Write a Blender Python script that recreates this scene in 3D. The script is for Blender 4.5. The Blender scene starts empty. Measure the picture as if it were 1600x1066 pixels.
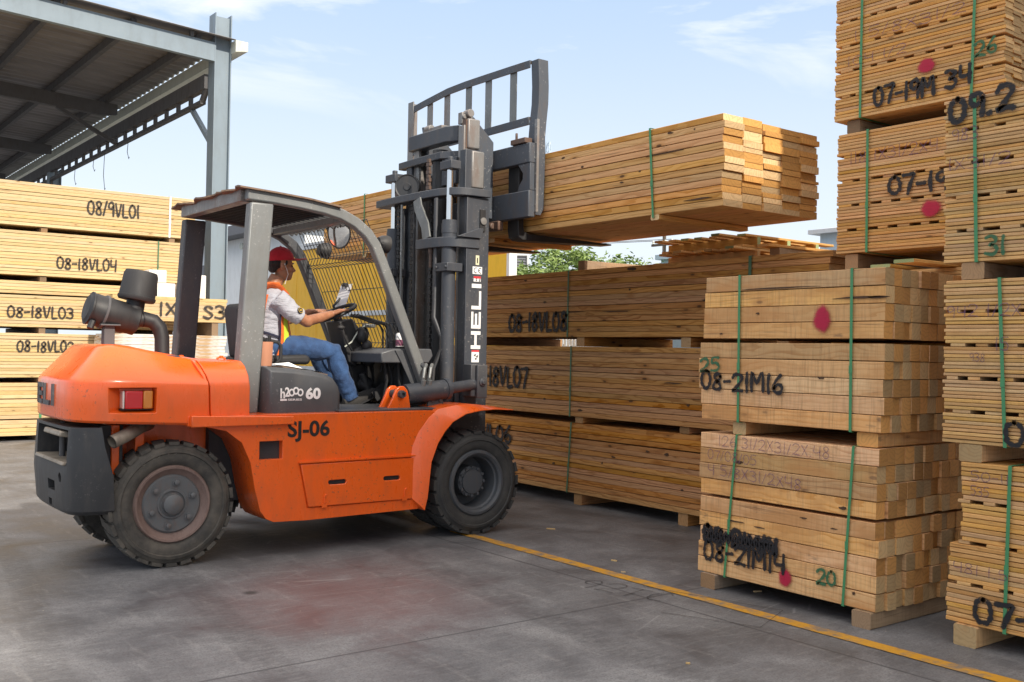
import bpy, bmesh, math, random
from mathutils import Vector, Matrix
R = math.radians
random.seed(7)
SC = bpy.context.scene
COL = SC.collection

# ---------------------------------------------------------------- camera
cam_d = bpy.data.cameras.new("camera")
cam = bpy.data.objects.new("camera", cam_d)
COL.objects.link(cam)
SC.camera = cam
cam_d.sensor_width = 36.0
cam_d.lens = 1577.5 / 1600 * 36
cam_d.clip_start = 0.05
cam_d.clip_end = 3000
_r = Vector((0.795, -0.607, 0.018)).normalized()
_f = Vector((0.6065, 0.795, 0.0099)).normalized()
_u = _r.cross(_f).normalized()
_f = _u.cross(_r).normalized()
cam.matrix_world = Matrix(((_r.x, _u.x, -_f.x, 0), (_r.y, _u.y, -_f.y, 0), (_r.z, _u.z, -_f.z, 1.45), (0, 0, 0, 1)))

# ---------------------------------------------------------------- light
SUN_EL = 36.0
SUN_H = Vector((0.03, -1.0)).normalized()      # horizontal direction towards the sun
SUN_STRENGTH = 3.0
SKY_STRENGTH = 0.15
EXPOSURE = 0.76
sun_d = bpy.data.lights.new("sun", 'SUN')
sun = bpy.data.objects.new("sun", sun_d)
COL.objects.link(sun)
sun_d.energy = SUN_STRENGTH
sun_d.angle = R(1.4)
sun_d.color = (1.0, 0.90, 0.76)
_sd = Vector((SUN_H.x * math.cos(R(SUN_EL)), SUN_H.y * math.cos(R(SUN_EL)), math.sin(R(SUN_EL))))
sun.rotation_euler = _sd.to_track_quat('Z', 'Y').to_euler()
sun.location = _sd * 40

world = bpy.data.worlds.new("World")
SC.world = world
world.use_nodes = True
wn = world.node_tree.nodes
wl = world.node_tree.links
wn.clear()
w_out = wn.new('ShaderNodeOutputWorld')
w_bg = wn.new('ShaderNodeBackground')
w_sky = wn.new('ShaderNodeTexSky')
w_sky.sky_type = 'NISHITA'
w_sky.sun_disc = False
w_sky.sun_elevation = R(SUN_EL)
w_sky.sun_rotation = math.atan2(SUN_H.x, SUN_H.y)
w_sky.air_density = 1.0
w_sky.dust_density = 1.6
w_sky.ozone_density = 1.0
w_bg.inputs['Strength'].default_value = SKY_STRENGTH
# thin cirrus and a milky horizon, by direction in the sky
w_tc = wn.new('ShaderNodeTexCoord')
w_map = wn.new('ShaderNodeMapping')
w_map.inputs['Scale'].default_value = (2.2, 2.2, 9.0)
w_map.inputs['Rotation'].default_value = (0.12, -0.1, 0.5)
w_map.inputs['Location'].default_value = (0.35, 0.1, 0.4)
w_n = wn.new('ShaderNodeTexNoise')
w_n.inputs['Scale'].default_value = 2.0
w_n.inputs['Detail'].default_value = 9
w_n.inputs['Roughness'].default_value = 0.58
w_n.inputs['Distortion'].default_value = 0.5
w_cr = wn.new('ShaderNodeMapRange')
w_cr.inputs['From Min'].default_value = 0.50
w_cr.inputs['From Max'].default_value = 0.72
w_sep = wn.new('ShaderNodeSeparateXYZ')
w_hz = wn.new('ShaderNodeMapRange')        # height in the sky -> cloud amount
w_hz.inputs['From Min'].default_value = 0.20
w_hz.inputs['From Max'].default_value = 0.31
w_mul = wn.new('ShaderNodeMath'); w_mul.operation = 'MULTIPLY'
w_mix = wn.new('ShaderNodeMixRGB')
w_mix.inputs['Color2'].default_value = (4.6, 4.65, 4.75, 1)
w_mz = wn.new('ShaderNodeMapRange')        # milkiness near the horizon
w_mz.inputs['From Min'].default_value = 0.0
w_mz.inputs['From Max'].default_value = 0.55
w_mz.inputs['To Min'].default_value = 0.95
w_mz.inputs['To Max'].default_value = 0.86
w_mix2 = wn.new('ShaderNodeMixRGB')
w_grad = wn.new('ShaderNodeMixRGB')         # milky air: whiter low down, pale blue overhead
w_grad.inputs['Color1'].default_value = (3.6, 3.9, 4.2, 1)
w_grad.inputs['Color2'].default_value = (2.2, 2.9, 3.95, 1)
w_gz = wn.new('ShaderNodeMapRange')
w_gz.inputs['From Min'].default_value = 0.05
w_gz.inputs['From Max'].default_value = 0.40
w_gz.interpolation_type = 'SMOOTHSTEP'
wl.new(w_tc.outputs['Generated'], w_map.inputs['Vector'])
wl.new(w_map.outputs[0], w_n.inputs['Vector'])
wl.new(w_n.outputs['Fac'], w_cr.inputs['Value'])
wl.new(w_tc.outputs['Generated'], w_sep.inputs[0])
wl.new(w_sep.outputs['Z'], w_hz.inputs['Value'])
wl.new(w_sep.outputs['Z'], w_mz.inputs['Value'])
wl.new(w_sep.outputs['Z'], w_gz.inputs['Value'])
wl.new(w_gz.outputs[0], w_grad.inputs['Fac'])
w_top = wn.new('ShaderNodeMixRGB')          # upper sky out of view, brightened as added fill for the shaded yard
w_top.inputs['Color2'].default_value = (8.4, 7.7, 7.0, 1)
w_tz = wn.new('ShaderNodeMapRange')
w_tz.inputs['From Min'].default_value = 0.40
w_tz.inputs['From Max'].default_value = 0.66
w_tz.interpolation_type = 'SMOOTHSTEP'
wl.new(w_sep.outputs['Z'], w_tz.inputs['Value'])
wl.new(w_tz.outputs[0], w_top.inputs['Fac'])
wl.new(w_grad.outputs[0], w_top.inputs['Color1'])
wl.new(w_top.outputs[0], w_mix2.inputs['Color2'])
wl.new(w_cr.outputs[0], w_mul.inputs[0])
wl.new(w_hz.outputs[0], w_mul.inputs[1])
wl.new(w_sky.outputs[0], w_mix2.inputs['Color1'])
wl.new(w_mz.outputs[0], w_mix2.inputs['Fac'])
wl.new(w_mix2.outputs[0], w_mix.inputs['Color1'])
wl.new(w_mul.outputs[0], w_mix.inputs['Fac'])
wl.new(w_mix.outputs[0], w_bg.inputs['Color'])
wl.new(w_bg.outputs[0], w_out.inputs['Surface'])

SC.view_settings.view_transform = 'Standard'
SC.view_settings.look = 'None'
SC.view_settings.exposure = EXPOSURE
SC.view_settings.gamma = 1.0
SC.view_settings.use_curve_mapping = False

# ---------------------------------------------------------------- helpers
WM = {}


def wm(o):
    return WM.get(o, Matrix.Identity(4))


class MB:
    """collects shapes; build() links them as one mesh object"""

    def __init__(s):
        s.v = []; s.f = []; s.attr = []

    def add(s, vs, fs):
        b = len(s.v)
        s.v += [Vector(p) for p in vs]
        s.f += [tuple(i + b for i in f) for f in fs]
        return s

    def box(s, a, b):
        (x0, y0, z0), (x1, y1, z1) = a, b
        return s.add([(x0, y0, z0), (x1, y0, z0), (x1, y1, z0), (x0, y1, z0), (x0, y0, z1), (x1, y0, z1), (x1, y1, z1), (x0, y1, z1)],
                     [(0, 3, 2, 1), (4, 5, 6, 7), (0, 1, 5, 4), (1, 2, 6, 5), (2, 3, 7, 6), (3, 0, 4, 7)])

    def prism(s, pts, axis, a, b):
        n = len(pts)
        def P(p, t):
            return {'x': (t, p[0], p[1]), 'y': (p[0], t, p[1]), 'z': (p[0], p[1], t)}[axis]
        vs = [P(p, a) for p in pts] + [P(p, b) for p in pts]
        fs = [tuple(range(n))[::-1], tuple(range(n, 2 * n))] + [(i, (i + 1) % n, n + (i + 1) % n, n + i) for i in range(n)]
        return s.add(vs, fs)

    def loft(s, rings, caps=True, closed=True):
        n = len(rings[0]); b = len(s.v)
        s.v += [Vector(p) for r in rings for p in r]
        m = n if closed else n - 1
        for k in range(len(rings) - 1):
            for i in range(m):
                j = (i + 1) % n
                s.f.append((b + k * n + i, b + k * n + j, b + (k + 1) * n + j, b + (k + 1) * n + i))
        if caps:
            s.f.append(tuple(b + i for i in range(n))[::-1])
            s.f.append(tuple(b + (len(rings) - 1) * n + i for i in range(n)))
        return s

    def frames(s, path, up=None):
        P = [Vector(p) for p in path]; out = []; prev = None
        for i, p in enumerate(P):
            if i == 0: t = P[1] - P[0]
            elif i == len(P) - 1: t = P[-1] - P[-2]
            else: t = (P[i + 1] - p).normalized() + (p - P[i - 1]).normalized()
            t = t.normalized()
            if up is not None:
                a = Vector(up)
            elif prev is not None:
                a = prev
            else:
                a = Vector((0, 0, 1)) if abs(t.z) < 0.9 else Vector((1, 0, 0))
            u = (a - t * a.dot(t)).normalized()
            prev = u
            out.append((p, t, u, t.cross(u)))
        return out

    def tube(s, path, r, n=10, caps=True, up=None):
        rings = []
        for k, (p, t, u, w) in enumerate(s.frames(path, up)):
            rr = r[k] if isinstance(r, (list, tuple)) else r
            ra, rb = rr if isinstance(rr, (list, tuple)) else (rr, rr)
            rings.append([p + u * (ra * math.cos(2 * math.pi * i / n)) + w * (rb * math.sin(2 * math.pi * i / n)) for i in range(n)])
        return s.loft(rings, caps)

    def beam(s, path, hu, hw, up):
        """rectangular section, half sizes hu along up, hw sideways"""
        rings = []
        fr = s.frames(path, up)
        P = [Vector(p) for p in path]
        for k, (p, t, u, w) in enumerate(fr):
            c = 1.0
            if 0 < k < len(P) - 1:
                c = 1 / max(0.5, (P[k + 1] - P[k]).normalized().dot(t))
            rings.append([p + u * hu * c * a + w * hw * b for a, b in ((-1, -1), (1, -1), (1, 1), (-1, 1))])
        return s.loft(rings)

    def lathe(s, prof, c, axis, n=40, caps=False):
        """prof: (radius, offset along axis)"""
        ax = Vector(axis).normalized()
        a = Vector((0, 0, 1)) if abs(ax.z) < 0.9 else Vector((1, 0, 0))
        u = (a - ax * a.dot(ax)).normalized(); w = ax.cross(u); c = Vector(c)
        rings = [[c + ax * h + u * (r * math.cos(2 * math.pi * i / n)) + w * (r * math.sin(2 * math.pi * i / n)) for i in range(n)] for r, h in prof]
        return s.loft(rings, caps)

    def cyl(s, p0, p1, r, n=16):
        return s.tube([p0, p1], r, n)

    def ball(s, c, r, n=14, rot=None):
        rx, ry, rz = r if isinstance(r, (list, tuple)) else (r, r, r)
        M = rot or Matrix.Identity(3); c = Vector(c); rings = []
        for k in range(1, n // 2 + 4):
            th = math.pi * k / (n // 2 + 4)
            rings.append([c + M @ Vector((rx * math.sin(th) * math.cos(2 * math.pi * i / n), ry * math.sin(th) * math.sin(2 * math.pi * i / n), rz * math.cos(th))) for i in range(n)])
        return s.loft(rings)

    def build(s, name, mat, parent=None, bevel=0.0, local=False, origin=None, smooth=35, attr=None, recalc=True):
        me = bpy.data.meshes.new(name)
        M = Matrix.Identity(4) if local or parent is None else wm(parent).inverted()
        vs = [M @ v for v in s.v]
        loc = Vector((0, 0, 0))
        if origin is not None:
            loc = M @ Vector(origin)
            vs = [v - loc for v in vs]
        me.from_pydata([tuple(v) for v in vs], [], s.f)
        if recalc:
            bm = bmesh.new(); bm.from_mesh(me)
            bmesh.ops.recalc_face_normals(bm, faces=bm.faces)
            bm.to_mesh(me); bm.free()
        if attr:
            a = me.attributes.new(attr[0], 'FLOAT', 'POINT')
            a.data.foreach_set('value', attr[1])
        if smooth:
            me.polygons.foreach_set('use_smooth', [True] * len(me.polygons))
            me.set_sharp_from_angle(angle=R(smooth))
        if mat: me.materials.append(mat)
        o = bpy.data.objects.new(name, me)
        COL.objects.link(o)
        o.location = loc
        if parent:
            o.parent = parent
            WM[o] = wm(parent) @ Matrix.Translation(loc)
        else:
            WM[o] = Matrix.Translation(loc)
        if bevel:
            md = o.modifiers.new('bevel', 'BEVEL'); md.width = bevel; md.segments = 2
            md.limit_method = 'ANGLE'; md.angle_limit = R(38)
        return o


def evaluated_mesh(o):
    bpy.context.view_layer.update()
    dg = bpy.context.evaluated_depsgraph_get()
    return bpy.data.meshes.new_from_object(o.evaluated_get(dg))


def swap_mesh(o, me, smooth=35):
    old = o.data; o.modifiers.clear(); o.data = me
    me.name = o.name
    bpy.data.meshes.remove(old)
    me.polygons.foreach_set('use_smooth', [True] * len(me.polygons))
    me.set_sharp_from_angle(angle=R(smooth))


def cut(o, cutters, bevel=0.0):
    tmp = []
    for c in cutters:
        k = c.build('cutter', None, o.parent)
        md = o.modifiers.new('cut', 'BOOLEAN'); md.operation = 'DIFFERENCE'; md.solver = 'EXACT'; md.object = k
        tmp.append(k)
    me = evaluated_mesh(o)
    swap_mesh(o, me)
    for k in tmp:
        m = k.data; WM.pop(k, None); bpy.data.objects.remove(k); bpy.data.meshes.remove(m)
    if bevel:
        md = o.modifiers.new('bevel', 'BEVEL'); md.width = bevel; md.segments = 2
        md.limit_method = 'ANGLE'; md.angle_limit = R(38)
    return o


def remesh(o, voxel, smooth_it=4, smooth=60):
    md = o.modifiers.new('re', 'REMESH'); md.mode = 'VOXEL'; md.voxel_size = voxel; md.use_smooth_shade = True
    ms = o.modifiers.new('sm', 'SMOOTH'); ms.factor = 0.5; ms.iterations = smooth_it
    swap_mesh(o, evaluated_mesh(o), 180)
    return o


def thing(name, label, cat, loc=(0, 0, 0), rotz=0.0, group=None):
    o = bpy.data.objects.new(name, None)
    COL.objects.link(o)
    o.empty_display_size = 0.2
    o.location = loc; o.rotation_euler = (0, 0, rotz)
    o['label'] = label; o['category'] = cat
    if group: o['group'] = group
    WM[o] = Matrix.Translation(Vector(loc)) @ Matrix.Rotation(rotz, 4, 'Z')
    return o


def tag(o, label, cat, group=None, kind=None):
    if label: o['label'] = label
    if cat: o['category'] = cat
    if group: o['group'] = group
    if kind: o['kind'] = kind
    return o


def text_geo(txt, bold=0.0, xs=1.0):
    """2-D outline of typed letters, unit cap height: verts, faces, width"""
    cu = bpy.data.curves.new('t', 'FONT')
    cu.body = txt; cu.size = 1.0; cu.offset = bold; cu.fill_mode = 'FRONT'; cu.resolution_u = 4
    o = bpy.data.objects.new('t', cu); COL.objects.link(o)
    me = evaluated_mesh(o)
    vs = [v.co.copy() for v in me.vertices]; fs = [tuple(p.vertices) for p in me.polygons]
    bpy.data.objects.remove(o); bpy.data.curves.remove(cu); bpy.data.meshes.remove(me)
    x0 = min(v.x for v in vs); x1 = max(v.x for v in vs); y0 = min(v.y for v in vs); y1 = max(v.y for v in vs)
    h = y1 - y0
    vs = [((v.x - x0) / h * xs, (v.y - y0) / h) for v in vs]
    return vs, fs, (x1 - x0) / h * xs


def decal_text(mb, txt, o, u, v, n, height, bold=0.0, xs=1.0, width=None):
    """typed text laid on a plane: o = lower left, u right, v up, n out"""
    vs, fs, w = text_geo(txt, bold, xs)
    o, u, v, n = Vector(o), Vector(u).normalized(), Vector(v).normalized(), Vector(n).normalized()
    sx = (width / w) if width else height
    mb.add([o + u * (a * sx) + v * (b * height) + n * 0.0025 for a, b in vs], fs)

# ---------------------------------------------------------------- materials
class NT:
    def __init__(s, name):
        s.m = bpy.data.materials.new(name); s.m.use_nodes = True
        s.t = s.m.node_tree; s.n = s.t.nodes; s.l = s.t.links
        s.n.clear()
        s.out = s.n.new('ShaderNodeOutputMaterial')
        s.b = s.n.new('ShaderNodeBsdfPrincipled')
        s.l.new(s.b.outputs[0], s.out.inputs['Surface'])

    def put(s, sock, val):
        if hasattr(val, 'is_linked') or isinstance(val, bpy.types.NodeSocket): s.l.new(val, sock)
        elif isinstance(val, (tuple, list)) and sock.type == 'RGBA' and len(val) == 3: sock.default_value = (*val, 1)
        else: sock.default_value = val

    def coord(s, kind='Object'):
        return s.n.new('ShaderNodeTexCoord').outputs[kind]

    def mapping(s, vec, scale=(1, 1, 1), loc=(0, 0, 0), rot=(0, 0, 0)):
        k = s.n.new('ShaderNodeMapping'); s.l.new(vec, k.inputs[0])
        k.inputs['Scale'].default_value = scale; k.inputs['Location'].default_value = loc; k.inputs['Rotation'].default_value = rot
        return k.outputs[0]

    def noise(s, vec, scale=5.0, detail=4, rough=0.5, dist=0.0, out='Fac'):
        k = s.n.new('ShaderNodeTexNoise'); s.l.new(vec, k.inputs['Vector'])
        k.inputs['Scale'].default_value = scale; k.inputs['Detail'].default_value = detail
        k.inputs['Roughness'].default_value = rough; k.inputs['Distortion'].default_value = dist
        return k.outputs[out]

    def voro(s, vec, scale=5.0, out='Distance', feat='F1'):
        k = s.n.new('ShaderNodeTexVoronoi'); k.feature = feat; s.l.new(vec, k.inputs['Vector'])
        k.inputs['Scale'].default_value = scale
        return k.outputs[out]

    def math(s, op, a, b=0.0, c=None, clamp=False):
        k = s.n.new('ShaderNodeMath'); k.operation = op; k.use_clamp = clamp
        s.put(k.inputs[0], a); s.put(k.inputs[1], b)
        if c is not None: s.put(k.inputs[2], c)
        return k.outputs[0]

    def rng(s, v, a, b, c=0.0, d=1.0, smooth=False):
        k = s.n.new('ShaderNodeMapRange'); s.put(k.inputs['Value'], v)
        if smooth: k.interpolation_type = 'SMOOTHSTEP'
        k.inputs['From Min'].default_value = a; k.inputs['From Max'].default_value = b
        k.inputs['To Min'].default_value = c; k.inputs['To Max'].default_value = d
        return k.outputs[0]

    def mix(s, f, a, b, mode='MIX'):
        k = s.n.new('ShaderNodeMixRGB'); k.blend_type = mode
        s.put(k.inputs['Fac'], f); s.put(k.inputs['Color1'], a); s.put(k.inputs['Color2'], b)
        return k.outputs[0]

    def ramp(s, f, stops):
        k = s.n.new('ShaderNodeValToRGB'); s.put(k.inputs[0], f)
        e = k.color_ramp.elements
        while len(e) < len(stops): e.new(0.5)
        for q, (p, c) in zip(e, stops):
            q.position = p; q.color = (*c, 1)
        return k.outputs[0]

    def vmath(s, op, a, b=None):
        k = s.n.new('ShaderNodeVectorMath'); k.operation = op; s.put(k.inputs[0], a)
        if b is not None: s.put(k.inputs[1], b)
        return k.outputs['Value'] if op in ('LENGTH', 'DISTANCE', 'DOT_PRODUCT') else k.outputs[0]

    def sep(s, v):
        k = s.n.new('ShaderNodeSeparateXYZ'); s.l.new(v, k.inputs[0]); return k.outputs

    def comb(s, x=0.0, y=0.0, z=0.0):
        k = s.n.new('ShaderNodeCombineXYZ')
        for i, q in enumerate((x, y, z)): s.put(k.inputs[i], q)
        return k.outputs[0]

    def rand(s):
        return s.n.new('ShaderNodeObjectInfo').outputs['Random']

    def bump(s, h, strength=0.3, dist=0.01):
        k = s.n.new('ShaderNodeBump'); k.inputs['Strength'].default_value = strength; k.inputs['Distance'].default_value = dist
        s.put(k.inputs['Height'], h); s.l.new(k.outputs[0], s.b.inputs['Normal'])

    def fin(s, col=None, rough=None, metal=None, **kw):
        if col is not None: s.put(s.b.inputs['Base Color'], col)
        if rough is not None: s.put(s.b.inputs['Roughness'], rough)
        if metal is not None: s.put(s.b.inputs['Metallic'], metal)
        for k, v in kw.items(): s.put(s.b.inputs[k.replace('_', ' ')], v)
        return s.m


def wood(name, light, mid, dark, end_a, end_b, ring=0.011, knots=1.0, saw=0.0, var=0.16, grey=0.0, contrast=1.0):
    t = NT(name)
    rnd = t.rand()
    co = t.coord()
    off = t.comb(t.math('MULTIPLY', rnd, 31.7), t.math('MULTIPLY', t.math('FRACT', t.math('MULTIPLY', rnd, 17.3)), 9.1), t.math('MULTIPLY', t.math('FRACT', t.math('MULTIPLY', rnd, 53.9)), 7.7))
    p = t.vmath('ADD', co, off)
    warp = t.noise(t.mapping(p, (0.9, 4, 4)), 1.6, 3, 0.55, out='Color')
    w = t.sep(warp)
    q = t.sep(co)
    r1 = t.math('FRACT', t.math('MULTIPLY', rnd, 91.7)); r2 = t.math('FRACT', t.math('MULTIPLY', rnd, 37.1)); r3 = t.math('FRACT', t.math('MULTIPLY', rnd, 71.3))
    # solid rings round a pith line that lies outside or inside the board and is slightly askew
    yy = t.math('ADD', t.math('ADD', q[1], t.rng(r1, 0, 1, -0.09, 0.09)), t.math('MULTIPLY', t.math('SUBTRACT', w[0], 0.5), 0.14))
    zz = t.math('ADD', t.math('ADD', q[2], t.rng(r2, 0, 1, -0.13, -0.03)), t.math('MULTIPLY', t.math('SUBTRACT', w[1], 0.5), 0.14))
    yy = t.math('ADD', yy, t.math('MULTIPLY', q[0], t.rng(r3, 0, 1, -0.03, 0.03)))
    rad = t.math('SQRT', t.math('ADD', t.math('MULTIPLY', yy, yy), t.math('MULTIPLY', zz, zz)))
    ph = t.math('FRACT', t.math('DIVIDE', rad, ring))
    band = t.rng(ph, 0.45, 0.92, 0, 1, True)
    late = t.rng(ph, 0.97, 1.0, 1, 0)
    band = t.math('MULTIPLY', band, late)
    fib = t.noise(t.mapping(p, (2.0, 75, 75)), 1.0, 3, 0.6)
    big = t.noise(t.mapping(p, (1.2, 6, 6)), 1.0, 2, 0.5)
    col = t.mix(t.math('MULTIPLY', band, t.rng(big, 0.3, 0.7, 0.25 * contrast, 0.95 * contrast)), light, mid)
    col = t.mix(t.rng(fib, 0.35, 0.75, 0, 0.30 if not saw else 0.12), col, mid)
    # board to board tone
    tone = t.n.new('ShaderNodeHueSaturation')
    tone.inputs['Hue'].default_value = 0.5
    t.put(tone.inputs['Value'], t.rng(r1, 0, 1, 1 - var, 1 + var))
    t.put(tone.inputs['Saturation'], t.rng(r2, 0, 1, 0.88, 1.12))
    t.put(tone.inputs['Hue'], t.rng(r3, 0, 1, 0.493, 0.506))
    t.put(tone.inputs['Color'], col)
    col = tone.outputs[0]
    if grey:
        g = t.noise(t.mapping(p, (1.0, 3, 3)), 1.4, 3, 0.6)
        col = t.mix(t.rng(g, 0.5, 0.72, 0, grey), col, (0.22, 0.19, 0.16))
    # knots with a darker halo
    if knots:
        kv = t.voro(t.mapping(p, (4.2, 11, 11)), 1.0)
        pick = t.noise(t.mapping(p, (0.7, 3, 3)), 2.3, 0)
        sel = t.rng(pick, 0.50, 0.54, 0, 1)
        kn = t.math('MULTIPLY', t.rng(kv, 0.075, 0.15, 1, 0, True), sel)
        hal = t.math('MULTIPLY', t.rng(kv, 0.12, 0.40, 0.6, 0, True), sel)
        col = t.mix(t.math('MULTIPLY', hal, knots), col, mid)
        col = t.mix(t.math('MULTIPLY', kn, 0.85 * knots), col, dark)
    if saw:
        sv = t.noise(t.mapping(p, (70, 2, 4)), 1.0, 3, 0.7)
        sv2 = t.noise(t.mapping(p, (5.5, 1.6, 2.5)), 1.0, 3, 0.6)
        sv3 = t.noise(t.mapping(p, (2.2, 5, 5), (3, 1, 7)), 1.0, 4, 0.6)
        col = t.mix(t.math('MULTIPLY', t.rng(sv, 0.47, 0.75, 0, 0.62 * saw), t.rng(sv2, 0.3, 0.6)), col, dark)
        col = t.mix(t.rng(sv2, 0.48, 0.7, 0, 0.40 * saw), col, tuple(min(1, q * 1.12) for q in light))
        col = t.mix(t.rng(sv3, 0.48, 0.66, 0, 0.75 * saw), col, mid)
    # fine checks and dark grain lines along the board
    ck = t.noise(t.mapping(p, (0.55, 34, 34), (2, 5, 3)), 1.0, 2, 0.4)
    ck = t.rng(t.math('ABSOLUTE', t.math('SUBTRACT', ck, 0.5)), 0.0, 0.022, 1, 0)
    ckm = t.noise(t.mapping(p, (1.4, 9, 9), (7, 1, 1)), 1.0, 3, 0.6)
    col = t.mix(t.math('MULTIPLY', ck, t.rng(ckm, 0.50, 0.62, 0, 0.60)), col, dark)
    # dark or bluish stains near some board ends and edges
    st = t.noise(t.mapping(p, (3.0, 9, 9), (1, 8, 4)), 1.0, 4, 0.7)
    col = t.mix(t.math('MULTIPLY', t.rng(st, 0.64, 0.72, 0, 0.55), t.math('GREATER_THAN', r1, 0.45)), col, t.mix(0.5, dark, (0.10, 0.085, 0.075)))
    # end grain
    geo = t.n.new('ShaderNodeTexCoord').outputs['Normal']
    nx = t.math('ABSOLUTE', t.sep(geo)[0])
    isend = t.rng(nx, 0.6, 0.8)
    en = t.noise(t.mapping(p, (1, 30, 30)), 1.0, 3, 0.6)
    ecol = t.mix(t.math('GREATER_THAN', r3, 0.55), end_a, end_b)
    ecol = t.mix(t.math('MULTIPLY', band, 0.35), ecol, t.mix(0.5, ecol, dark))
    ecol = t.mix(t.rng(en, 0.5, 0.8, 0, 0.4), ecol, mid)
    tn = t.n.new('ShaderNodeHueSaturation'); t.put(tn.inputs['Value'], t.rng(r2, 0, 1, 0.62, 1.22)); t.put(tn.inputs['Color'], ecol)
    col = t.mix(isend, col, tn.outputs[0])
    dirt = t.noise(t.mapping(p, (1.6, 7, 7)), 1.0, 5, 0.65)
    col = t.mix(t.rng(dirt, 0.58, 0.80, 0, 0.14 if not saw else 0.3), col, dark)
    t.bump(t.math('ADD', t.math('MULTIPLY', fib, 0.6), t.math('MULTIPLY', band, 0.3)), 0.35, 0.003)
    return t.fin(col, t.rng(fib, 0.2, 0.8, 0.62, 0.85), Specular_IOR_Level=0.25)


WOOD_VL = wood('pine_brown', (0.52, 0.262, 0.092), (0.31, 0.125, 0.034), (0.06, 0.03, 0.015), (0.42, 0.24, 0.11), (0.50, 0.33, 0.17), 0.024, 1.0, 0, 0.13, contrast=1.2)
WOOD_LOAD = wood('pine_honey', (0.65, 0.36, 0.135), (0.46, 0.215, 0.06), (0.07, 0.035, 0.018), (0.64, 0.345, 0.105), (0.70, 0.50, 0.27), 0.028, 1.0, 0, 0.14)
WOOD_PALE = wood('pine_pale', (0.61, 0.455, 0.245), (0.50, 0.335, 0.145), (0.12, 0.06, 0.03), (0.6, 0.4, 0.2), (0.6, 0.42, 0.22), 0.012, 0.8, 0, 0.10, contrast=0.8)
WOOD_ROUGH = wood('rough_timber', (0.68, 0.405, 0.185), (0.50, 0.245, 0.09), (0.13, 0.07, 0.04), (0.64, 0.33, 0.105), (0.58, 0.40, 0.20), 0.024, 0.9, 1.0, 0.24, contrast=0.9)
WOOD_THIN = wood('thin_slat', (0.63, 0.365, 0.14), (0.47, 0.225, 0.07), (0.11, 0.06, 0.03), (0.62, 0.40, 0.18), (0.52, 0.32, 0.13), 0.013, 0.8, 0.3, 0.17, contrast=0.7)
WOOD_GREYISH = wood('weathered_slat', (0.63, 0.39, 0.165), (0.50, 0.265, 0.09), (0.12, 0.07, 0.04), (0.55, 0.40, 0.23), (0.5, 0.34, 0.18), 0.013, 0.8, 0.4, 0.2, grey=0.2, contrast=0.6)
WOOD_DUNNAGE = wood('dunnage_wood', (0.34, 0.245, 0.16), (0.24, 0.16, 0.095), (0.07, 0.045, 0.03), (0.38, 0.23, 0.12), (0.30, 0.2, 0.12), 0.014, 0.8, 0.7, 0.25, grey=0.6)
WOOD_PALLET = wood('pallet_wood', (0.62, 0.37, 0.13), (0.48, 0.24, 0.07), (0.10, 0.05, 0.02), (0.62, 0.40, 0.18), (0.30, 0.38, 0.19), 0.014, 0.8, 0.3, 0.2)


def paint(name, col, rough=0.38, dirt=(0.10, 0.085, 0.07), dirt_amt=0.35, chips=0.0, chip_col=(0.3, 0.3, 0.3), metal=0.0, coat=0.0, scale=1.0, var=0.08):
    t = NT(name)
    co = t.coord()
    n1 = t.noise(co, 2.3 * scale, 6, 0.65)
    n2 = t.noise(t.mapping(co, (9, 9, 3)), 1.2 * scale, 5, 0.65)
    n3 = t.noise(co, 45 * scale, 3, 0.6)
    n4 = t.noise(t.mapping(co, (26, 26, 3.5), rot=(0.5, 0.35, 0)), 2.0 * scale, 4, 0.75)
    c = t.mix(t.rng(n1, 0.3, 0.7, 0, var), col, tuple(min(1, q * 1.6 + 0.02) for q in col))
    c = t.mix(t.math('MULTIPLY', t.rng(n2, 0.48, 0.78), dirt_amt), c, dirt)
    c = t.mix(t.math('MULTIPLY', t.rng(n4, 0.64, 0.74), 0.22 * dirt_amt + 0.05 * (chips > 0)), c, chip_col)
    if chips:
        cm = t.math('MULTIPLY', t.rng(n3, 0.62, 0.66), t.rng(n1, 0.45, 0.6))
        c = t.mix(t.math('MULTIPLY', cm, chips), c, chip_col)
    t.bump(n3, 0.06, 0.002)
    kw = {}
    if coat: kw = dict(Coat_Weight=coat, Coat_Roughness=0.12)
    return t.fin(c, t.rng(n2, 0.3, 0.8, rough, min(1, rough + 0.25)), metal, **kw)


ORANGE = paint('orange_paint', (0.88, 0.120, 0.010), 0.22, (0.34, 0.085, 0.028), 0.34, 0.75, (0.22, 0.09, 0.05), coat=0.5, var=0.12)
GREY = paint('charcoal_paint', (0.058, 0.062, 0.070), 0.42, (0.13, 0.115, 0.10), 0.45, 0.5, (0.22, 0.22, 0.22))
GREY_DK = paint('dark_grey_paint', (0.03, 0.032, 0.036), 0.5, (0.10, 0.085, 0.07), 0.4)
MAST = paint('mast_paint', (0.046, 0.052, 0.064), 0.36, (0.12, 0.10, 0.085), 0.35, 0.6, (0.24, 0.23, 0.22))
CARR = paint('carriage_steel', (0.060, 0.070, 0.087), 0.42, (0.10, 0.07, 0.05), 0.55, 0.8, (0.3, 0.3, 0.3))
GUARD = paint('worn_steel_paint', (0.17, 0.178, 0.178), 0.36, (0.10, 0.085, 0.07), 0.35, 0.8, (0.45, 0.45, 0.44), metal=0.35, var=0.5)
SCRAPED = paint('scraped_steel', (0.23, 0.225, 0.22), 0.38, (0.16, 0.09, 0.06), 0.8, 0.6, (0.6, 0.6, 0.58), metal=0.5, var=0.3)
RUSTY = paint('oily_rust', (0.10, 0.065, 0.05), 0.4, (0.18, 0.08, 0.04), 0.7)
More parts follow.
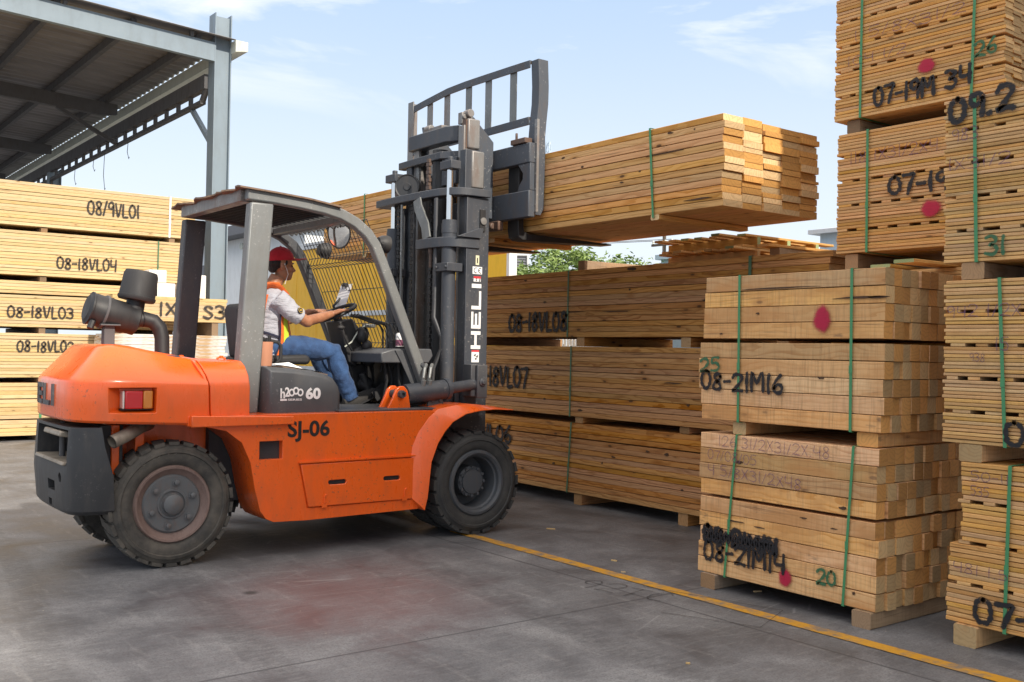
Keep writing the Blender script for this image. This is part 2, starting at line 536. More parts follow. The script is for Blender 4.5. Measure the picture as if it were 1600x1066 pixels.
BLACK = paint('black_plastic', (0.016, 0.016, 0.018), 0.45, (0.06, 0.055, 0.05), 0.35)
VINYL = paint('black_vinyl', (0.022, 0.022, 0.024), 0.55, (0.06, 0.055, 0.05), 0.3)
STEEL_BLUE = paint('blue_grey_steel', (0.20, 0.255, 0.30), 0.5, (0.16, 0.17, 0.17), 0.4, 0.4, (0.32, 0.34, 0.25), scale=0.6)
STEEL_DARK = paint('dark_structural_steel', (0.085, 0.085, 0.09), 0.6, (0.07, 0.055, 0.045), 0.5)
GUTTER = paint('pale_gutter', (0.55, 0.58, 0.52), 0.5, (0.3, 0.3, 0.26), 0.4)
YELLOW = paint('yellow_panel', (0.90, 0.50, 0.016), 0.42, (0.45, 0.26, 0.03), 0.3, scale=0.5)
SILVER = paint('aluminium_rail', (0.62, 0.63, 0.65), 0.35, (0.3, 0.3, 0.3), 0.3, metal=0.6)
WHITE_WALL = paint('white_plaster', (0.72, 0.75, 0.76), 0.8, (0.45, 0.46, 0.45), 0.35, scale=0.4)
FASCIA = paint('dark_fascia', (0.13, 0.135, 0.15), 0.6, (0.2, 0.2, 0.2), 0.3)
SHEDM = paint('pale_blue_sheet', (0.42, 0.52, 0.60), 0.5, (0.3, 0.35, 0.4), 0.3)
PLY = paint('old_plywood', (0.20, 0.135, 0.095), 0.85, (0.07, 0.05, 0.04), 0.8, scale=2)
EXHAUST = paint('sooty_pipe', (0.30, 0.26, 0.21), 0.45, (0.08, 0.06, 0.05), 0.7, metal=0.3)
STRAP_G = paint('green_strap', (0.055, 0.24, 0.10), 0.4, (0.03, 0.12, 0.06), 0.3)
STRAP_GD = paint('dark_green_strap', (0.06, 0.15, 0.075), 0.45, (0.04, 0.08, 0.05), 0.3)
STRAP_W = paint('white_strap', (0.75, 0.78, 0.78), 0.4, (0.5, 0.5, 0.5), 0.3)
WHITE_VINYL = paint('white_decal', (0.78, 0.78, 0.78), 0.45, (0.4, 0.4, 0.4), 0.25, scale=6)
BLACK_VINYL = paint('black_decal', (0.012, 0.012, 0.012), 0.45, (0.1, 0.05, 0.02), 0.2)
RED_VINYL = paint('red_decal', (0.55, 0.03, 0.04), 0.45, (0.3, 0.1, 0.1), 0.2)
CREAM_VINYL = paint('cream_decal', (0.70, 0.66, 0.45), 0.5, (0.4, 0.4, 0.3), 0.3)
WHITE_BOX = paint('white_carton', (0.74, 0.70, 0.66), 0.7, (0.6, 0.55, 0.5), 0.3)
PAPER = paint('white_paper', (0.80, 0.80, 0.82), 0.8, (0.65, 0.65, 0.68), 0.3)
CUP = paint('terracotta_tub', (0.52, 0.235, 0.14), 0.55, (0.25, 0.13, 0.09), 0.4)
COWL = paint('cowl_grey', (0.072, 0.076, 0.084), 0.38, (0.14, 0.13, 0.12), 0.4, 0.3, (0.3, 0.3, 0.3))
REDLENS = NT('red_lens').fin((0.55, 0.012, 0.014), 0.12, Coat_Weight=0.6)
AMBER = NT('amber_lens').fin((0.62, 0.20, 0.02), 0.12, Coat_Weight=0.6)
CLEAR = NT('clear_lens').fin((0.62, 0.55, 0.50), 0.12, Coat_Weight=0.6)
CHROME = NT('chrome_rod').fin((0.72, 0.72, 0.72), 0.12, 1.0)
MIRROR = NT('mirror_glass').fin((0.85, 0.85, 0.83), 0.04, 1.0)


def rubber(name, base, dust, amt):
    t = NT(name); co = t.coord()
    a = t.noise(co, 6, 5, 0.65); b = t.noise(co, 60, 3, 0.6)
    c = t.mix(t.rng(a, 0.38, 0.7, 0.15, amt), base, dust)
    c = t.mix(t.rng(b, 0.55, 0.8, 0, 0.3), c, dust)
    t.bump(b, 0.2, 0.004)
    return t.fin(c, 0.8)


TYRE = rubber('dusty_rubber', (0.028, 0.028, 0.028), (0.15, 0.13, 0.105), 0.75)
LETTER = rubber('worn_letter_rubber', (0.12, 0.11, 0.09), (0.2, 0.18, 0.15), 0.5)
TYRE_F = rubber('black_rubber', (0.022, 0.023, 0.025), (0.10, 0.095, 0.085), 0.45)
LOWPAINT = paint('lower_weight_paint', (0.032, 0.033, 0.036), 0.4, (0.11, 0.095, 0.08), 0.5, 0.5, (0.16, 0.15, 0.14))
RIM = paint('rim_grey', (0.11, 0.115, 0.12), 0.5, (0.16, 0.09, 0.06), 0.55, 0.5, (0.2, 0.1, 0.07), scale=3)
RIM_RUST = paint('rim_rust', (0.20, 0.135, 0.115), 0.55, (0.11, 0.06, 0.045), 0.7, scale=3)
RIM_DK = paint('rim_dark', (0.065, 0.072, 0.082), 0.5, (0.12, 0.10, 0.08), 0.5, scale=3)


def cloth(name, col, fold=0.3, scale=30, var=0.25, col2=None, p=(4, 4, 14)):
    t = NT(name); co = t.coord()
    a = t.noise(t.mapping(co, p), 1.0, 4, 0.6); w = t.noise(co, 160, 2, 0.5)
    c2 = col2 or tuple(q * 0.6 for q in col)
    c = t.mix(t.rng(a, 0.3, 0.7, 0, var * 2), col, c2)
    c = t.mix(t.rng(w, 0.4, 0.7, 0, 0.25), c, c2)
    t.bump(t.math('ADD', a, t.math('MULTIPLY', w, 0.08)), fold, 0.03)
    return t.fin(c, 0.85, Sheen_Weight=0.15)


SHIRT = cloth('grey_white_tee', (0.46, 0.47, 0.53), 0.9, p=(5, 5, 22), var=0.2)
JEANS = cloth('blue_denim', (0.035, 0.095, 0.235), 0.7, var=0.45, col2=(0.014, 0.036, 0.10), p=(9, 9, 9))
CAP = cloth('red_cap_cloth', (0.52, 0.008, 0.022), 0.25, p=(8, 8, 8))
VEST = cloth('orange_vest_cloth', (0.85, 0.16, 0.02), 0.5, p=(6, 6, 12))
TRIM = cloth('dark_trim', (0.02, 0.022, 0.05), 0.2)
REFL = NT('reflective_tape').fin((0.62, 0.75, 0.06), 0.4)
SHOE = cloth('black_shoe_leather', (0.04, 0.037, 0.035), 0.3)
HAIR = cloth('black_hair', (0.012, 0.010, 0.009), 0.6, p=(30, 30, 12))
EYE = NT('eye_dark').fin((0.02, 0.015, 0.012), 0.2)
GOLD = NT('badge_gold').fin((0.62, 0.42, 0.04), 0.6)


def skin():
    t = NT('tan_skin'); co = t.coord()
    a = t.noise(co, 14, 4, 0.6); b = t.noise(co, 90, 3, 0.6)
    c = t.mix(t.rng(a, 0.35, 0.7), (0.40, 0.185, 0.10), (0.29, 0.12, 0.062))
    t.bump(b, 0.12, 0.003)
    return t.fin(c, 0.42, Subsurface_Weight=0.08, Subsurface_Scale=0.01)


SKIN = skin()


def spray(name, col, soft=0.45, alpha=1.0):
    t = NT(name)
    a = t.n.new('ShaderNodeAttribute'); a.attribute_name = 'edge'
    co = t.coord()
    n = t.noise(co, 40, 3, 0.6); n2 = t.noise(t.mapping(co, (6, 6, 60)), 2.0, 2, 0.5)
    e = t.math('ADD', a.outputs['Fac'], t.math('MULTIPLY', t.math('SUBTRACT', n, 0.5), 0.5))
    al = t.math('MULTIPLY', t.rng(e, 1 - soft, 1.0, alpha, 0, True), t.rng(n2, 0.25, 0.5, 0.8, 1.0))
    t.put(t.b.inputs['Alpha'], al)
    return t.fin(col, 0.7)


SPRAY_K = spray('black_spray', (0.010, 0.010, 0.013), 0.48)
SPRAY_KP = spray('black_marker', (0.02, 0.018, 0.02), 0.4, 0.9)
SPRAY_R = spray('crimson_spray', (0.42, 0.006, 0.045), 0.85, 0.97)
SPRAY_G = spray('green_spray', (0.02, 0.12, 0.055), 0.6, 0.95)
PEN_P = spray('purple_crayon', (0.16, 0.075, 0.13), 0.7, 0.62)
FLOOR_PEN = spray('floor_mark_black', (0.03, 0.03, 0.032), 0.7, 0.5)


def concrete():
    t = NT('yard_concrete')
    co = t.coord('Object')
    q = t.sep(co)
    n1 = t.noise(co, 0.42, 6, 0.62, 0.3)
    n2 = t.noise(co, 1.7, 6, 0.62, 0.4)
    n3 = t.noise(co, 30, 4, 0.65)
    n4 = t.noise(t.mapping(co, (7, 1.2, 1), rot=(0, 0, 0.5)), 1.5, 5, 0.65)
    c = t.ramp(n2, [(0.30, (0.075, 0.077, 0.084)), (0.45, (0.138, 0.140, 0.149)), (0.58, (0.195, 0.196, 0.204)), (0.72, (0.28, 0.28, 0.283))])
    c = t.mix(t.rng(n1, 0.44, 0.66, 0, 0.6), c, (0.098, 0.095, 0.096))
    c = t.mix(t.rng(n4, 0.56, 0.74, 0, 0.5), c, (0.30, 0.295, 0.29))
    n5 = t.noise(co, 95, 3, 0.7)
    n6 = t.noise(t.mapping(co, (1, 6, 1), rot=(0, 0, -0.25)), 6, 5, 0.7)
    c = t.mix(t.rng(n3, 0.45, 0.72, 0, 0.42), c, (0.065, 0.065, 0.07))
    c = t.mix(t.rng(n6, 0.52, 0.72, 0, 0.40), c, (0.29, 0.285, 0.28))
    c = t.mix(t.rng(n5, 0.48, 0.66, 0, 0.55), c, (0.05, 0.05, 0.054))
    # faded red stain on the slab
    d = t.vmath('LENGTH', t.vmath('MULTIPLY', t.vmath('SUBTRACT', co, (2.86, 5.25, 0.0)), (1.0, 0.95, 0)))
    d = t.math('ADD', d, t.math('MULTIPLY', t.math('SUBTRACT', n2, 0.5), 1.3))
    c = t.mix(t.rng(d, 0.15, 1.15, 0.34, 0, True), c, (0.23, 0.105, 0.10))
    # pale scuffs and scratches
    sc = t.voro(t.mapping(co, (0.6, 5.5, 1), rot=(0, 0, 0.35)), 1.3, feat='DISTANCE_TO_EDGE')
    c = t.mix(t.math('MULTIPLY', t.rng(sc, 0.0, 0.012, 1, 0), t.rng(n1, 0.45, 0.65, 0, 0.5)), c, (0.40, 0.395, 0.39))
    # dark oil spots
    ov = t.voro(co, 1.1)
    c = t.mix(t.math('MULTIPLY', t.rng(ov, 0.03, 0.07, 0.75, 0), t.rng(t.noise(co, 0.7, 0), 0.5, 0.55)), c, (0.02, 0.02, 0.02))
    # tyre tracks: long dark rubber bands, broken up
    xs = t.math('ADD', q[0], t.math('MULTIPLY', t.math('SINE', t.math('MULTIPLY', q[1], 0.55)), 0.28))
    tread = t.noise(t.mapping(co, (4, 16, 1)), 3.0, 3, 0.6)
    for xx, ww in ((2.15, 0.10), (3.72, 0.11), (1.25, 0.09)):
        dd = t.math('ABSOLUTE', t.math('SUBTRACT', xs, xx))
        c = t.mix(t.math('MULTIPLY', t.rng(dd, ww * .75, ww * 1.2, 0.42, 0, True), t.rng(tread, 0.35, 0.65)), c, (0.045, 0.045, 0.048))
    # hairline cracks and crumbs of sawdust
    wv = t.vmath('ADD', co, t.vmath('MULTIPLY', t.noise(co, 3.0, 4, 0.6, out='Color'), (0.35, 0.35, 0)))
    cr = t.voro(wv, 0.55, feat='DISTANCE_TO_EDGE')
    c = t.mix(t.math('MULTIPLY', t.rng(cr, 0.0, 0.006, 0.22, 0), t.rng(n1, 0.5, 0.6)), c, (0.03, 0.03, 0.032))
    sd = t.voro(co, 9.0)
    c = t.mix(t.math('MULTIPLY', t.rng(sd, 0.03, 0.05, 0.85, 0), t.rng(t.noise(co, 2.1, 2), 0.52, 0.60)), c, (0.42, 0.36, 0.28))
    sd2 = t.voro(t.mapping(co, (1, 1, 1), (3, 4, 0)), 14.0)
    c = t.mix(t.math('MULTIPLY', t.rng(sd2, 0.05, 0.09, 0.8, 0), t.rng(t.noise(co, 1.3, 2), 0.50, 0.60)), c, (0.03, 0.03, 0.03))
    # sawn joints of the slab, along and across
    def joint(v, at, pitch, w):
        f = t.math('ABSOLUTE', t.math('SUBTRACT', t.math('FRACT', t.math('ADD', t.math('DIVIDE', t.math('SUBTRACT', v, at), pitch), 0.5)), 0.5))
        return t.rng(t.math('ADD', f, t.math('MULTIPLY', t.math('SUBTRACT', n3, 0.5), 0.0012)), w / pitch, w / pitch * 1.8, 0.75, 0)
    c = t.mix(t.math('MAXIMUM', joint(q[0], 4.30, 3.6, 0.006), joint(q[1], 4.27, 3.6, 0.006)), c, (0.05, 0.05, 0.055))
    t.bump(t.math('ADD', t.math('MULTIPLY', n3, 0.5), n2), 0.14, 0.01)
    return t.fin(c, t.rng(n2, 0.3, 0.7, 0.42, 0.68), Specular_IOR_Level=0.4)


CONCRETE = concrete()


def line_paint():
    t = NT('yellow_line_paint'); co = t.coord()
    n = t.noise(co, 9, 6, 0.7); n2 = t.noise(co, 55, 4, 0.65); n3 = t.noise(co, 1.3, 3, 0.5)
    c = t.mix(t.rng(n2, 0.35, 0.7, 0, 0.4), (0.58, 0.29, 0.022), (0.40, 0.20, 0.03))
    w = t.math('ADD', n, t.math('MULTIPLY', n3, 0.35))
    c = t.mix(t.rng(w, 0.64, 0.82, 0, 0.85), c, (0.16, 0.155, 0.15))
    return t.fin(c, 0.6)


LINE = line_paint()


def leafmat(name, a, b):
    t = NT(name)
    g = t.n.new('ShaderNodeNewGeometry')
    r = g.outputs['Random Per Island']
    c = t.mix(r, a, b)
    return t.fin(c, 0.55, Subsurface_Weight=0.0, Transmission_Weight=0.0)


LEAF = leafmat('mesquite_leaf', (0.10, 0.17, 0.035), (0.22, 0.30, 0.08))
BARK = paint('bark', (0.09, 0.07, 0.05), 0.9, (0.05, 0.04, 0.03), 0.5)


def corrugated():
    t = NT('roof_sheet_underside'); co = t.coord()
    n = t.noise(t.mapping(co, (0.4, 3, 1)), 1.5, 5, 0.6)
    c = t.mix(t.rng(n, 0.35, 0.7), (0.27, 0.26, 0.26), (0.17, 0.16, 0.16))
    return t.fin(c, 0.55, 0.3)


CORR = corrugated()


def wrapmat():
    t = NT('torn_white_wrap'); co = t.coord()
    n = t.noise(t.mapping(co, (2, 2, 12)), 1.5, 5, 0.65)
    c = t.mix(t.rng(n, 0.45, 0.62), (0.66, 0.62, 0.58), (0.45, 0.30, 0.16))
    t.bump(n, 0.4, 0.02)
    return t.fin(c, 0.5)


WRAP = wrapmat()

# ---------------------------------------------------------------- ground
g = MB().add([(-250, -250, 0), (300, -250, 0), (300, 320, 0), (-250, 320, 0)], [(0, 1, 2, 3)]).build('ground', CONCRETE, smooth=0)
tag(g, 'grey stained concrete yard floor', None, None, 'structure')
ln = MB().add([(4.515, -3, 0.004), (4.615, -3, 0.004), (4.615, 6.72, 0.004), (4.515, 6.70, 0.004)], [(0, 1, 2, 3)]).build('yellow_floor_line', LINE, smooth=0)
tag(ln, 'worn yellow line painted on the concrete yard floor', None, None, 'structure')

# the warehouse at the photographer's back: only its shade is seen
wh = thing('warehouse_building', 'plain pale warehouse block behind the viewer that shades the yard', 'building', (18, -11, 0))
MB().box((1.72, -17, 0), (40, -6, 10.15)).build('wall', WHITE_WALL, wh)
MB().box((1.62, -17.2, 10.152), (40.2, -5.95, 10.4)).build('roof', FASCIA, wh)

# ---------------------------------------------------------------- steel canopy on the left
cn = thing('steel_canopy', 'open steel canopy with a corrugated roof over the pale lumber', 'canopy', (6.6, 17.6, 0))


def icolumn(x, y, z1, w=0.31, d=0.30):
    m = MB()
    m.box((x - w / 2, y - d / 2, 0), (x - w / 2 + 0.02, y + d / 2, z1))
    m.box((x + w / 2 - 0.02, y - d / 2, 0), (x + w / 2, y + d / 2, z1))
    m.box((x - w / 2 + 0.02, y - 0.075, 0.01), (x + w / 2 - 0.02, y - 0.06, z1 - 0.04))
    return m


icolumn(6.785, 17.75, 7.42).build('column', STEEL_BLUE, cn)
icolumn(6.72, 29.6, 6.2).build('column', STEEL_BLUE, cn)


def zr(x, z0=6.545):          # roof slope: drops towards +X
    return z0 + (6.6 - x) * 0.047


# fascia channel along the front, eave box beam along the side
def slope_beam(x0, x1, y, z0, h, d, mat, name, lip=0.0):
    m = MB()
    m.prism([(x0, zr(x0, z0)), (x1, zr(x1, z0)), (x1, zr(x1, z0) + h), (x0, zr(x0, z0) + h)], 'y', y, y + d)
    if lip:
        m.prism([(x0, zr(x0, z0) - 0.004), (x1, zr(x1, z0) - 0.004), (x1, zr(x1, z0) + 0.015), (x0, zr(x0, z0) + 0.015)], 'y', y - 0.004, y + lip)
        m.prism([(x0, zr(x0, z0) + h - 0.015), (x1, zr(x1, z0) + h - 0.015), (x1, zr(x1, z0) + h + 0.004), (x0, zr(x0, z0) + h + 0.004)], 'y', y - 0.004, y + lip)
    return m.build(name, mat, cn)


slope_beam(-7, 6.628, 17.6, 6.545, 0.325, 0.02, STEEL_BLUE, 'fascia_beam', 0.11)
for y in (23.3, 29.3, 35.3):
    m = MB()
    m.prism([(-7, zr(-7, 6.49)), (6.2, zr(6.2, 6.49)), (6.56, 6.56), (6.56, 6.78), (-7, zr(-7, 6.80))], 'y', y - 0.06, y + 0.06)
    m.build('rafter', STEEL_DARK, cn)
for x in (0.9, 2.4, 4.0, 5.22, 6.35):
    MB().box((x - 0.045, 17.64, zr(x, 6.80)), (x + 0.045, 40, zr(x, 6.95))).build('purlin', STEEL_DARK, cn)
for x in (2.0, 4.1, 6.2):
    MB().box((x - 0.03, 17.55, zr(x, 6.875)), (x + 0.03, 17.63, zr(x, 6.985))).build('purlin_cleat', STEEL_DARK, cn)
# corrugated sheet, ribs along X
m = MB(); N = 300; y0, y1 = 17.42, 40.0
pr = []
for i in range(N + 1):
    y = y0 + (y1 - y0) * i / N
    pr.append((y, 0.022 * (1 if (i // 2) % 2 else -1)))
for side in (0, 1):
    pass
vs = []; fs = []
for (y, dz) in pr:
    for x in (-8, 6.95):
        vs.append((x, y, zr(x, 6.985) + dz)); vs.append((x, y, zr(x, 6.988) + dz + 0.003))
for i in range(N):
    a = 4 * i; b = 4 * (i + 1)
    fs += [(a, a + 2, b + 2, b), (a + 1, b + 1, b + 3, a + 3), (a, b, b + 1, a + 1), (a + 2, a + 3, b + 3, b + 2)]
fs += [(0, 1, 3, 2), (4 * N, 4 * N + 2, 4 * N + 3, 4 * N + 1)]
m.add(vs, fs).build('roof_sheet', CORR, cn, smooth=0)
MB().prism([(6.93, 6.72), (7.16, 6.76), (7.16, 6.93), (7.15, 6.93), (7.15, 6.775), (6.94, 6.735), (6.94, 6.93), (6.93, 6.93)], 'y', 17.4, 40).build('gutter', GUTTER, cn)
MB().prism([(6.93, 6.72), (7.16, 6.76), (7.16, 6.93), (6.93, 6.93)], 'y', 17.385, 17.4).build('gutter_end', GUTTER, cn)
MB().box((6.56, 17.9, 6.10), (6.68, 40, 6.36)).build('eave_beam', STEEL_DARK, cn)
MB().box((6.60, 17.9, 6.362), (6.92, 40, 6.37)).build('soffit_strip', GUTTER, cn)
m = MB(); m.box((6.57, 18.1, 5.86), (6.67, 40, 5.93))
y = 18.7
while y < 39:
    m.box((6.59, y, 5.932), (6.65, y + 0.09, 6.098)); y += 0.68
m.prism([(17.9, 6.09), (18.1, 5.88), (18.2, 5.935), (18.02, 6.098)], 'x', 6.58, 6.66)
m.build('lattice_chord', STEEL_DARK, cn)
MB().beam([(6.66, 18.75, 5.86), (6.70, 17.92, 5.15)], 0.04, 0.04, (1, 0, 0)).build('knee_brace', STEEL_BLUE, cn)
MB().beam([(5.3, 23.3, 6.56), (6.6, 23.25, 5.88)], 0.04, 0.04, (0, 1, 0)).build('knee_brace', STEEL_DARK, cn)
MB().beam([(6.62, 29.4, 5.86), (6.62, 29.55, 5.3)], 0.03, 0.03, (1, 0, 0)).build('knee_brace', STEEL_DARK, cn)
for y, L in ((27.0, 0.42), (25.3, 0.30), (24.4, 0.85), (22.6, 0.38)):
    m = MB(); m.tube([(6.62, y, 5.87), (6.61, y + 0.02, 5.87 - L * 0.6), (6.64, y, 5.87 - L), (6.66, y + 0.03, 5.87 - L + 0.05)], 0.007, 5)
    m.build('hanging_wire', STEEL_DARK, cn)

# ---------------------------------------------------------------- yellow panel wall beyond the cab
TX = 12.0
tr = thing('panel_wall', 'long yellow sheet panel wall with silver rails beyond the forklift cab', 'wall', (TX, 21, 0))
MB().box((TX, 15.92, 0.95), (TX + 0.12, 26.7, 4.06)).build('panel', YELLOW, tr, bevel=0.01)
MB().box((TX - 0.035, 15.90, 4.06), (TX + 0.16, 26.72, 4.23)).build('top_rail', SILVER, tr, bevel=0.008)
MB().box((TX - 0.03, 16.05, 2.24), (TX - 0.002, 26.6, 2.36)).build('side_rail', SILVER, tr, bevel=0.008)
MB().box((TX - 0.035, 15.90, 0.78), (TX + 0.16, 26.72, 0.949)).build('bottom_rail', SILVER, tr, bevel=0.008)
MB().box((TX - 0.04, 15.80, 0.0), (TX + 0.15, 15.899, 4.3)).build('corner_post', WHITE_BOX, tr, bevel=0.008)
MB().box((TX - 0.02, 15.92, 0.0), (TX + 0.14, 26.7, 0.779)).build('base_wall', WHITE_WALL, tr)
m = MB()
for k in range(8):
    yy = 16.9 + k * 1.22
    m.box((TX - 0.006, yy, 0.955), (TX - 0.001, yy + 0.025, 2.235)); m.box((TX - 0.006, yy, 2.365), (TX - 0.001, yy + 0.025, 4.055))
m.build('panel_seams', YELLOW, tr)

# ---------------------------------------------------------------- white building with dark eaves behind the trailer
wb = thing('white_building', 'white building with a dark grey overhanging eave behind the yellow trailer', 'building', (22, 48, 0))
MB().box((18, 37.5, 0), (20.5, 66, 6.35)).build('wall', WHITE_WALL, wb)
MB().prism([(17.2, 6.36), (17.2, 6.8), (20.8, 7.1), (20.8, 6.36)], 'y', 37.0, 66.5).build('eave', FASCIA, wb)
MB().box((19.2, 33.0, 0), (20.2, 37.498, 5.9)).build('lower_wing', WHITE_WALL, wb)
MB().box((19.1, 32.9, 5.902), (20.3, 37.49, 6.1)).build('wing_roof', SHEDM, wb)
MB().box((17.6, 47, 4.6), (17.998, 56, 5.3)).build('awning', FASCIA, wb)
m = MB(); m.lathe([(0.02, 0), (0.14, 0.02), (0.16, 0.1), (0.02, 0.14)], (17.86, 43.5, 5.95), (-1, 0, 0), 14); m.build('wall_lamp', GUTTER, wb)
m = MB(); m.lathe([(0.02, 0), (0.14, 0.02), (0.16, 0.1), (0.02, 0.14)], (17.86, 53.0, 5.6), (-1, 0, 0), 14); m.build('wall_lamp', GUTTER, wb)
MB().box((17.9, 41.9, 2.9), (17.998, 42.3, 3.9)).build('meter_box', FASCIA, wb)

# white building with a louvred window, far beyond the right end of the yellow wall
lb = thing('louvre_building', 'white two storey building with a grey louvred window far beyond the brown pine stack', 'building', (32, 40.6, 0), R(52))
# local frame: x out of the front (-x faces the yard), y along the front from its right corner
MB().box((0, 0, 0), (7, 14, 8.6)).build('wall', WHITE_WALL, lb, local=True)
MB().box((-0.2, -0.2, 8.602), (7.2, 14.2, 8.85)).build('roof', FASCIA, lb, local=True)
wf = MB()
Z0, Z1 = 4.9, 6.35
wf.box((-0.06, 0.10, Z0), (0.02, 0.16, Z1)); wf.box((-0.06, 0.92, Z0), (0.02, 0.98, Z1))
wf.box((-0.06, 0.16, Z1 - .07), (0.02, 0.92, Z1)); wf.box((-0.06, 0.16, Z0), (0.02, 0.92, Z0 + .07)); wf.box((-0.05, 0.62, Z0 + .07), (0.01, 0.67, Z1 - .07))
w_o = wf.build('window', STEEL_DARK, lb, local=True)
m = MB()
for k in range(9):
    z = Z0 + 0.09 + k * 0.145
    m.prism([(-.045, z), (-.035, z - .01), (.005, z + .11), (-.005, z + .12)], 'y', .161, .919)
m.build('louvres', FASCIA, w_o, local=True)
MB().box((-.004, .16, Z0), (.004, .92, Z1)).build('dark_opening', BLACK, w_o, local=True)
# white slatted gate seen through the gap of the brown stack
sg = thing('slatted_gate', 'white slatted metal gate seen through the gap in the brown pine stack', 'gate', (14.0, 17, 0))
m = MB()
for k in range(26):
    yy = 15.2 + k * 0.105
    m.box((14.0, yy, 0.15), (14.03, yy + 0.055, 1.75))
m.build('slats', WHITE_BOX, sg)
MB().box((14.031, 15.1, 0.3), (14.07, 17.95, 0.38)).box((14.031, 15.1, 1.5), (14.07, 17.95, 1.58)).build('rail', SILVER, sg)
MB().box((14.0, 15.02, 0), (14.08, 15.1, 1.8)).box((14.0, 17.95, 0), (14.08, 18.03, 1.8)).build('post', SILVER, sg)

# ---------------------------------------------------------------- far things over the stack
sh = thing('metal_shed', 'pale blue metal shed far behind the pallets', 'shed', (30, 27, 0))
MB().box((30, 24.5, 0), (36, 29.3, 5.3)).build('wall', SHEDM, sh)
MB().prism([(29.8, 5.302), (29.8, 5.5), (33, 5.95), (36.2, 5.5), (36.2, 5.302)], 'y', 24.3, 29.45).build('roof', SHEDM, sh)
s2 = thing('warehouse_shed', 'low grey blue shed with a window band behind the tall slat stack', 'shed', (20, 13, 0))
MB().box((20, 9, 0), (27, 14.4, 4.3)).build('wall', SHEDM, s2)
MB().prism([(19.8, 4.302), (19.8, 4.4), (23.5, 5.0), (27.2, 4.4), (27.2, 4.302)], 'y', 8.8, 14.6).build('roof', SILVER, s2)
MB().box((19.96, 9.4, 3.35), (19.999, 14.1, 3.6)).build('window_band', STEEL_DARK, s2)
MB().box((19.95, 9.4, 2.9), (19.999, 14.1, 3.1)).build('window_band', STEEL_DARK, s2)

pl = thing('utility_pole', 'wooden utility pole with a crossarm and wires on the skyline', 'pole', (45, 43.7, 0))
MB().tube([(45, 43.7, 0), (45, 43.7, 8.75)], [0.17, 0.11], 10).build('post', BARK, pl)
MB().box((44.93, 42.95, 8.10), (45.07, 44.75, 8.24)).build('crossarm', BARK, pl)
for dy in (-0.65, -0.1, 0.45, 0.95):
    MB().lathe([(0.02, 0), (0.07, 0.03), (0.05, 0.1), (0.08, 0.14), (0.03, 0.24)], (45, 43.7 + dy, 8.24), (0, 0, 1), 8).build('insulator', GUTTER, pl)
for dy in (0.95, -0.65):
    pts = [(45 - 20 * t, 43.7 + dy + 26 * t, 8.45 - 2.6 * t * (1 - t) + 1.2 * t) for t in [i / 10 for i in range(11)]]
    MB().tube(pts, 0.02, 4).build('wire', STEEL_DARK, pl)

py = thing('lattice_mast', 'thin lattice radio mast far away above the lifted load', 'mast', (110, 134.7, 0))
m = MB()
for a in range(3):
    an = a * 2.094
    m.tube([(110 + 1.3 * math.cos(an), 134.7 + 1.3 * math.sin(an), 0), (110 + 0.45 * math.cos(an), 134.7 + 0.45 * math.sin(an), 37.5)], 0.09, 5)
for k in range(26):
    z = k * 1.45; r = 1.3 - 0.85 * z / 37.5; r2 = 1.3 - 0.85 * (z + 1.45) / 37.5
    for a in range(3):
        a0 = a * 2.094; a1 = (a + 1) * 2.094
        m.tube([(110 + r * math.cos(a0), 134.7 + r * math.sin(a0), z), (110 + r2 * math.cos(a1), 134.7 + r2 * math.sin(a1), z + 1.45)], 0.05, 4)
m.tube([(110, 134.7, 37), (110, 134.7, 40.5)], 0.06, 4)
m.build('lattice', SHEDM, py)

# tree: trunk, limbs and a crown of many small leaves
def tree(x, y, h, rx, seed, label):
    rd = random.Random(seed)
    t = thing('mesquite_tree', label, 'tree', (x, y, 0))
    m = MB(); tips = []
    def limb(p, d, L, r, dep):
        q = p; pts = [p]; rr = [r]
        for k in range(4):
            d = (d + Vector((rd.uniform(-.25, .25), rd.uniform(-.25, .25), rd.uniform(-.05, .2)))).normalized()
            q = q + d * L / 4; pts.append(q); rr.append(r * (1 - 0.13 * (k + 1)))
        m.tube(pts, rr, 7)
        if dep == 0: tips.append(q); return
        for k in range(rd.randint(3, 4)):
            a = rd.uniform(0, 6.28); sp = rd.uniform(.5, 1.0)
            nd = (d * 0.7 + Vector((math.cos(a) * sp, math.sin(a) * sp, rd.uniform(-.05, .35)))).normalized()
            limb(pts[rd.choice((2, 3, 4))], nd, L * rd.uniform(.6, .8), r * 0.5, dep - 1)
    limb(Vector((x, y, 0)), Vector((0.1, 0, 1)), h * 0.42, 0.22, 3)
    m.build('trunk', BARK, t)
    lf = MB()
    cl = [(q, rd.uniform(0.45, 0.8)) for q in tips]
    for k in range(150):
        a = rd.uniform(0, 6.28); u = rd.random() ** 0.5
        cl.append((Vector((x + rx * u * math.cos(a), y + rx * u * math.sin(a), h * (0.80 - 0.30 * u * u + rd.uniform(-.12, .10)))), rd.uniform(0.35, 0.75)))
    for c, r in cl:
        for k in range(int(150 * r)):
            d = Vector((rd.gauss(0, 1), rd.gauss(0, 1), rd.gauss(0, .6))).normalized() * r * rd.random() ** 0.4
            p = c + d
            if p.z > h: continue
            s = rd.uniform(.05, .10)
            ax = Vector((rd.uniform(-1, 1), rd.uniform(-1, 1), rd.uniform(-.6, .6))).normalized()
            bx = ax.cross(Vector((rd.uniform(-1, 1), rd.uniform(-1, 1), rd.uniform(-1, 1)))).normalized()
            lf.add([p - ax * s * 1.6, p + bx * s * .5, p + ax * s * 1.6, p - bx * s * .5], [(0, 1, 2, 3)])
    lf.build('crown', LEAF, t, smooth=0, recalc=False)


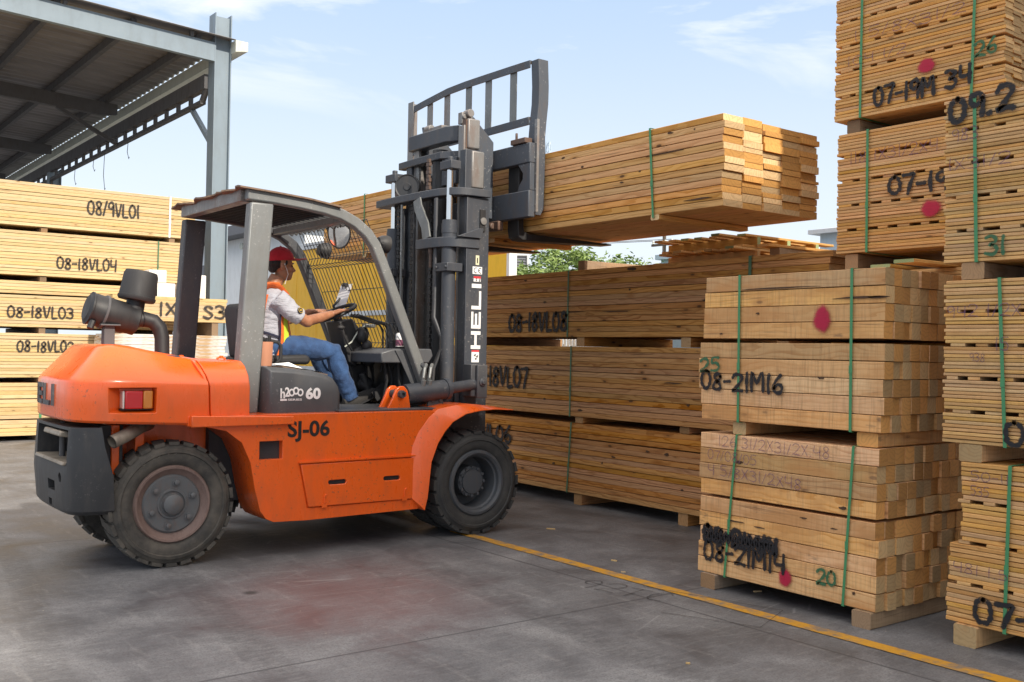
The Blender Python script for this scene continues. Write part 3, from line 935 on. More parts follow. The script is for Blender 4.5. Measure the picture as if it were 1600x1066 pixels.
tree(26.3, 29.9, 6.05, 4.3, 3, 'bushy light green tree beyond the brown pine stack')

# ---------------------------------------------------------------- hand lettering
def _ell(cx, cy, rx, ry, a0=90, a1=450, n=16):
    return [(cx + rx * math.cos(R(a0 + (a1 - a0) * i / n)), cy + ry * math.sin(R(a0 + (a1 - a0) * i / n))) for i in range(n + 1)]


GL = {
    '0': (.62, [_ell(.3, .5, .28, .5)]),
    '1': (.24, [[(.12, 1), (.10, .5), (.12, 0)]]),
    '2': (.62, [[(.02, .8), (.15, .98), (.42, .98), (.55, .76), (.40, .45), (.15, .15), (0, .02), (.3, .05), (.6, .0)]]),
    '3': (.6, [[(.03, .92), (.25, 1), (.5, .82), (.42, .6), (.2, .52), (.45, .45), (.55, .22), (.35, .0), (.0, .08)]]),
    '4': (.58, [[(.05, 1), (.03, .5), (.25, .42), (.52, .5)], [(.52, 1), (.5, .5), (.5, 0)]]),
    '5': (.6, [[(.52, 1), (.1, .98), (.08, .58), (.35, .62), (.54, .35), (.38, .03), (.02, .06)]]),
    '6': (.58, [[(.42, 1), (.15, .65), (.04, .25), (.22, .0), (.48, .1), (.5, .38), (.28, .48), (.06, .3)]]),
    '7': (.56, [[(.0, .98), (.3, 1), (.54, .98), (.38, .55), (.24, 0)]]),
    '8': (.6, [[(.5, .82), (.32, 1), (.1, .82), (.25, .56), (.48, .32), (.45, .08), (.25, 0), (.06, .15), (.15, .42), (.38, .6), (.5, .82)]]),
    '9': (.56, [[(.5, .78), (.35, 1), (.08, .88), (.08, .58), (.3, .5), (.5, .72), (.5, .4), (.46, 0)]]),
    '-': (.42, [[(.02, .48), (.38, .52)]]),
    '.': (.2, [[(.06, .03), (.1, .03)]]),
    '/': (.34, [[(.0, 0), (.3, 1)]]),
    'V': (.58, [[(.02, 1), (.26, 0), (.54, 1)]]),
    'L': (.5, [[(.06, 1), (.05, .04), (.2, .0), (.46, .03)]]),
    'M': (.8, [[(.04, 0), (.08, 1), (.36, .45), (.66, 1), (.72, 0)]]),
    'X': (.56, [[(.02, .9), (.5, .05)], [(.5, .95), (.02, .02)]]),
    'S': (.56, [[(.5, .86), (.25, 1), (.05, .8), (.25, .55), (.5, .3), (.3, .0), (.0, .1)]]),
    'T': (.6, [[(0, .95), (.55, 1)], [(.28, .97), (.26, 0)]]),
    'C': (.55, [_ell(.32, .5, .28, .5, 50, 310)]),
    ' ': (.3, []),
}


def _cr(pts, sub=4):
    if len(pts) < 3: 
        return [(pts[0][0] + (pts[1][0] - pts[0][0]) * t / 4, pts[0][1] + (pts[1][1] - pts[0][1]) * t / 4) for t in range(5)]
    out = []
    for i in range(len(pts) - 1):
        p0 = pts[max(0, i - 1)]; p1 = pts[i]; p2 = pts[i + 1]; p3 = pts[min(len(pts) - 1, i + 2)]
        for k in range(sub):
            t = k / sub
            out.append(tuple(0.5 * (2 * p1[j] + (p2[j] - p0[j]) * t + (2 * p0[j] - 5 * p1[j] + 4 * p2[j] - p3[j]) * t * t + (3 * p1[j] - p0[j] - 3 * p2[j] + p3[j]) * t ** 3) for j in (0, 1)))
    out.append(pts[-1]); return out


class Marks:
    def __init__(s, seed=1):
        s.v = []; s.f = []; s.e = []; s.rd = random.Random(seed); s.k = 0; s.fat = 1.15; s.cuts = []

    def stroke(s, pts, w):
        """pts in surface (u, v) metres; soft round-ended ribbon"""
        s.k += 1; d = s.k * 0.00025
        n = len(pts); b = len(s.v)
        for i, (x, y) in enumerate(pts):
            x0, y0 = pts[max(0, i - 1)]; x1, y1 = pts[min(n - 1, i + 1)]
            L = math.hypot(x1 - x0, y1 - y0) or 1
            nx, ny = -(y1 - y0) / L, (x1 - x0) / L
            ww = w * s.fat * s.rd.uniform(.86, 1.14) * (1 + .18 * math.sin(i * .9 + s.k))
            for q, e in ((-1, 1), (0, 0), (1, 1)):
                s.v.append((x + nx * ww * q, y + ny * ww * q, d)); s.e.append(float(e))
        for i in range(n - 1):
            a = b + 3 * i
            s.f += [(a, a + 1, a + 4, a + 3), (a + 1, a + 2, a + 5, a + 4)]
        for i, sg in ((0, -1), (n - 1, 1)):
            x, y = pts[i]; x0, y0 = pts[max(0, i - 1)]; x1, y1 = pts[min(n - 1, i + 1)]; w_ = w * s.fat
            a0 = math.atan2(y1 - y0, x1 - x0) + (math.pi if sg < 0 else 0)
            c = b + 3 * i + 1; ring = []
            for k in range(7):
                a = a0 - math.pi / 2 + math.pi * k / 6
                s.v.append((x + w_ * math.cos(a), y + w_ * math.sin(a), d)); s.e.append(1.0); ring.append(len(s.v) - 1)
            for k in range(6): s.f.append((c, ring[k], ring[k + 1]))

    def word(s, txt, u0, u1, v0, h, w, v1=None, jit=0.03, italic=0.0):
        tot = sum(GL[c][0] + .12 for c in txt) - .12
        sx = (u1 - u0) / tot; x = 0.0
        s.cuts.append((len(s.v), len(s.f)))
        for c in txt:
            if c == ' ': s.cuts.append((len(s.v), len(s.f)))
            cw, st = GL[c]
            dy = s.rd.uniform(-jit, jit) * 1.5; hs = s.rd.uniform(1 - 2 * jit, 1 + 2 * jit)
            for q in st:
                P = [(a + s.rd.uniform(-jit, jit) * .6, t + s.rd.uniform(-jit, jit) * .6) for a, t in q]
                P = _cr(P)
                out = []
                for a, t in P:
                    u = u0 + (x + a + italic * t) * sx
                    base = v0 + ((v1 - v0) * (x + a) / tot if v1 is not None else 0)
                    out.append((u, base + (t * hs + dy) * h))
                s.stroke(out, w)
            x += cw + .12
        return s

    def blob(s, u, v, ru, rv, rough=0.12):
        b = len(s.v); s.k += 1; d = s.k * 0.00025
        s.v.append((u, v, d)); s.e.append(0.0); n = 28
        rs = [1 + s.rd.uniform(-rough, rough) for _ in range(n)]
        rs = [(rs[i - 1] + rs[i] + rs[(i + 1) % n]) / 3 for i in range(n)]
        for q, e in ((.66, .25), (1.06, 1.0)):
            for k in range(n):
                a = 2 * math.pi * k / n
                s.v.append((u + q * ru * rs[k] * math.cos(a), v + q * rv * rs[k] * math.sin(a), d)); s.e.append(e)
        for k in range(n):
            j = (k + 1) % n
            s.f.append((b, b + 1 + k, b + 1 + j)); s.f.append((b + 1 + k, b + 1 + n + k, b + 1 + n + j, b + 1 + j))
        return s

    def build(s, name, mat, parent, front=-0.006):
        """local frame of a bundle: u = x, v = z, face looks to -y"""
        cuts = sorted(set([(0, 0)] + s.cuts)) + [(len(s.v), len(s.f))]
        o = None
        for (v0, f0), (v1, f1) in zip(cuts, cuts[1:]):
            if v1 <= v0: continue
            m = MB(); m.v = [Vector((u, front - d, v)) for u, v, d in s.v[v0:v1]]; m.f = [tuple(i - v0 for i in f) for f in s.f[f0:f1]]
            o = m.build(name, mat, parent, local=True, smooth=0, attr=('edge', s.e[v0:v1]), recalc=False)
        return o

# ---------------------------------------------------------------- lumber bundles
# local frame of a bundle: x left to right along the boards, y away from the viewer, z up
def board_mesh(m, x0, x1, y0, y1, z0, z1, c=0.003, bow=0.0, rd=random):
    """a board with eased edges and a little bow, open to many boards in one MB"""
    n = 2 if bow == 0 else 5
    rings = []
    for k in range(n):
        t = k / (n - 1); x = x0 + (x1 - x0) * t
        dz = bow * 4 * t * (1 - t)
        Y0, Y1, Z0, Z1 = y0, y1, z0 + dz, z1 + dz
        rings.append([(x, Y0 + c, Z0), (x, Y1 - c, Z0), (x, Y1, Z0 + c), (x, Y1, Z1 - c), (x, Y1 - c, Z1), (x, Y0 + c, Z1), (x, Y0, Z1 - c), (x, Y0, Z0 + c)])
    m.loft(rings)


def bundle(name, label, loc, rotz, L, rows, ncol, colw, mat, seed, group=None, jend=0.012, jface=0.002, limit=100, gap=0.0012, bow=0.0, cat='lumber bundle', front_only=False, lsteps=None, zjit=0.0):
    """rows: list of (z0, z1) in local z, or (z0, z1, 's') for a layer of short cross sticks"""
    rd = random.Random(seed)
    t = thing(name, label, cat, loc, rotz, group)
    jobs = []
    zc = [[r_[0] + (rd.uniform(-zjit, zjit) if i_ else 0) for i_, r_ in enumerate(rows)] + [rows[-1][1] + (rd.uniform(-zjit, zjit * .4) if c_ else 0)] for c_ in range(ncol)] if zjit else None
    for ri, row in enumerate(rows):
        z0, z1 = row[0], row[1]
        if len(row) > 2 and row[2] == 's':
            x = rd.uniform(0.0, 0.06)
            while x < L - 0.05:
                w = rd.uniform(0.055, 0.10)
                jobs.append((0 if front_only else 0, 'stick', x, min(x + w, L), rd.uniform(0.0, 0.012), ncol * colw - 0.01, z0, z1, 0))
                x += w + rd.uniform(0.05, 0.095)
            continue
        dx = lsteps[ri] if lsteps else 0.0
        for c in range(ncol):
            y0 = c * colw + gap * 0.5
            jf = rd.uniform(0, jface) if c == 0 else 0
            a = rd.uniform(-jend, jend * 0.3) + dx
            b = L + rd.uniform(-jend, jend)
            zz = rd.uniform(0, gap)
            za, zb = (zc[c][ri], zc[c][ri + 1]) if zjit and c > 0 else (z0, z1)
            jobs.append((c, 'board', a, b, y0 + jf, (c + 1) * colw - gap * 0.5, za + zz, zb - gap + zz * 0.5, rd.uniform(-bow, bow)))
    jobs.sort(key=lambda j: j[0])
    rest = MB(); k = 0
    for c, nm, x0, x1, y0, y1, z0, z1, bw in jobs:
        if k < limit and not (front_only and c > 0):
            o = Vector(((x0 + x1) / 2, (y0 + y1) / 2, (z0 + z1) / 2))
            m = MB()
            board_mesh(m, x0, x1, y0, y1, z0, z1, min(0.003, (z1 - z0) * 0.18), bw)
            m.build(nm, mat, t, local=True, origin=o) if False else _bb(m, nm, mat, t, o)
            k += 1
        else:
            board_mesh(rest, x0, x1, y0, y1, z0, z1, min(0.003, (z1 - z0) * 0.18), 0)
    if rest.v:
        o = rest.build('inner_boards', mat, t, local=True)
        o['kind'] = 'stuff'
    return t


def _bb(m, nm, mat, t, o):
    m.v = [v - o for v in m.v]
    ob = m.build(nm, mat, t, local=True)
    ob.location = o
    WM[ob] = wm(t) @ Matrix.Translation(o)
    return ob


def strap(t, x0, z0, x1, z1, mat, W=1.0, w=0.016, over=True, front=-0.003):
    """plastic band round a bundle: down the face, over the top and under the bottom"""
    m = MB()
    m.add([(x0 - w / 2, front, z0), (x0 + w / 2, front, z0), (x1 + w / 2, front, z1), (x1 - w / 2, front, z1),
           (x0 - w / 2, front - 0.0015, z0), (x0 + w / 2, front - 0.0015, z0), (x1 + w / 2, front - 0.0015, z1), (x1 - w / 2, front - 0.0015, z1)],
          [(0, 1, 2, 3), (4, 7, 6, 5), (0, 4, 5, 1), (1, 5, 6, 2), (2, 6, 7, 3), (3, 7, 4, 0)])
    zs = z0 + (z1 - z0) * 0.62; xs = x0 + (x1 - x0) * 0.62
    m.box((xs - w * .62, front - .004, zs - .022), (xs + w * .62, front - .0016, zs + .022))
    if over:
        m.box((x0 - w / 2, front, z0 + 0.0005), (x0 + w / 2, W, z0 + 0.002))
        m.box((x1 - w / 2, front, z1 - 0.002), (x1 + w / 2, W, z1 - 0.0005))
    return m.build('strap', mat, t, local=True)


WANE = paint('bark_brown', (0.075, 0.038, 0.02), 0.8, (0.03, 0.018, 0.012), 0.7, scale=8)
_pr = random.Random(77)


def wane(t, u, z, w, h, nm='bark_patch', front=-0.0012):
    """irregular dark sliver of bark or a knot hole on the face of a bundle"""
    n = 9; pts = []
    for k in range(n):
        a = 2 * math.pi * k / n
        q = _pr.uniform(.55, 1.15)
        x = w / 2 * q * math.cos(a) * (1 if abs(math.cos(a)) > .9 else _pr.uniform(.6, 1))
        pts.append((u + x, z + h / 2 * q * math.sin(a)))
    m = MB(); m.prism(pts, 'y', front, front + 0.012)
    return m.build(nm, WANE, t, local=True, smooth=0)


def dunnage(label, p0, p1, w, h, z, mat=None, group='timber bearers under the lumber', name='timber_bearer'):
    """squared timber lying from p0 to p1 (x, y) with its underside at z"""
    d = Vector((p1[0] - p0[0], p1[1] - p0[1])); L = d.length; a = math.atan2(d.y, d.x)
    o = MB()
    board_mesh(o, 0, L, -w / 2, w / 2, 0, h, 0.006)
    ob = o.build(name, mat or WOOD_DUNNAGE, None, local=True)
    ob.location = (p0[0], p0[1], z); ob.rotation_euler = (0, 0, a)
    tag(ob, label, 'timber', group)
    return ob


def even(z0, z1, n, gaps=()):
    """n equal layers between z0 and z1, with (after_layer, gap) openings"""
    tot = sum(g for _, g in gaps); h = (z1 - z0 - tot) / n; z = z0; out = []
    for i in range(n):
        out.append((z, z + h)); z += h
        for a, gp in gaps:
            if a == i + 1: z += gp
    return out


QX = -math.pi / 2        # bundles whose face looks to -X
Y2L = lambda y_left, y: y_left - y      # world y -> local x

# --- tall pale lumber under the canopy, faces look to -Y
LX, LY = 0.95, 16.14
def left_bundle(z0, z1, n, x1, label, seed, gaps=(), text=None):
    t = bundle('lumber_bundle', label, (LX, LY, z0), 0, x1 - LX, even(0, z1 - z0, n, gaps), 10, 0.24, WOOD_PALE, seed, 'pale pine bundles under the canopy', 0.02, 0.006, gap=0.0035, front_only=True, bow=0.002)
    if text:
        s, xa, xb, za, h, w = text
        Marks(seed).word(s, xa - LX, xb - LX, za - z0, h, w).build('spray_code', SPRAY_KP, t)
    return t


b = left_bundle(3.165, 3.815, 13, 5.82, 'topmost pale pine bundle marked 08/9VL01 under the canopy', 11, text=('08/9VL01', 4.15, 4.92, 3.42, 0.20, 0.016))
strap(b, 5.405 - LX, 0.652, 5.40 - LX, -0.002, STRAP_W, 1.2, 0.03)
Marks(5).stroke([(3.70 - LX, 0.28), (3.73 - LX, 0.21)], 0.022); 
b = left_bundle(2.44, 3.09, 14, 5.80, 'pale pine bundle marked 08-18VL04, second from the top under the canopy', 12, text=('08-18VL04', 3.73, 4.59, 2.57, 0.165, 0.015))
strap(b, 5.23 - LX, 0.652, 5.225 - LX, -0.002, STRAP_GD, 1.2, 0.022)
b = left_bundle(1.675, 2.355, 14, 5.85, 'pale pine bundle marked 08-18VL03, split by a thin dark gap', 13, ((10, 0.02),), text=('08-18VL03', 3.07, 3.98, 1.82, 0.155, 0.015))
b = left_bundle(0.93, 1.585, 14, 5.80, 'pale pine bundle marked 08-18VL02 behind the orange counterweight', 14, text=('08-18VL02', 3.21, 3.99, 1.318, 0.15, 0.015))
b = left_bundle(0.075, 0.855, 13, 5.80, 'lowest pale pine bundle under the canopy, just off the floor', 15, ((4, 0.012), (9, 0.008)))
strap(b, 3.545 - LX, 0.782, 3.545 - LX, -0.002, STRAP_G, 1.2, 0.03)
k = 0
for (z, h) in ((0.0, 0.074), (0.857, 0.072), (1.587, 0.087), (2.357, 0.082), (3.092, 0.072)):
    for x in (1.6, 3.55, 5.45):
        lab = '%s bearer under the %s under the canopy' % ({1.6: 'left', 3.55: 'middle', 5.45: 'right'}[x], {0.0: 'lowest pale pine bundle', 0.857: 'pale bundle marked 08-18VL02', 1.587: 'pale bundle marked 08-18VL03', 2.357: 'pale bundle marked 08-18VL04', 3.092: 'pale bundle marked 08/9VL01'}[z])
        dunnage(lab, (x, LY + 0.03 - (0.18 if (x, z) == (3.55, 0.857) else 0)), (x, LY + 2.4), 0.09, h - 0.002, z, group='bearers between the pale bundles')

# --- small stack in front of the canopy column
def mini(z0, z1, n, label, seed, mat, x0=4.25, x1=5.93):
    return bundle('short_board_bundle', label, (x0, 15.0, z0), 0, x1 - x0, even(0, z1 - z0, n), 6, 0.15, mat, seed, 'short board bundles by the column', 0.03, 0.01, front_only=True)


b = mini(1.80, 2.16, 7, 'short board bundle with black letters 1X S3 by the steel column', 21, WOOD_PALE)
Marks(3).word('1X', 4.885 - 4.25, 5.15 - 4.25, 0.085, 0.19, 0.018).build('spray_code', SPRAY_KP, b, -0.012)
Marks(4).word('S3', 5.56 - 4.25, 5.90 - 4.25, 0.07, 0.19, 0.018).build('spray_code', SPRAY_KP, b, -0.012)
b = mini(0.98, 1.60, 12, 'white wrapped short board bundle below the 1X S3 boards', 22, WRAP)
b = mini(0.10, 0.88, 14, 'short board bundle at the foot of the stack by the steel column', 23, WOOD_PALE)
for z, h in ((0, 0.098), (0.882, 0.096), (1.602, 0.196)):
    for x in (4.4, 5.75):
        dunnage('%s bearer %s in the short board stack by the column' % ('left' if x < 5 else 'right', {0: 'on the floor', 0.882: 'under the white wrapped bundle', 1.602: 'under the 1X S3 bundle'}[z]), (x, 15.02), (x, 15.85), 0.10, h, z, group='bearers in the short board stack')
for i, (x, z, w, h) in enumerate(((4.80, 2.162, 0.26, 0.20), (5.02, 2.162, 0.34, 0.21), (4.92, 2.374, 0.27, 0.19), (5.52, 2.162, 0.28, 0.36), (5.30, 2.162, 0.20, 0.20))):
    o = MB().box((-w / 2 + .006, -.13, 0), (w / 2 - .006, .13, h)).build('white_block', WHITE_BOX if i != 4 else WRAP, None, local=True, bevel=0.012)
    o.location = (x, 15.3, z)
    tag(o, ('white block on the short boards, left one of the lower pair', 'white block on the short boards, right one of the lower pair', 'white block lying on top of two others on the short boards', 'tall white wrapped block beside the steel column', 'torn wrapped block between the white blocks')[i], 'block', 'white blocks on the short boards')

# --- long brown pine stack on the right, faces look to -X
VX, VY = 6.335, 9.97
VLB = []
def vl_bundle(z0, z1, n, y1, label, seed, text, gaps=(), mat=None):
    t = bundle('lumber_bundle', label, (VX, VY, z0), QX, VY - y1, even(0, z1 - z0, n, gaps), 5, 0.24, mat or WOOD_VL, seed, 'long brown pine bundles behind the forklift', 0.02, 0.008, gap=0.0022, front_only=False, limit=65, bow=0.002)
    s, ya, yb, za, h, w = text
    Marks(seed).word(s, VY - ya, VY - yb, za - z0, h, w, jit=0.02).build('spray_code', SPRAY_K, t, -0.006)
    VLB.append(t)
    return t


b = vl_bundle(1.595, 2.235, 13, 4.47, 'top brown pine bundle marked 08-18VL08 behind the mast', 31, ('08-18VL08', 8.35, 7.42, 1.66, 0.17, 0.0195))
strap(b, VY - 7.417, 0.642, VY - 7.419, -0.002, STRAP_GD, 1.2, 0.02)
strap(b, VY - 5.21, 0.642, VY - 5.21, -0.002, STRAP_GD, 1.2, 0.03)
b = vl_bundle(0.835, 1.505, 14, 4.4, 'middle brown pine bundle marked 08-18VL07 behind the mast', 32, ('08-18VL07', 9.04, 8.02, 1.085, 0.19, 0.020))
strap(b, VY - 7.36, 0.672, VY - 7.365, -0.002, STRAP_GD, 1.2, 0.02)
b = vl_bundle(0.105, 0.775, 14, 4.45, 'lowest brown pine bundle marked 08-18VL06 behind the front wheel', 33, ('08-18VL06', 9.39, 8.28, 0.50, 0.165, 0.019), ((11, 0.006),))
strap(b, VY - 7.34, 0.672, VY - 7.389, -0.002, STRAP_GD, 1.2, 0.02)
for z, h in ((0.0, 0.103), (0.777, 0.056), (1.507, 0.086)):
    for y in (9.0, 7.25, 5.9, 4.9):
        dunnage('%s bearer under the brown pine bundle marked %s' % ({9.0: 'leftmost', 7.25: 'second', 5.9: 'third', 4.9: 'rightmost'}[y], {0.0: '08-18VL06', 0.777: '08-18VL07', 1.507: '08-18VL08'}[z]), (VX + 0.02, y), (VX + 1.22, y), 0.11, h, z, WOOD_VL, 'bearers between the brown bundles')
dunnage('single brown squared timber lying loose on the top brown bundle', (6.42, 7.33), (8.1, 7.25), 0.10, 0.095, 2.237, WOOD_DUNNAGE, None, 'loose_timber')

for bn, z0, lst in ((VLB[0], 1.595, ((7.78, 1.94, .06, .02), (7.45, 1.835, .55, .016), (6.75, 1.828, .5, .012), (6.55, 2.205, .16, .028), (6.57, 2.02, .035, .02), (8.1, 2.17, .05, .018), (5.68, 1.90, .07, .02), (7.5, 1.74, .03, .015))),
                    (VLB[1], 0.835, ((7.76, 0.98, .04, .02), (7.22, .90, .07, .022), (6.03, 1.20, .22, .016), (5.85, 1.02, .05, .02), (7.6, 1.15, .03, .016), (5.5, 1.33, .10, .012))),
                    (VLB[2], 0.105, ((6.75, .50, .06, .02), (6.32, .59, .05, .018), (6.09, .585, .06, .028), (6.9, .43, .03, .018), (5.9, .3, .05, .018), (7.6, .36, .04, .02)))):
    for y, z, w, h in lst: wane(bn, VY - y, z - z0, w, h)

# --- two pallets on the brown stack
def pallet(z, label, seed):
    rd = random.Random(seed)
    t = thing('wooden_pallet', label, 'pallet', (7.2, 5.95, z), 0, 'pallets on the brown stack')
    def bd(nm, x0, x1, y0, y1, z0, z1, along='x'):
        m = MB()
        L = (x1 - x0) if along == 'x' else (y1 - y0); W_ = (y1 - y0) if along == 'x' else (x1 - x0)
        board_mesh(m, -L / 2, L / 2, -W_ / 2, W_ / 2, 0, z1 - z0, 0.003)
        o = m.build(nm, WOOD_PALLET, t, local=True)
        o.location = wm(t).inverted() @ Vector(((x0 + x1) / 2, (y0 + y1) / 2, z0))
        if along == 'y': o.rotation_euler = (0, 0, math.pi / 2)
    ys = [5.50 + i * 0.145 for i in range(7)]
    for y in ys:
        j = rd.uniform(-.10, .08)
        bd('deck_board', 6.55 + j, 7.75 + rd.uniform(-.05, .1), y, y + 0.09, z + 0.092, z + 0.112)
    for y in ys[::3]:
        j = rd.uniform(-.10, .05)
        bd('bottom_board', 6.58 + j, 7.78, y, y + 0.09, z, z + 0.02)
    for x in (6.75, 7.15, 7.55):
        bd('stringer', x, x + 0.042, 5.48, 6.5, z + 0.0205, z + 0.0915, 'y')
    return t


pallet(2.238, 'bare wooden pallet, lower of the two on the brown stack', 1)
pallet(2.352, 'bare wooden pallet, upper of the two on the brown stack', 2)
o = MB(); board_mesh(o, 0, 1.1, -0.05, 0.05, 0, 0.1, 0.005)
o = o.build('loose_timber', WOOD_DUNNAGE, None, local=True); o.location = (6.75, 5.3, 2.238)
tag(o, 'dark squared timber beside the pallets on the brown stack', 'timber')
o = MB(); board_mesh(o, 0, 1.35, -0.06, 0.06, 0, 0.022, 0.003)
o = o.build('loose_board', WOOD_PALLET, None, local=True); o.location = (6.62, 5.32, 2.340); o.rotation_euler = (0, 0, R(-4))
tag(o, 'loose bright board lying on the dark timber by the pallets', 'board')

# --- two bundles of square timbers in front
MX = 4.817
t16 = bundle('timber_bundle', 'upper square timber bundle marked 08-21M16 with one red spot', (MX, 4.335, 1.045), QX, 1.27, even(0, 0.888, 9, ((5, 0.022),)), 13, 0.0885, WOOD_ROUGH, 41, 'square timber bundles', 0.012, 0.004, gap=0.003, lsteps=[0.015, 0.0, -0.02, -0.015, -0.018, 0.02, 0.02, 0.02, 0.03])
L16 = lambda y: 4.335 - y
for y in (4.037, 3.257): strap(t16, L16(y), 0.890, L16(y - 0.004), -0.002, STRAP_G, 1.15, 0.017, front=-0.006)
Marks(2).word('08-21M16', L16(4.33), L16(3.70), 1.235 - 1.045, 0.105, 0.0125).build('spray_code', SPRAY_K, t16, -0.008)
Marks(3).word('25', L16(4.34), L16(4.18), 1.345 - 1.045, 0.08, 0.011).build('spray_number', SPRAY_G, t16, -0.008)
Marks(4).blob(L16(3.443), 1.662 - 1.045, 0.064, 0.082).build('paint_spot', SPRAY_R, t16, -0.008)
for y, z, w, h in ((3.73, 1.848, .58, .012), (3.22, 1.775, .40, .014), (3.10, 1.775, .16, .016), (3.9, 1.70, .03, .012), (4.18, 1.58, .025, .01), (3.45, 1.33, .05, .014)): wane(t16, 4.335 - y, z - 1.045, w, h)
t14 = bundle('timber_bundle', 'lower square timber bundle marked 08-21M14 standing by the yellow line', (MX, 4.33, 0.092), QX, 1.245, even(0, 0.872, 9, ((5, 0.014),)), 14, 0.0885, WOOD_ROUGH, 42, 'square timber bundles', 0.014, 0.005, gap=0.003)
L14 = lambda y: 4.33 - y; Z14 = 0.092
strap(t14, L14(4.04), 0.874, L14(4.12), -0.002, STRAP_G, 1.2, 0.016, front=-0.006); strap(t14, L14(3.231), 0.874, L14(3.284), -0.002, STRAP_G, 1.2, 0.016, front=-0.006)
Marks(5).word('08-21M14', L14(4.285), L14(3.67), 0.175 - Z14, 0.105, 0.0125, 0.195 - Z14).build('spray_code', SPRAY_K, t14, -0.0085)
mk = Marks(6)
mk.word('08-21M14', L14(4.29), L14(3.725), 0.288 - Z14, 0.092, 0.019, 0.285 - Z14)
zig = [(L14(4.28) + i * 0.019, 0.33 - Z14 + (0.035 if i % 2 else -0.035)) for i in range(29)]
mk.stroke(_cr(zig, 3), 0.013); mk.build('spray_scribble', SPRAY_K, t14, -0.008)
Marks(7).blob(L14(3.668), 0.172 - Z14, 0.052, 0.06).build('paint_spot', SPRAY_R, t14, -0.0075)
Marks(8).word('20', L14(3.45), L14(3.33), 0.182 - Z14, 0.078, 0.0105, 0.19 - Z14).build('spray_number', SPRAY_G, t14, -0.008)
Marks(9).word('126 31/2X31/2X.48', L14(4.18), L14(3.375), 0.889 - Z14, 0.064, 0.004, 0.882 - Z14).build('crayon_note', PEN_P, t14, -0.008)
Marks(13).word('07/08/05', L14(4.265), L14(3.885), 0.805 - Z14, 0.058, 0.004, 0.795 - Z14).build('crayon_note', PEN_P, t14, -0.008)
Marks(14).word('4 5/8X31/2X48', L14(4.26), L14(3.56), 0.708 - Z14, 0.062, 0.004, 0.688 - Z14).build('crayon_note', PEN_P, t14, -0.008)
for y, z, w, h in ((3.30, 0.62, .045, .022), (3.55, 0.53, .06, .01), (4.05, 0.44, .14, .010), (3.86, .43, .10, .008), (3.35, .50, .05, .009), (3.22, .17, .025, .018), (4.02, .80, .05, .03)): wane(t14, L14(y), z - Z14, w, h)
for y in (4.24, 3.16):
    dunnage('grey bearer block under the %s end of the lower square timber bundle' % ('far' if y > 4 else 'near'), (MX - 0.02, y), (MX + 1.25, y), 0.115, 0.09, 0.0, group='bearers under the square timbers')
for y in (4.05, 3.17):
    dunnage('pale bearer at the %s end between the two square timber bundles' % ('far' if y > 4 else 'near'), (MX + 0.03, y), (MX + 1.2, y), 0.13 if y < 4 else 0.10, 0.076, 0.967, WOOD_ROUGH, 'bearers between the square timbers')

# --- tall slat stacks behind and to the right
def slat_rows(H, groups, per, st=0.017, seed=0):
    """groups of thin slats parted by layers of short cross sticks"""
    h = (H - st * (groups - 1)) / (groups * per); z = 0; rows = []
    for gI in range(groups):
        for k in range(per):
            rows.append((z, z + h)); z += h
        if gI < groups - 1:
            rows.append((z, z + st, 's')); z += st
    return rows


WX, WY = 6.05, 4.25
def slat_bundle(x, yl, L, z0, z1, groups, per, ncol, colw, label, seed, mat, jend=0.009, group='slat bundles in tall stacks', front_only=False, limit=95):
    return bundle('slat_bundle', label, (x, yl, z0), QX, L, slat_rows(z1 - z0, groups, per, seed=seed), ncol, colw, mat, seed, group, jend, 0.007, limit=limit, gap=0.0020, bow=0.0015, front_only=front_only, cat='lumber bundle')


a = slat_bundle(WX, WY, 1.19, 3.09, 4.12, 6, 7, 10, 0.105, 'topmost slat bundle marked 07-19M34 against the sky', 51, WOOD_THIN)
W = lambda y: WY - y
Marks(1).word('07-19M', W(3.94), W(3.50), 3.15 - 3.09, 0.115, 0.014, 3.145 - 3.09).build('spray_code', SPRAY_K, a, -0.010)
Marks(31).word('34', W(3.43), W(3.26), 3.17 - 3.09, 0.115, 0.014).build('spray_code', SPRAY_K, a, -0.010)
Marks(2).blob(W(3.561), 3.339 - 3.09, 0.066, 0.055).build('paint_spot', SPRAY_R, a, -0.010)
Marks(3).word('26', W(3.24), W(3.10), 3.325 - 3.09, 0.09, 0.011).build('spray_number', SPRAY_G, a, -0.010)
Marks(9).word('1 5/8X31/2', W(4.1), W(3.3), 3.62 - 3.09, 0.07, 0.004).build('crayon_note', PEN_P, a, -0.010)
Marks(19).word('104 1/2', W(4.15), W(3.7), 3.46 - 3.09, 0.06, 0.004).build('crayon_note', PEN_P, a, -0.010)
strap(a, W(4.04), 1.032, W(4.045), -0.002, STRAP_G, 1.05, 0.018, front=-0.008); strap(a, W(3.235), 1.032, W(3.26), -0.002, STRAP_G, 1.05, 0.018, front=-0.008)
a = slat_bundle(WX, WY - 0.03, 1.19, 2.165, 2.995, 5, 7, 10, 0.105, 'slat bundle marked 07-19M with a red spot, under the topmost one', 52, WOOD_THIN)
Marks(4).word('07-19M', W(3.82) - .03, W(3.30), 2.54 - 2.165, 0.115, 0.015, 2.515 - 2.165).build('spray_code', SPRAY_K, a, -0.010)
Marks(5).blob(W(3.548), 2.411 - 2.165, 0.078, 0.062).build('paint_spot', SPRAY_R, a, -0.010)
Marks(10).word('118 1X31/2X4', W(4.15), W(3.5), 2.78 - 2.165, 0.075, 0.004).build('crayon_note', PEN_P, a, -0.010)
strap(a, W(3.984) - .03, 0.832, W(3.98) - .03, -0.002, STRAP_G, 1.05, 0.018, front=-0.008)
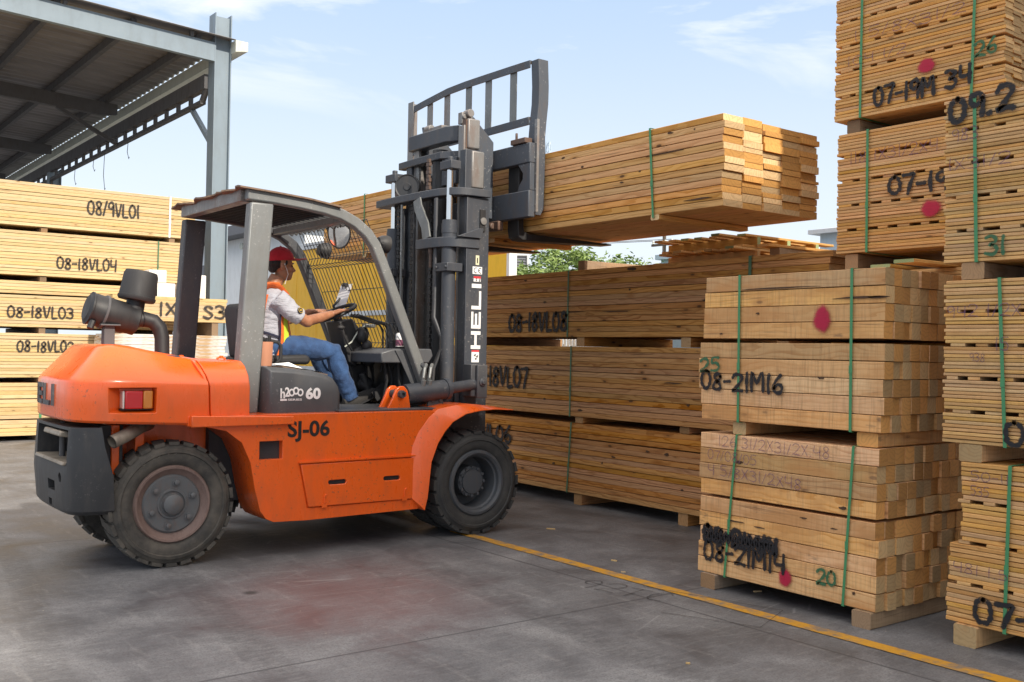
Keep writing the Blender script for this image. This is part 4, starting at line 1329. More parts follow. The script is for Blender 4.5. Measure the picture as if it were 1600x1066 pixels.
a = slat_bundle(WX + 0.02, WY + 0.02, 1.2, 1.10, 2.03, 5, 7, 8, 0.13, 'slat bundle hidden behind the square timbers, only its top in view', 53, WOOD_THIN, limit=40)
a = slat_bundle(WX + 0.02, WY, 1.2, 0.10, 1.0, 5, 7, 8, 0.13, 'slat bundle at the floor behind the square timbers', 54, WOOD_THIN, limit=40)
# loose boards sticking out on top of the hidden one
for i, (y, dx) in enumerate(((3.75, -0.20), (3.45, -0.42), (3.12, -0.36))):
    o = MB(); board_mesh(o, 0, 1.1, -0.07, 0.07, 0, 0.022, 0.003)
    o = o.build('loose_board', WOOD_PALLET, None, local=True); o.location = (WX + dx, y, 2.032 + 0.0); o.rotation_euler = (0, 0, R((2, -3, 5)[i]))
    tag(o, ('bright loose board over the square timbers, nearest the brown stack', 'bright loose board over the square timbers, middle one', 'bright loose board over the square timbers, nearest the right stack')[i], 'board', 'loose boards over the square timbers')
for z, h in ((0, 0.098), (1.002, 0.096), (2.056, 0.106), (2.998, 0.09)):
    for y in (4.12, 3.25):
        dunnage('dark bearer at the %s end under %s of the red spotted stack' % ('far' if y > 4 else 'near', {0: 'the floor bundle', 1.002: 'the hidden bundle', 2.056: 'the lower 07-19M bundle', 2.998: 'the topmost bundle'}[z]), (WX + 0.03, y), (WX + 1.05, y), 0.10, h - 0.002, z, group='bearers in the tall slat stack')

RX, RY = 4.959, 2.80
RL = lambda y: RY - y
a = slat_bundle(RX, RY + 0.01, 1.22, 1.945, 2.79, 5, 8, 6, 0.15, 'upper slat bundle of the right stack, marked green 31', 61, WOOD_GREYISH, 0.013)
Marks(1).word('09.2', RL(2.775), RL(2.44), 2.70 - 1.945 - 0.03, 0.115, 0.017, 2.71 - 1.945 - 0.02).build('spray_code', SPRAY_K, a, -0.010)
Marks(2).word('31', RL(2.575), RL(2.475), 1.962 - 1.945 + 0.01, 0.088, 0.011).build('spray_number', SPRAY_G, a, -0.010)
Marks(11).word('983', RL(2.76), RL(2.62), 2.57 - 1.945, 0.06, 0.004).build('crayon_note', PEN_P, a, -0.010)
Marks(20).word('1X31/2', RL(2.78), RL(2.45), 2.42 - 1.945, 0.06, 0.004).build('crayon_note', PEN_P, a, -0.010)
strap(a, RL(2.644), 0.847, RL(2.623), -0.002, STRAP_G, 0.9, 0.018, front=-0.008)
a = slat_bundle(RX, RY, 1.22, 1.02, 1.855, 5, 8, 6, 0.15, 'middle slat bundle of the right stack, with purple 942 crayon', 62, WOOD_GREYISH, 0.013)
Marks(3).word('09-', RL(2.475), RL(2.2), 1.035 - 1.02, 0.11, 0.014).build('spray_code', SPRAY_K, a, -0.010)
Marks(4).word('942 1/2X', RL(2.785), RL(2.40), 1.665 - 1.02, 0.06, 0.004).build('crayon_note', PEN_P, a, -0.010)
Marks(21).word('15', RL(2.53), RL(2.46), 1.50 - 1.02, 0.06, 0.004).build('crayon_note', PEN_P, a, -0.010)
Marks(22).word('938', RL(2.66), RL(2.58), 1.44 - 1.02, 0.04, 0.003).build('crayon_note', PEN_P, a, -0.010)
strap(a, RL(2.514), 0.837, RL(2.475), -0.002, STRAP_G, 0.9, 0.018, front=-0.008)
rows = slat_rows(0.82, 4, 8)
a = bundle('slat_bundle', 'lowest slat bundle of the right stack, marked 07, lower layers jutting out', (RX, RY - 0.03, 0.108), QX, 1.2, rows, 6, 0.15, WOOD_THIN, 63, 'slat bundles in tall stacks', 0.009, 0.007, limit=95, gap=0.0020, bow=0.0015, lsteps=[0.0] * 9 + [0.012] * 9 + [0.075] * 30)
Marks(5).word('07-', RL(2.62) - .03, RL(2.34) - .03, 0.125 - 0.108 + 0.01, 0.11, 0.015, 0.14 - 0.108).build('spray_code', SPRAY_K, a, -0.010)
Marks(6).word('481 1.5', RL(2.73) - .03, RL(2.45) - .03, 0.365 - 0.108, 0.05, 0.0035).build('crayon_note', PEN_P, a, -0.010)
Marks(23).word('535', RL(2.645) - .03, RL(2.55) - .03, 0.765 - 0.108, 0.045, 0.0035).build('crayon_note', PEN_P, a, -0.010)
Marks(24).word('50-11', RL(2.645) - .03, RL(2.45) - .03, 0.84 - 0.108, 0.045, 0.0035).build('crayon_note', PEN_P, a, -0.010)
strap(a, RL(2.448) - .03, 0.822, RL(2.466) - .03, -0.002, STRAP_G, 0.9, 0.018, front=-0.008)
for z, h in ((0, 0.106), (0.93, 0.088), (1.857, 0.086)):
    for y in (2.66, 1.75):
        dunnage('squared bearer block at the %s end under %s, right stack' % ('far' if y > 2 else 'near', {0: 'the lowest slat bundle', 0.93: 'the middle slat bundle', 1.857: 'the upper slat bundle marked 31'}[z]), (RX + 0.01 - (0.03 if z == 0 else 0), y), (RX + 0.9, y), 0.12, h, z, WOOD_ROUGH if z != 1.857 else WOOD_DUNNAGE, 'bearers in the right slat stack')

# --- chips of wood on the floor
rd = random.Random(5)
for i, (x, y, s) in enumerate(((4.86, 5.15, .022), (5.28, 6.35, .035), (4.66, 4.85, .015), (4.98, 4.0, .026), (3.55, 3.25, .010))):
    o = MB().box((-s, -s * .25, 0), (s, s * .25, .008)).build('wood_chip', WOOD_PALE, None, local=True)
    o.location = (x, y, 0.001); o.rotation_euler = (0, 0, rd.uniform(0, 3))
    tag(o, 'tiny pale wood chip lying on the concrete floor', 'wood chip', 'wood chips on the floor')
# faint hand marks on the slab beside the line
m = Marks(12)
m.word('92TC', 0.0, 0.62, 0, 0.22, 0.008).stroke([(0.35, 0.28), (1.25, 0.30), (1.3, -0.12), (0.75, -0.2)], 0.006)
mm = MB(); ca, sa = math.cos(R(-75)), math.sin(R(-75))
mm.v = [Vector((4.12 + u * ca - v * sa, 4.75 + u * sa + v * ca, 0.004 + d)) for u, v, d in m.v]; mm.f = m.f
o = mm.build('floor_scribble', FLOOR_PEN, None, smooth=0, attr=('edge', m.e), recalc=False)
tag(o, 'faint black scribble drawn on the slab beside the yellow line', None, None, 'structure')

# ---------------------------------------------------------------- forklift (heads towards +X, its right side faces the viewer)
YC = 7.45
FK = thing('forklift', 'orange six tonne forklift with charcoal mast lifting a pine bundle', 'forklift', (3.45, YC, 0))
NY = 6.50                                   # plane of the near side panels
mir = lambda y: 2 * YC - y


def both(fn):
    fn(lambda y: y); fn(mir)


# ---- wheels
def tyre_mesh(cx, cz, y0, y1, R0, mb, lugs=26):
    """solid tyre: outer face at y0 (towards viewer), lugs as blocks round the shoulder"""
    s = 1 if y1 > y0 else -1
    wd = abs(y1 - y0)
    prof = [(R0 * 0.60, .035), (R0 * 0.66, 0.012), (R0 * 0.74, 0.006), (R0 * 0.80, 0.008), (R0 * 0.815, 0.0), (R0 * 0.86, 0.004), (R0 * 0.875, 0.012), (R0 * 0.925, 0.02), (R0 * 0.945, 0.035),
            (R0 * 0.95, wd * 0.5), (R0 * 0.945, wd - 0.035), (R0 * 0.925, wd - 0.02), (R0 * 0.80, wd - 0.006), (R0 * 0.66, wd - 0.012), (R0 * 0.60, wd - .035)]
    mb.lathe(prof, (cx, y0, cz), (0, s, 0), 64)
    for k in range(lugs):
        for side in (0, 1):
            a0 = 2 * math.pi * (k + 0.5 * side) / lugs; da = 2 * math.pi / lugs * 0.36
            h0, h1 = (0.012, wd * 0.52) if side == 0 else (wd * 0.48, wd - 0.012)
            ri, ro = R0 * 0.93, R0
            sk = 0.05 * (1 if side == 0 else -1)
            v = []
            for h, tw, rr in ((h0, 0, R0 * 0.985), (h1, sk, R0 * 1.0)) if side == 0 else ((h0, -sk * -1, R0 * 1.0), (h1, 0, R0 * 0.985)):
                for a, r in ((a0 - da, ri), (a0 + da, ri), (a0 + da, rr), (a0 - da, rr)):
                    v.append((cx + r * math.sin(a + tw), y0 + s * h, cz + r * math.cos(a + tw)))
            mb.loft([v[:4], v[4:]])
    return mb


def rear_wheel(cx, y0, s):
    w = bpy.data.objects.new('wheel', None); COL.objects.link(w); w.parent = FK
    w.location = (cx - 3.45, y0 - YC, 0.41); WM[w] = wm(FK) @ Matrix.Translation(w.location)
    tyre_mesh(cx, 0.41, y0, y0 + s * 0.235, 0.415, MB()).build('tyre', TYRE, w)
    MB().lathe([(0.255, 0.03), (0.245, 0.012), (0.232, 0.014), (0.222, 0.03), (0.19, 0.05), (0.185, 0.07), (0.25, 0.10), (0.255, 0.03)], (cx, y0, 0.41), (0, s, 0), 48).build('rim', RIM_RUST, w)
    m = MB(); m.lathe([(0.192, 0.045), (0.180, 0.034), (0.10, 0.036), (0.095, 0.026), (0.085, 0.026), (0.078, 0.034), (0.068, 0.034), (0.064, -0.002), (0.045, -0.014), (0.0005, -0.018)], (cx, y0, 0.41), (0, s, 0), 40)
    for k in range(6):
        a = k * math.pi / 3 + 0.35
        c = (cx + 0.142 * math.cos(a), y0 + s * 0.034, 0.41 + 0.142 * math.sin(a))
        m.lathe([(0.026, 0.0), (0.026, 0.006), (0.017, 0.006), (0.017, 0.024), (0.008, 0.028), (0.0004, 0.028)], c, (0, -s, 0), 6 if False else 10)
    m.build('hub', RIM, w)
    if s > 0:
        t = MB()
        txt = '8.25-15'
        for i, ch in enumerate(txt):
            a = R(128 - i * 6.2)
            p = Vector((cx + 0.325 * math.cos(a), y0 + 0.004, 0.41 + 0.325 * math.sin(a)))
            u = Vector((math.sin(a), 0, -math.cos(a))); v = Vector((math.cos(a), 0, math.sin(a)))
            vs, fs, wd = text_geo(ch)
            if ch in '.-': 
                vs = [(q[0] * .16, q[1] * .16 + (0.0 if ch == '.' else .4)) for q in vs]
            t.add([p + u * (q[0] * .034) + v * (q[1] * .034) for q in vs], fs)
        t.build('size_lettering', LETTER, w, smooth=0)
    return w


def front_wheel(cx, y0, s, outer=True):
    w = bpy.data.objects.new('wheel', None); COL.objects.link(w); w.parent = FK
    w.location = (cx - 3.45, y0 - YC, 0.41); WM[w] = wm(FK) @ Matrix.Translation(w.location)
    tyre_mesh(cx, 0.41, y0, y0 + s * 0.235, 0.412, MB(), 24).build('tyre', TYRE_F, w)
    MB().lathe([(0.262, 0.03), (0.250, 0.006), (0.232, 0.004), (0.215, 0.02), (0.212, 0.05), (0.200, 0.06), (0.195, 0.21), (0.04, 0.215), (0.04, 0.22), (0.25, 0.22), (0.262, 0.03)], (cx, y0, 0.41), (0, s, 0), 48).build('rim', RIM_DK, w)
    if outer:
        m = MB(); m.lathe([(0.125, 0.215), (0.122, 0.10), (0.105, 0.088), (0.098, 0.088), (0.094, 0.075), (0.06, 0.07), (0.0005, 0.07)], (cx, y0, 0.41), (0, s, 0), 36)
        for k in range(12):
            a = k * math.pi / 6
            m.lathe([(0.012, 0.0), (0.012, 0.016), (0.0004, 0.017)], (cx + 0.112 * math.cos(a), y0 + s * 0.093, 0.41 + 0.112 * math.sin(a)), (0, -s, 0), 8)
        m.build('hub', RIM_DK, w)
    return w


RWX, FWX = 2.262, 4.625
rear_wheel(RWX, 6.565, 1); rear_wheel(RWX, 7.64, -1)
front_wheel(FWX, 6.465, 1); front_wheel(FWX, 6.755, 1, False)
front_wheel(FWX, mir(6.465), -1); front_wheel(FWX, mir(6.755), -1, False)
MB().cyl((RWX, 6.75, 0.41), (RWX, 7.45, 0.41), 0.075).box((RWX - .10, 6.9, 0.30), (RWX + .10, 7.35, 0.52)).build('rear_axle', GREY_DK, FK)
MB().cyl((FWX, 6.95, 0.41), (FWX, mir(6.95), 0.41), 0.13).build('front_axle', GREY_DK, FK)

# ---- side bodies
side_prof = [(4.095, .243), (3.18, .236), (2.93, .245), (2.872, .272), (2.83, .33), (2.79, .48), (2.755, .66), (2.69, .80), (2.58, .882), (2.44, .914), (2.32, .922), (2.32, .985), (4.19, .985),
             (4.30, .965), (4.30, .86), (4.215, .745), (4.155, .605), (4.115, .42)]


def side(Y):
    near = Y(0) == 0
    a, b = Y(NY), Y(6.86)
    o = MB().prism(side_prof, 'y', a, b).build('side_body', ORANGE, FK)
    if near:
        hole = MB().box((2.817, 6.3, 0.678), (2.985, 6.62, 0.803))
        door = MB().prism([(3.112, .636), (4.118, .640), (4.094, .318), (3.178, .322)], 'y', 6.3, 6.512)
        door2 = MB().prism([(3.100, .644), (4.124, .650), (4.10, .312), (3.17, .316)], 'y', 6.3, 6.503) if False else None
        cut(o, [hole, door], 0.006)
        MB().box((2.81, 6.555, 0.67), (2.992, 6.615, 0.81)).build('recess_shade', GREY_DK, o)  # dark sheet standing in for the shade inside the square hole
        d = MB().prism([(3.120, .629), (4.110, .633), (4.090, .326), (3.184, .330)], 'y', 6.488, 6.511).build('access_door', ORANGE, FK)
        slots = []
        for x0 in (3.333, 3.782):
            pts = []
            for k in range(12):
                an = math.pi / 2 + math.pi * k / 11; pts.append((x0 + 0.018 + 0.016 * math.cos(an), .492 + 0.016 * math.sin(an)))
            for k in range(12):
                an = -math.pi / 2 + math.pi * k / 11; pts.append((x0 + 0.128 + 0.016 * math.cos(an), .492 + 0.016 * math.sin(an)))
            slots.append(MB().prism(pts, 'y', 6.4, 6.508))
        cut(d, slots, 0.004)
        for x0 in (3.333, 3.782): MB().box((x0 + .003, 6.5035, .477), (x0 + .143, 6.5075, .507)).build('slot_shade', BLACK, d)  # black strips put the shade inside the slots into colour
        for x in (3.305, 3.965):
            m = MB(); m.box((x - .02, 6.482, .318), (x + .02, 6.4875, .345)); m.tube([(x, 6.484, .345), (x, 6.482, .40), (x + .015, 6.482, .41)], 0.005, 6); m.build('latch', ORANGE, d)
        m = MB(); m.prism([(3.108, .640), (4.125, .645), (4.122, .655), (3.105, .650)], 'y', 6.483, 6.499); m.build('door_ridge', ORANGE, FK)
        # unit number, partly under the step ledge
        m = MB(); decal_text(m, 'SJ-06', (3.02, NY, .790), (1, 0, 0.0), (0, 0, 1), (0, -1, 0), 0.148, 0.028, 0.72, 0.322)
        m.build('unit_number', BLACK_VINYL, FK, smooth=0)
    else:
        md = o.modifiers.new('bevel', 'BEVEL'); md.width = 0.006; md.segments = 2; md.limit_method = 'ANGLE'
    # step ledge under the counterweight cover
    MB().prism([(2.33, .916), (3.05, .916), (3.05, .972), (2.33, .992)], 'y', Y(6.455), Y(6.497)).build('step_ledge', ORANGE, FK, bevel=0.006)
    # flared fender over the front wheel: band from the panel edge to the arch
    A = [(4.02, .60), (4.035, .72), (4.085, .82), (4.18, .935), (4.26, .995), (4.42, 1.022), (4.60, 1.026), (4.74, 1.012), (4.93, .985)]
    B = [(4.130, .34), (4.158, .605), (4.215, .745), (4.275, .83), (4.345, .90), (4.47, .960), (4.60, .982), (4.74, .990), (4.93, .981)]
    a0, b0, c0 = Y(6.499), Y(6.425), Y(6.86)
    rings = []
    A2 = [(4.02, .34)] + A; B2 = [(4.105, .245)] + B
    for (ax, az), (bx, bz) in zip(A2, B2):
        rings.append([(ax, a0, az), (bx, b0, bz), (bx + 0.004, b0, bz - 0.006), (bx + .004, c0, bz - 0.006), (ax, c0, az)])
    MB().loft(rings).build('front_fender', ORANGE, FK, bevel=0.003, smooth=50)


both(side)
# frame between the side bodies
MB().box((2.60, 6.862, .36), (4.40, mir(6.862), .93)).build('frame', GREY_DK, FK)
MB().box((1.98, 6.92, .40), (2.598, 7.45, .93)).build('rear_frame', ORANGE, FK)
m = MB(); m.box((2.06, 6.74, .62), (2.12, 6.949, .90)).box((1.90, 6.70, .45), (1.95, 6.949, .93)); m.build('wheel_well_bracket', ORANGE, FK, bevel=0.006)
MB().box((2.0, 6.64, .926), (2.70, mir(6.64), .94)).build('wheel_well_roof', GREY_DK, FK)
MB().box((3.45, 6.56, .986), (4.30, mir(6.56), 1.0)).build('floor_plate', COWL, FK, bevel=0.003)
# oily hoses hanging behind the rear wheel
m = MB()
rd = random.Random(4)
for k in range(7):
    x = 2.82 + rd.uniform(-.05, .05); y = 6.95 + rd.uniform(-.05, .05); zz = .42 - rd.uniform(.02, .2)
    m.tube([(x, y, .5), (x + .01, y, .4), (x + rd.uniform(-.03, .03), y, zz)], [.02, .018, .012], 6)
m.build('hanging_rubber_flap', BLACK, FK)

# ---- counterweight
YW = 7.10
mirw = lambda y: 2 * YW - y


def cw_outline(off, z, x1=2.455, xr=0.0):
    half = [(x1, 6.505), (2.20, 6.505), (2.0, 6.51), (1.86, 6.522), (1.76, 6.545), (1.69, 6.585), (1.645, 6.645), (1.622, 6.74), (1.612, 6.9), (1.608, YW)]
    pts = []
    for (x, y) in half:
        n = 1.0
        # move towards a spine inside the weight
        cx = min(max(x, 2.12), x1); cy = YW - 0.16
        dx, dy = cx - x, cy - y
        L = math.hypot(dx, dy) or 1
        k = min(off, L * 0.95) / L
        pts.append((x + dx * k + (xr if x < 2.1 else 0), y + dy * k, z))
    return pts + [(x, mirw(y), zz) for x, y, zz in pts[-2::-1]]


def cw_rings():
    out = []
    for z, off in ((.935, .015), (.95, .0), (1.06, -.003), (1.195, -.002), (1.212, .003), (1.226, .014), (1.39, .195), (1.408, .225), (1.417, .30), (1.42, .45)):
        ring = []
        for (x, y, zz) in cw_outline(off, z):
            if z > 1.15:
                f = (z - 1.15) / 0.27
                zz += f * (0.035 * max(0, 1 - abs(x - 1.85) / .5) - 0.055 * max(0, (x - 2.0) / .45))
            if z < 1.0: zz += (2.455 - x) / 0.8 * 0.035 - 0.012
            ring.append((x, y, zz))
        out.append(ring)
    return out


cw = MB().loft(cw_rings()).build('counterweight', ORANGE, FK, smooth=28)
rec = MB().loft([[(1.68, 6.40, .99), (1.67, 6.40, 1.185), (2.125, 6.40, 1.185), (2.125, 6.40, .99)], [(1.915, 6.60, 1.03), (1.91, 6.60, 1.168), (2.112, 6.585, 1.168), (2.112, 6.585, 1.03)]])
cut(cw, [rec], 0.010)
tl = MB(); tl.box((2.041, 6.52, 1.04), (2.10, 6.59, 1.155)); tl.build('amber_lens', AMBER, cw, bevel=0.008)
MB().box((1.929, 6.525, 1.04), (2.040, 6.60, 1.155)).build('red_lens', REDLENS, cw, bevel=0.008)
MB().box((1.914, 6.532, 1.04), (1.928, 6.60, 1.155)).build('clear_lens', CLEAR, cw, bevel=0.008)
MB().box((1.908, 6.545, 1.032), (2.108, 6.605, 1.039)).build('lamp_base', BLACK, cw)
m = MB(); m.lathe([(0.028, 0), (0.026, 0.010), (0.0005, 0.012)], (1.93, 6.665, 1.305), (-.12, -.72, .68), 14); m.build('lifting_plug', ORANGE, cw)
# raised grey maker's letters on the rear face, read from behind
m = MB()
def rear_block(pts):           # (y, z) polygon on the rear, x follows the curve
    n = len(pts)
    def rx(y): 
        k = abs(y - YW); return 1.608 + .1 * k * k + .6 * k ** 4
    fr = [(rx(y) - 0.014, y, z) for y, z in pts]; bk = [(rx(y) + 0.03, y, z) for y, z in pts]
    m.add(fr + bk, [tuple(range(n)), tuple(range(n, 2 * n))[::-1]] + [(i, (i + 1) % n, n + (i + 1) % n, n + i) for i in range(n)])
zb, zt, q = 1.045, 1.185, 0.032
def bar(y0, y1, z0, z1): rear_block([(y0, z0), (y1, z0), (y1, z1), (y0, z1)])
yy = 7.52                      # H E L I from +Y to -Y
bar(yy, yy - q, zb, zt); bar(yy - .10, yy - .10 - q, zb, zt); bar(yy - q, yy - .10, 1.10, 1.13)
yy = 7.36
bar(yy, yy - q, zb, zt); bar(yy - q, yy - .125, zb, zb + .03); bar(yy - q, yy - .125, zt - .03, zt); bar(yy - q, yy - .12, 1.10, 1.13)
yy = 7.20
bar(yy, yy - q, zb, zt); bar(yy - q, yy - .16, zb, zb + .03)
yy = 6.985
bar(yy, yy - q, zb, zt)
m.build('raised_letters', GREY, cw, smooth=0)
# cover between the weight and the pillar, with its slanting seam
m = MB()
def cov(x0b, x1b, x0t, x1t, y0, zt0, zt1):
    def ring(y, zz0, zz1, k): return [(x0b, y, .93), (x1b, y, .93), (x1t, y, zz1), (x0t, y, zz0)]
    R0 = [(x0b, y0, .93), (x1b, y0, .93), (x1b - .01, y0, 1.16), (x0b - .012, y0, 1.16)]
    return None
for (xa, xb, ta, tb, pr) in ((2.459, 2.475, 2.40, 2.43, 6.515), (2.479, 2.745, 2.432, 2.745, 6.508)):
    rings = []
    for z, dy, f in ((.93, 0, 0), (1.18, 0, .25), (1.25, .03, .55), (1.32, .10, .9), (1.352, .17, 1.0), (1.358, .30, 1.0)):
        x0 = xa + (ta - xa) * f; x1 = xb + (tb - xb) * f
        rings.append([(x0, pr + dy, z), (x1, pr + dy, z - (0.004 if z > 1.3 else 0)), (x1, mir(pr + dy), z - (0.004 if z > 1.3 else 0)), (x0, mir(pr + dy), z)])
    MB().loft(rings).build('rear_cover', ORANGE, FK, bevel=0.008, smooth=30)
for x in (2.34, 2.62):
    m = MB(); m.tube([(x, 6.80, 1.36), (x + .03, 6.80, 1.375), (x + .06, 6.80, 1.36)], 0.008, 6); m.cyl((x + .03, 6.79, 1.36), (x + .03, 6.79, 1.382), .014, 8)
    m.build('bolt', ORANGE, FK)
MB().tube([(2.22, 6.72, 1.375), (2.32, 6.72, 1.372), (2.34, 6.73, 1.366)], 0.008, 6).build('cover_latch', GREY, FK)

# dark lower weight with the tow recess
lw = []
for z, off, xs in ((.375, .06, 1.85), (.40, .03, 1.86), (.62, .0, 1.84), (.80, .012, 1.79), (.925, .02, 1.76)):
    half = [(xs + .03, 6.535), (1.80, 6.54), (1.70, 6.56), (1.645, 6.60), (1.622, 6.66), (1.614, 6.78), (1.611, 6.95), (1.61, YW)]
    pts = [(x + off * (0.5 if x < 1.8 else 0), y + off, z) for x, y in half]
    lw.append(pts + [(x, mirw(y), zz) for x, y, zz in pts[-2::-1]])
low = MB().loft(lw).build('lower_weight', LOWPAINT, FK, smooth=28)
cut(low, [MB().box((1.4, 6.68, .70), (1.825, 7.44, .905)), MB().cyl((1.4, 6.80, .60), (1.75, 6.80, .60), .032), MB().box((1.4, 6.93, .50), (1.68, 7.10, .565)), MB().box((1.4, 7.02, .39), (1.66, 7.10, .44))], 0.012)
MB().prism([(1.60, .685), (1.82, .685), (1.82, .703), (1.61, .706)], 'y', 6.69, 7.43).build('recess_lip', EXHAUST, low, bevel=0.006)
MB().box((1.83, 6.72, .40), (1.975, mirw(6.60), .924)).build('weight_core', GREY_DK, low)
MB().prism([(1.60, .86), (1.75, .84), (1.75, .875), (1.61, .895)], 'y', 6.78, 7.20).build('tow_guard', EXHAUST, low, bevel=0.01)
MB().cyl((1.70, YW, .70), (1.70, YW, .93), .02).build('tow_pin', STEEL_DARK, low)
m = MB(); m.tube([(2.26, 7.02, .912), (2.13, 6.82, .908), (2.035, 6.67, .893), (1.95, 6.595, .865), (1.865, 6.565, .832)], 0.043, 18, caps=False)
m.tube([(2.26, 7.02, .912), (2.13, 6.82, .908), (2.035, 6.67, .893), (1.95, 6.595, .865), (1.865, 6.565, .832)], 0.037, 18, caps=False)
m.build('exhaust_pipe', EXHAUST, FK)

# ---- air cleaner on top of the weight
ax0, ax1 = Vector((1.84, 7.10, 1.69)), Vector((2.17, 7.10, 1.605))
d = (ax1 - ax0).normalized()
m = MB(); m.lathe([(0.0005, -.012), (.085, -.010), (.098, .0), (.113, .004), (.113, .016), (.108, .02), (.108, .09), (.111, .095), (.111, .108), (.107, .112), (.107, .25), (.10, .265), (.10, .325), (.07, .34), (.055, .345)], ax0, d, 36, caps=True)
ac = m.build('air_cleaner', BLACK, FK)
MB().cyl((1.855, 7.03, 1.60), (1.835, 7.02, 1.55), .022, 10).build('dust_valve', BLACK, ac)
m = MB(); m.lathe([(.112, -.004), (.116, -.002), (.116, .012), (.112, .014)], ax0 + d * .10, d, 36); m.build('clamp_band', STEEL_DARK, ac)
up = Vector((.17, 0, .985)).normalized()
b0 = Vector((2.135, 7.10, 1.63))
MB().lathe([(.062, 0), (.062, .09), (.06, .13)], b0, up, 20, caps=True).build('intake_neck', BLACK, ac)
MB().lathe([(.06, .118), (.118, .122), (.126, .135), (.126, .15), (.120, .152), (.114, .30), (.104, .325), (.0005, .328)], b0, up, 36).build('rain_cap', VINYL, ac)
m = MB(); m.tube([(2.14, 7.10, 1.615), (2.21, 7.09, 1.625), (2.27, 7.08, 1.61), (2.31, 7.07, 1.565), (2.325, 7.06, 1.50), (2.325, 7.05, 1.38)], [.05, .052, .053, .052, .05, .05], 18)
for p, ddd in ((Vector((2.165, 7.10, 1.62)), (1, 0, .1)), (Vector((2.20, 7.09, 1.625)), (1, 0, .05))):
    m.lathe([(.052, -.006), (.056, -.004), (.056, .004), (.052, .006)], p, ddd, 20)
m.build('intake_hose', BLACK, ac)
MB().box((1.93, 7.03, 1.40), (2.0, 7.10, 1.58)).box((1.90, 7.0, 1.57), (2.03, 7.12, 1.582)).build('mount_bracket', STEEL_DARK, ac, bevel=0.004)

# ---- engine hood with its printed badge
hp = [(2.915, .975), (3.508, .975), (3.506, 1.12), (3.49, 1.18), (3.455, 1.225), (3.40, 1.253), (3.28, 1.283), (3.08, 1.302), (2.915, 1.312)]
rings = []
for y, ins in ((6.63, .035), (6.615 + .035, .012), (6.69, .0), (mir(6.69), .0), (mir(6.65), .012), (mir(6.63), .035)):
    cxm, czm = 3.2, 1.12
    rings.append([(x + (ins if x < cxm else -ins), y, z - (ins * (1 if z > 1.15 else 0))) for x, z in hp])
HD = MB().loft(rings).build('engine_hood', COWL, FK, bevel=0.006, smooth=40)
m = MB()
decal_text(m, '60', (3.212, 6.628, 1.078), (1, 0, 0), (0, 0, 1), (0, -1, 0), 0.085, 0.045, 1.0, 0.118)
decal_text(m, 'h', (3.018, 6.628, 1.088), (1, 0, 0), (0, 0, 1), (0, -1, 0), 0.070, 0.03, 1.0, 0.036)
decal_text(m, '2', (3.052, 6.628, 1.098), (1, 0, 0), (0, 0, 1), (0, -1, 0), 0.068, 0.03, 1.0, 0.036)
for k, x in enumerate((3.088, 3.120, 3.154)):
    c = (x + .016, 6.6275, 1.128 if k != 1 else 1.140); ro, ri = .024, .0125
    n = 24; vs = []; fs = []
    for i in range(n):
        a = 2 * math.pi * i / n
        vs += [(c[0] + ro * math.cos(a), 6.6245 - k * .0004, c[2] + ro * 1.15 * math.sin(a)), (c[0] + ri * math.cos(a), 6.6245 - k * .0004, c[2] + ri * 1.25 * math.sin(a))]
    for i in range(n):
        j = (i + 1) % n; fs.append((2 * i, 2 * j, 2 * j + 1, 2 * i + 1))
    m.add(vs, fs)
m.box((3.016, 6.6245, 1.066), (3.190, 6.6262, 1.088)) if False else None
decal_text(m, 'SERIES', (3.075, 6.628, 1.070), (1, 0, 0), (0, 0, 1), (0, -1, 0), 0.015, 0.02, 1.0, 0.108)
m.add([(3.018, 6.6255, 1.070), (3.068, 6.6255, 1.070), (3.068, 6.6255, 1.084), (3.018, 6.6255, 1.084)], [(0, 1, 2, 3)])
m.build('printed_badge', WHITE_VINYL, HD, smooth=0)

# ---- overhead guard
GN, GF = 6.74, 8.03
gpts = [(2.80, 2.52), (3.00, 2.512), (3.22, 2.495), (3.40, 2.475), (3.54, 2.445), (3.66, 2.395), (3.76, 2.325), (3.83, 2.24), (3.885, 2.13), (3.96, 1.965), (4.06, 1.74), (4.17, 1.49), (4.28, 1.24), (4.365, 1.045)]


def guard_side(y0, y1, nm):
    g_ = bpy.data.objects.new('guard_frame', None)
    yc = (y0 + y1) / 2; hw = (y1 - y0) / 2
    fr = MB().beam([(x, yc, z) for x, z in gpts], 0.042, hw, (0, 0, 1)) if False else None
    m = MB()
    # sweep a rectangular section in the XZ plane
    rings = []
    for k, (x, z) in enumerate(gpts):
        a = gpts[max(0, k - 1)]; b = gpts[min(len(gpts) - 1, k + 1)]
        t = Vector((b[0] - a[0], 0, b[1] - a[1])).normalized(); n = Vector((-t.z, 0, t.x))
        h = 0.040
        rings.append([Vector((x, y0, z)) + n * h, Vector((x, y1, z)) + n * h, Vector((x, y1, z)) - n * h, Vector((x, y0, z)) - n * h])
    m.loft(rings)
    o = m.build('guard_side_rail', GUARD if nm == 'near' else GREY, FK, bevel=0.010, smooth=30)
    return o


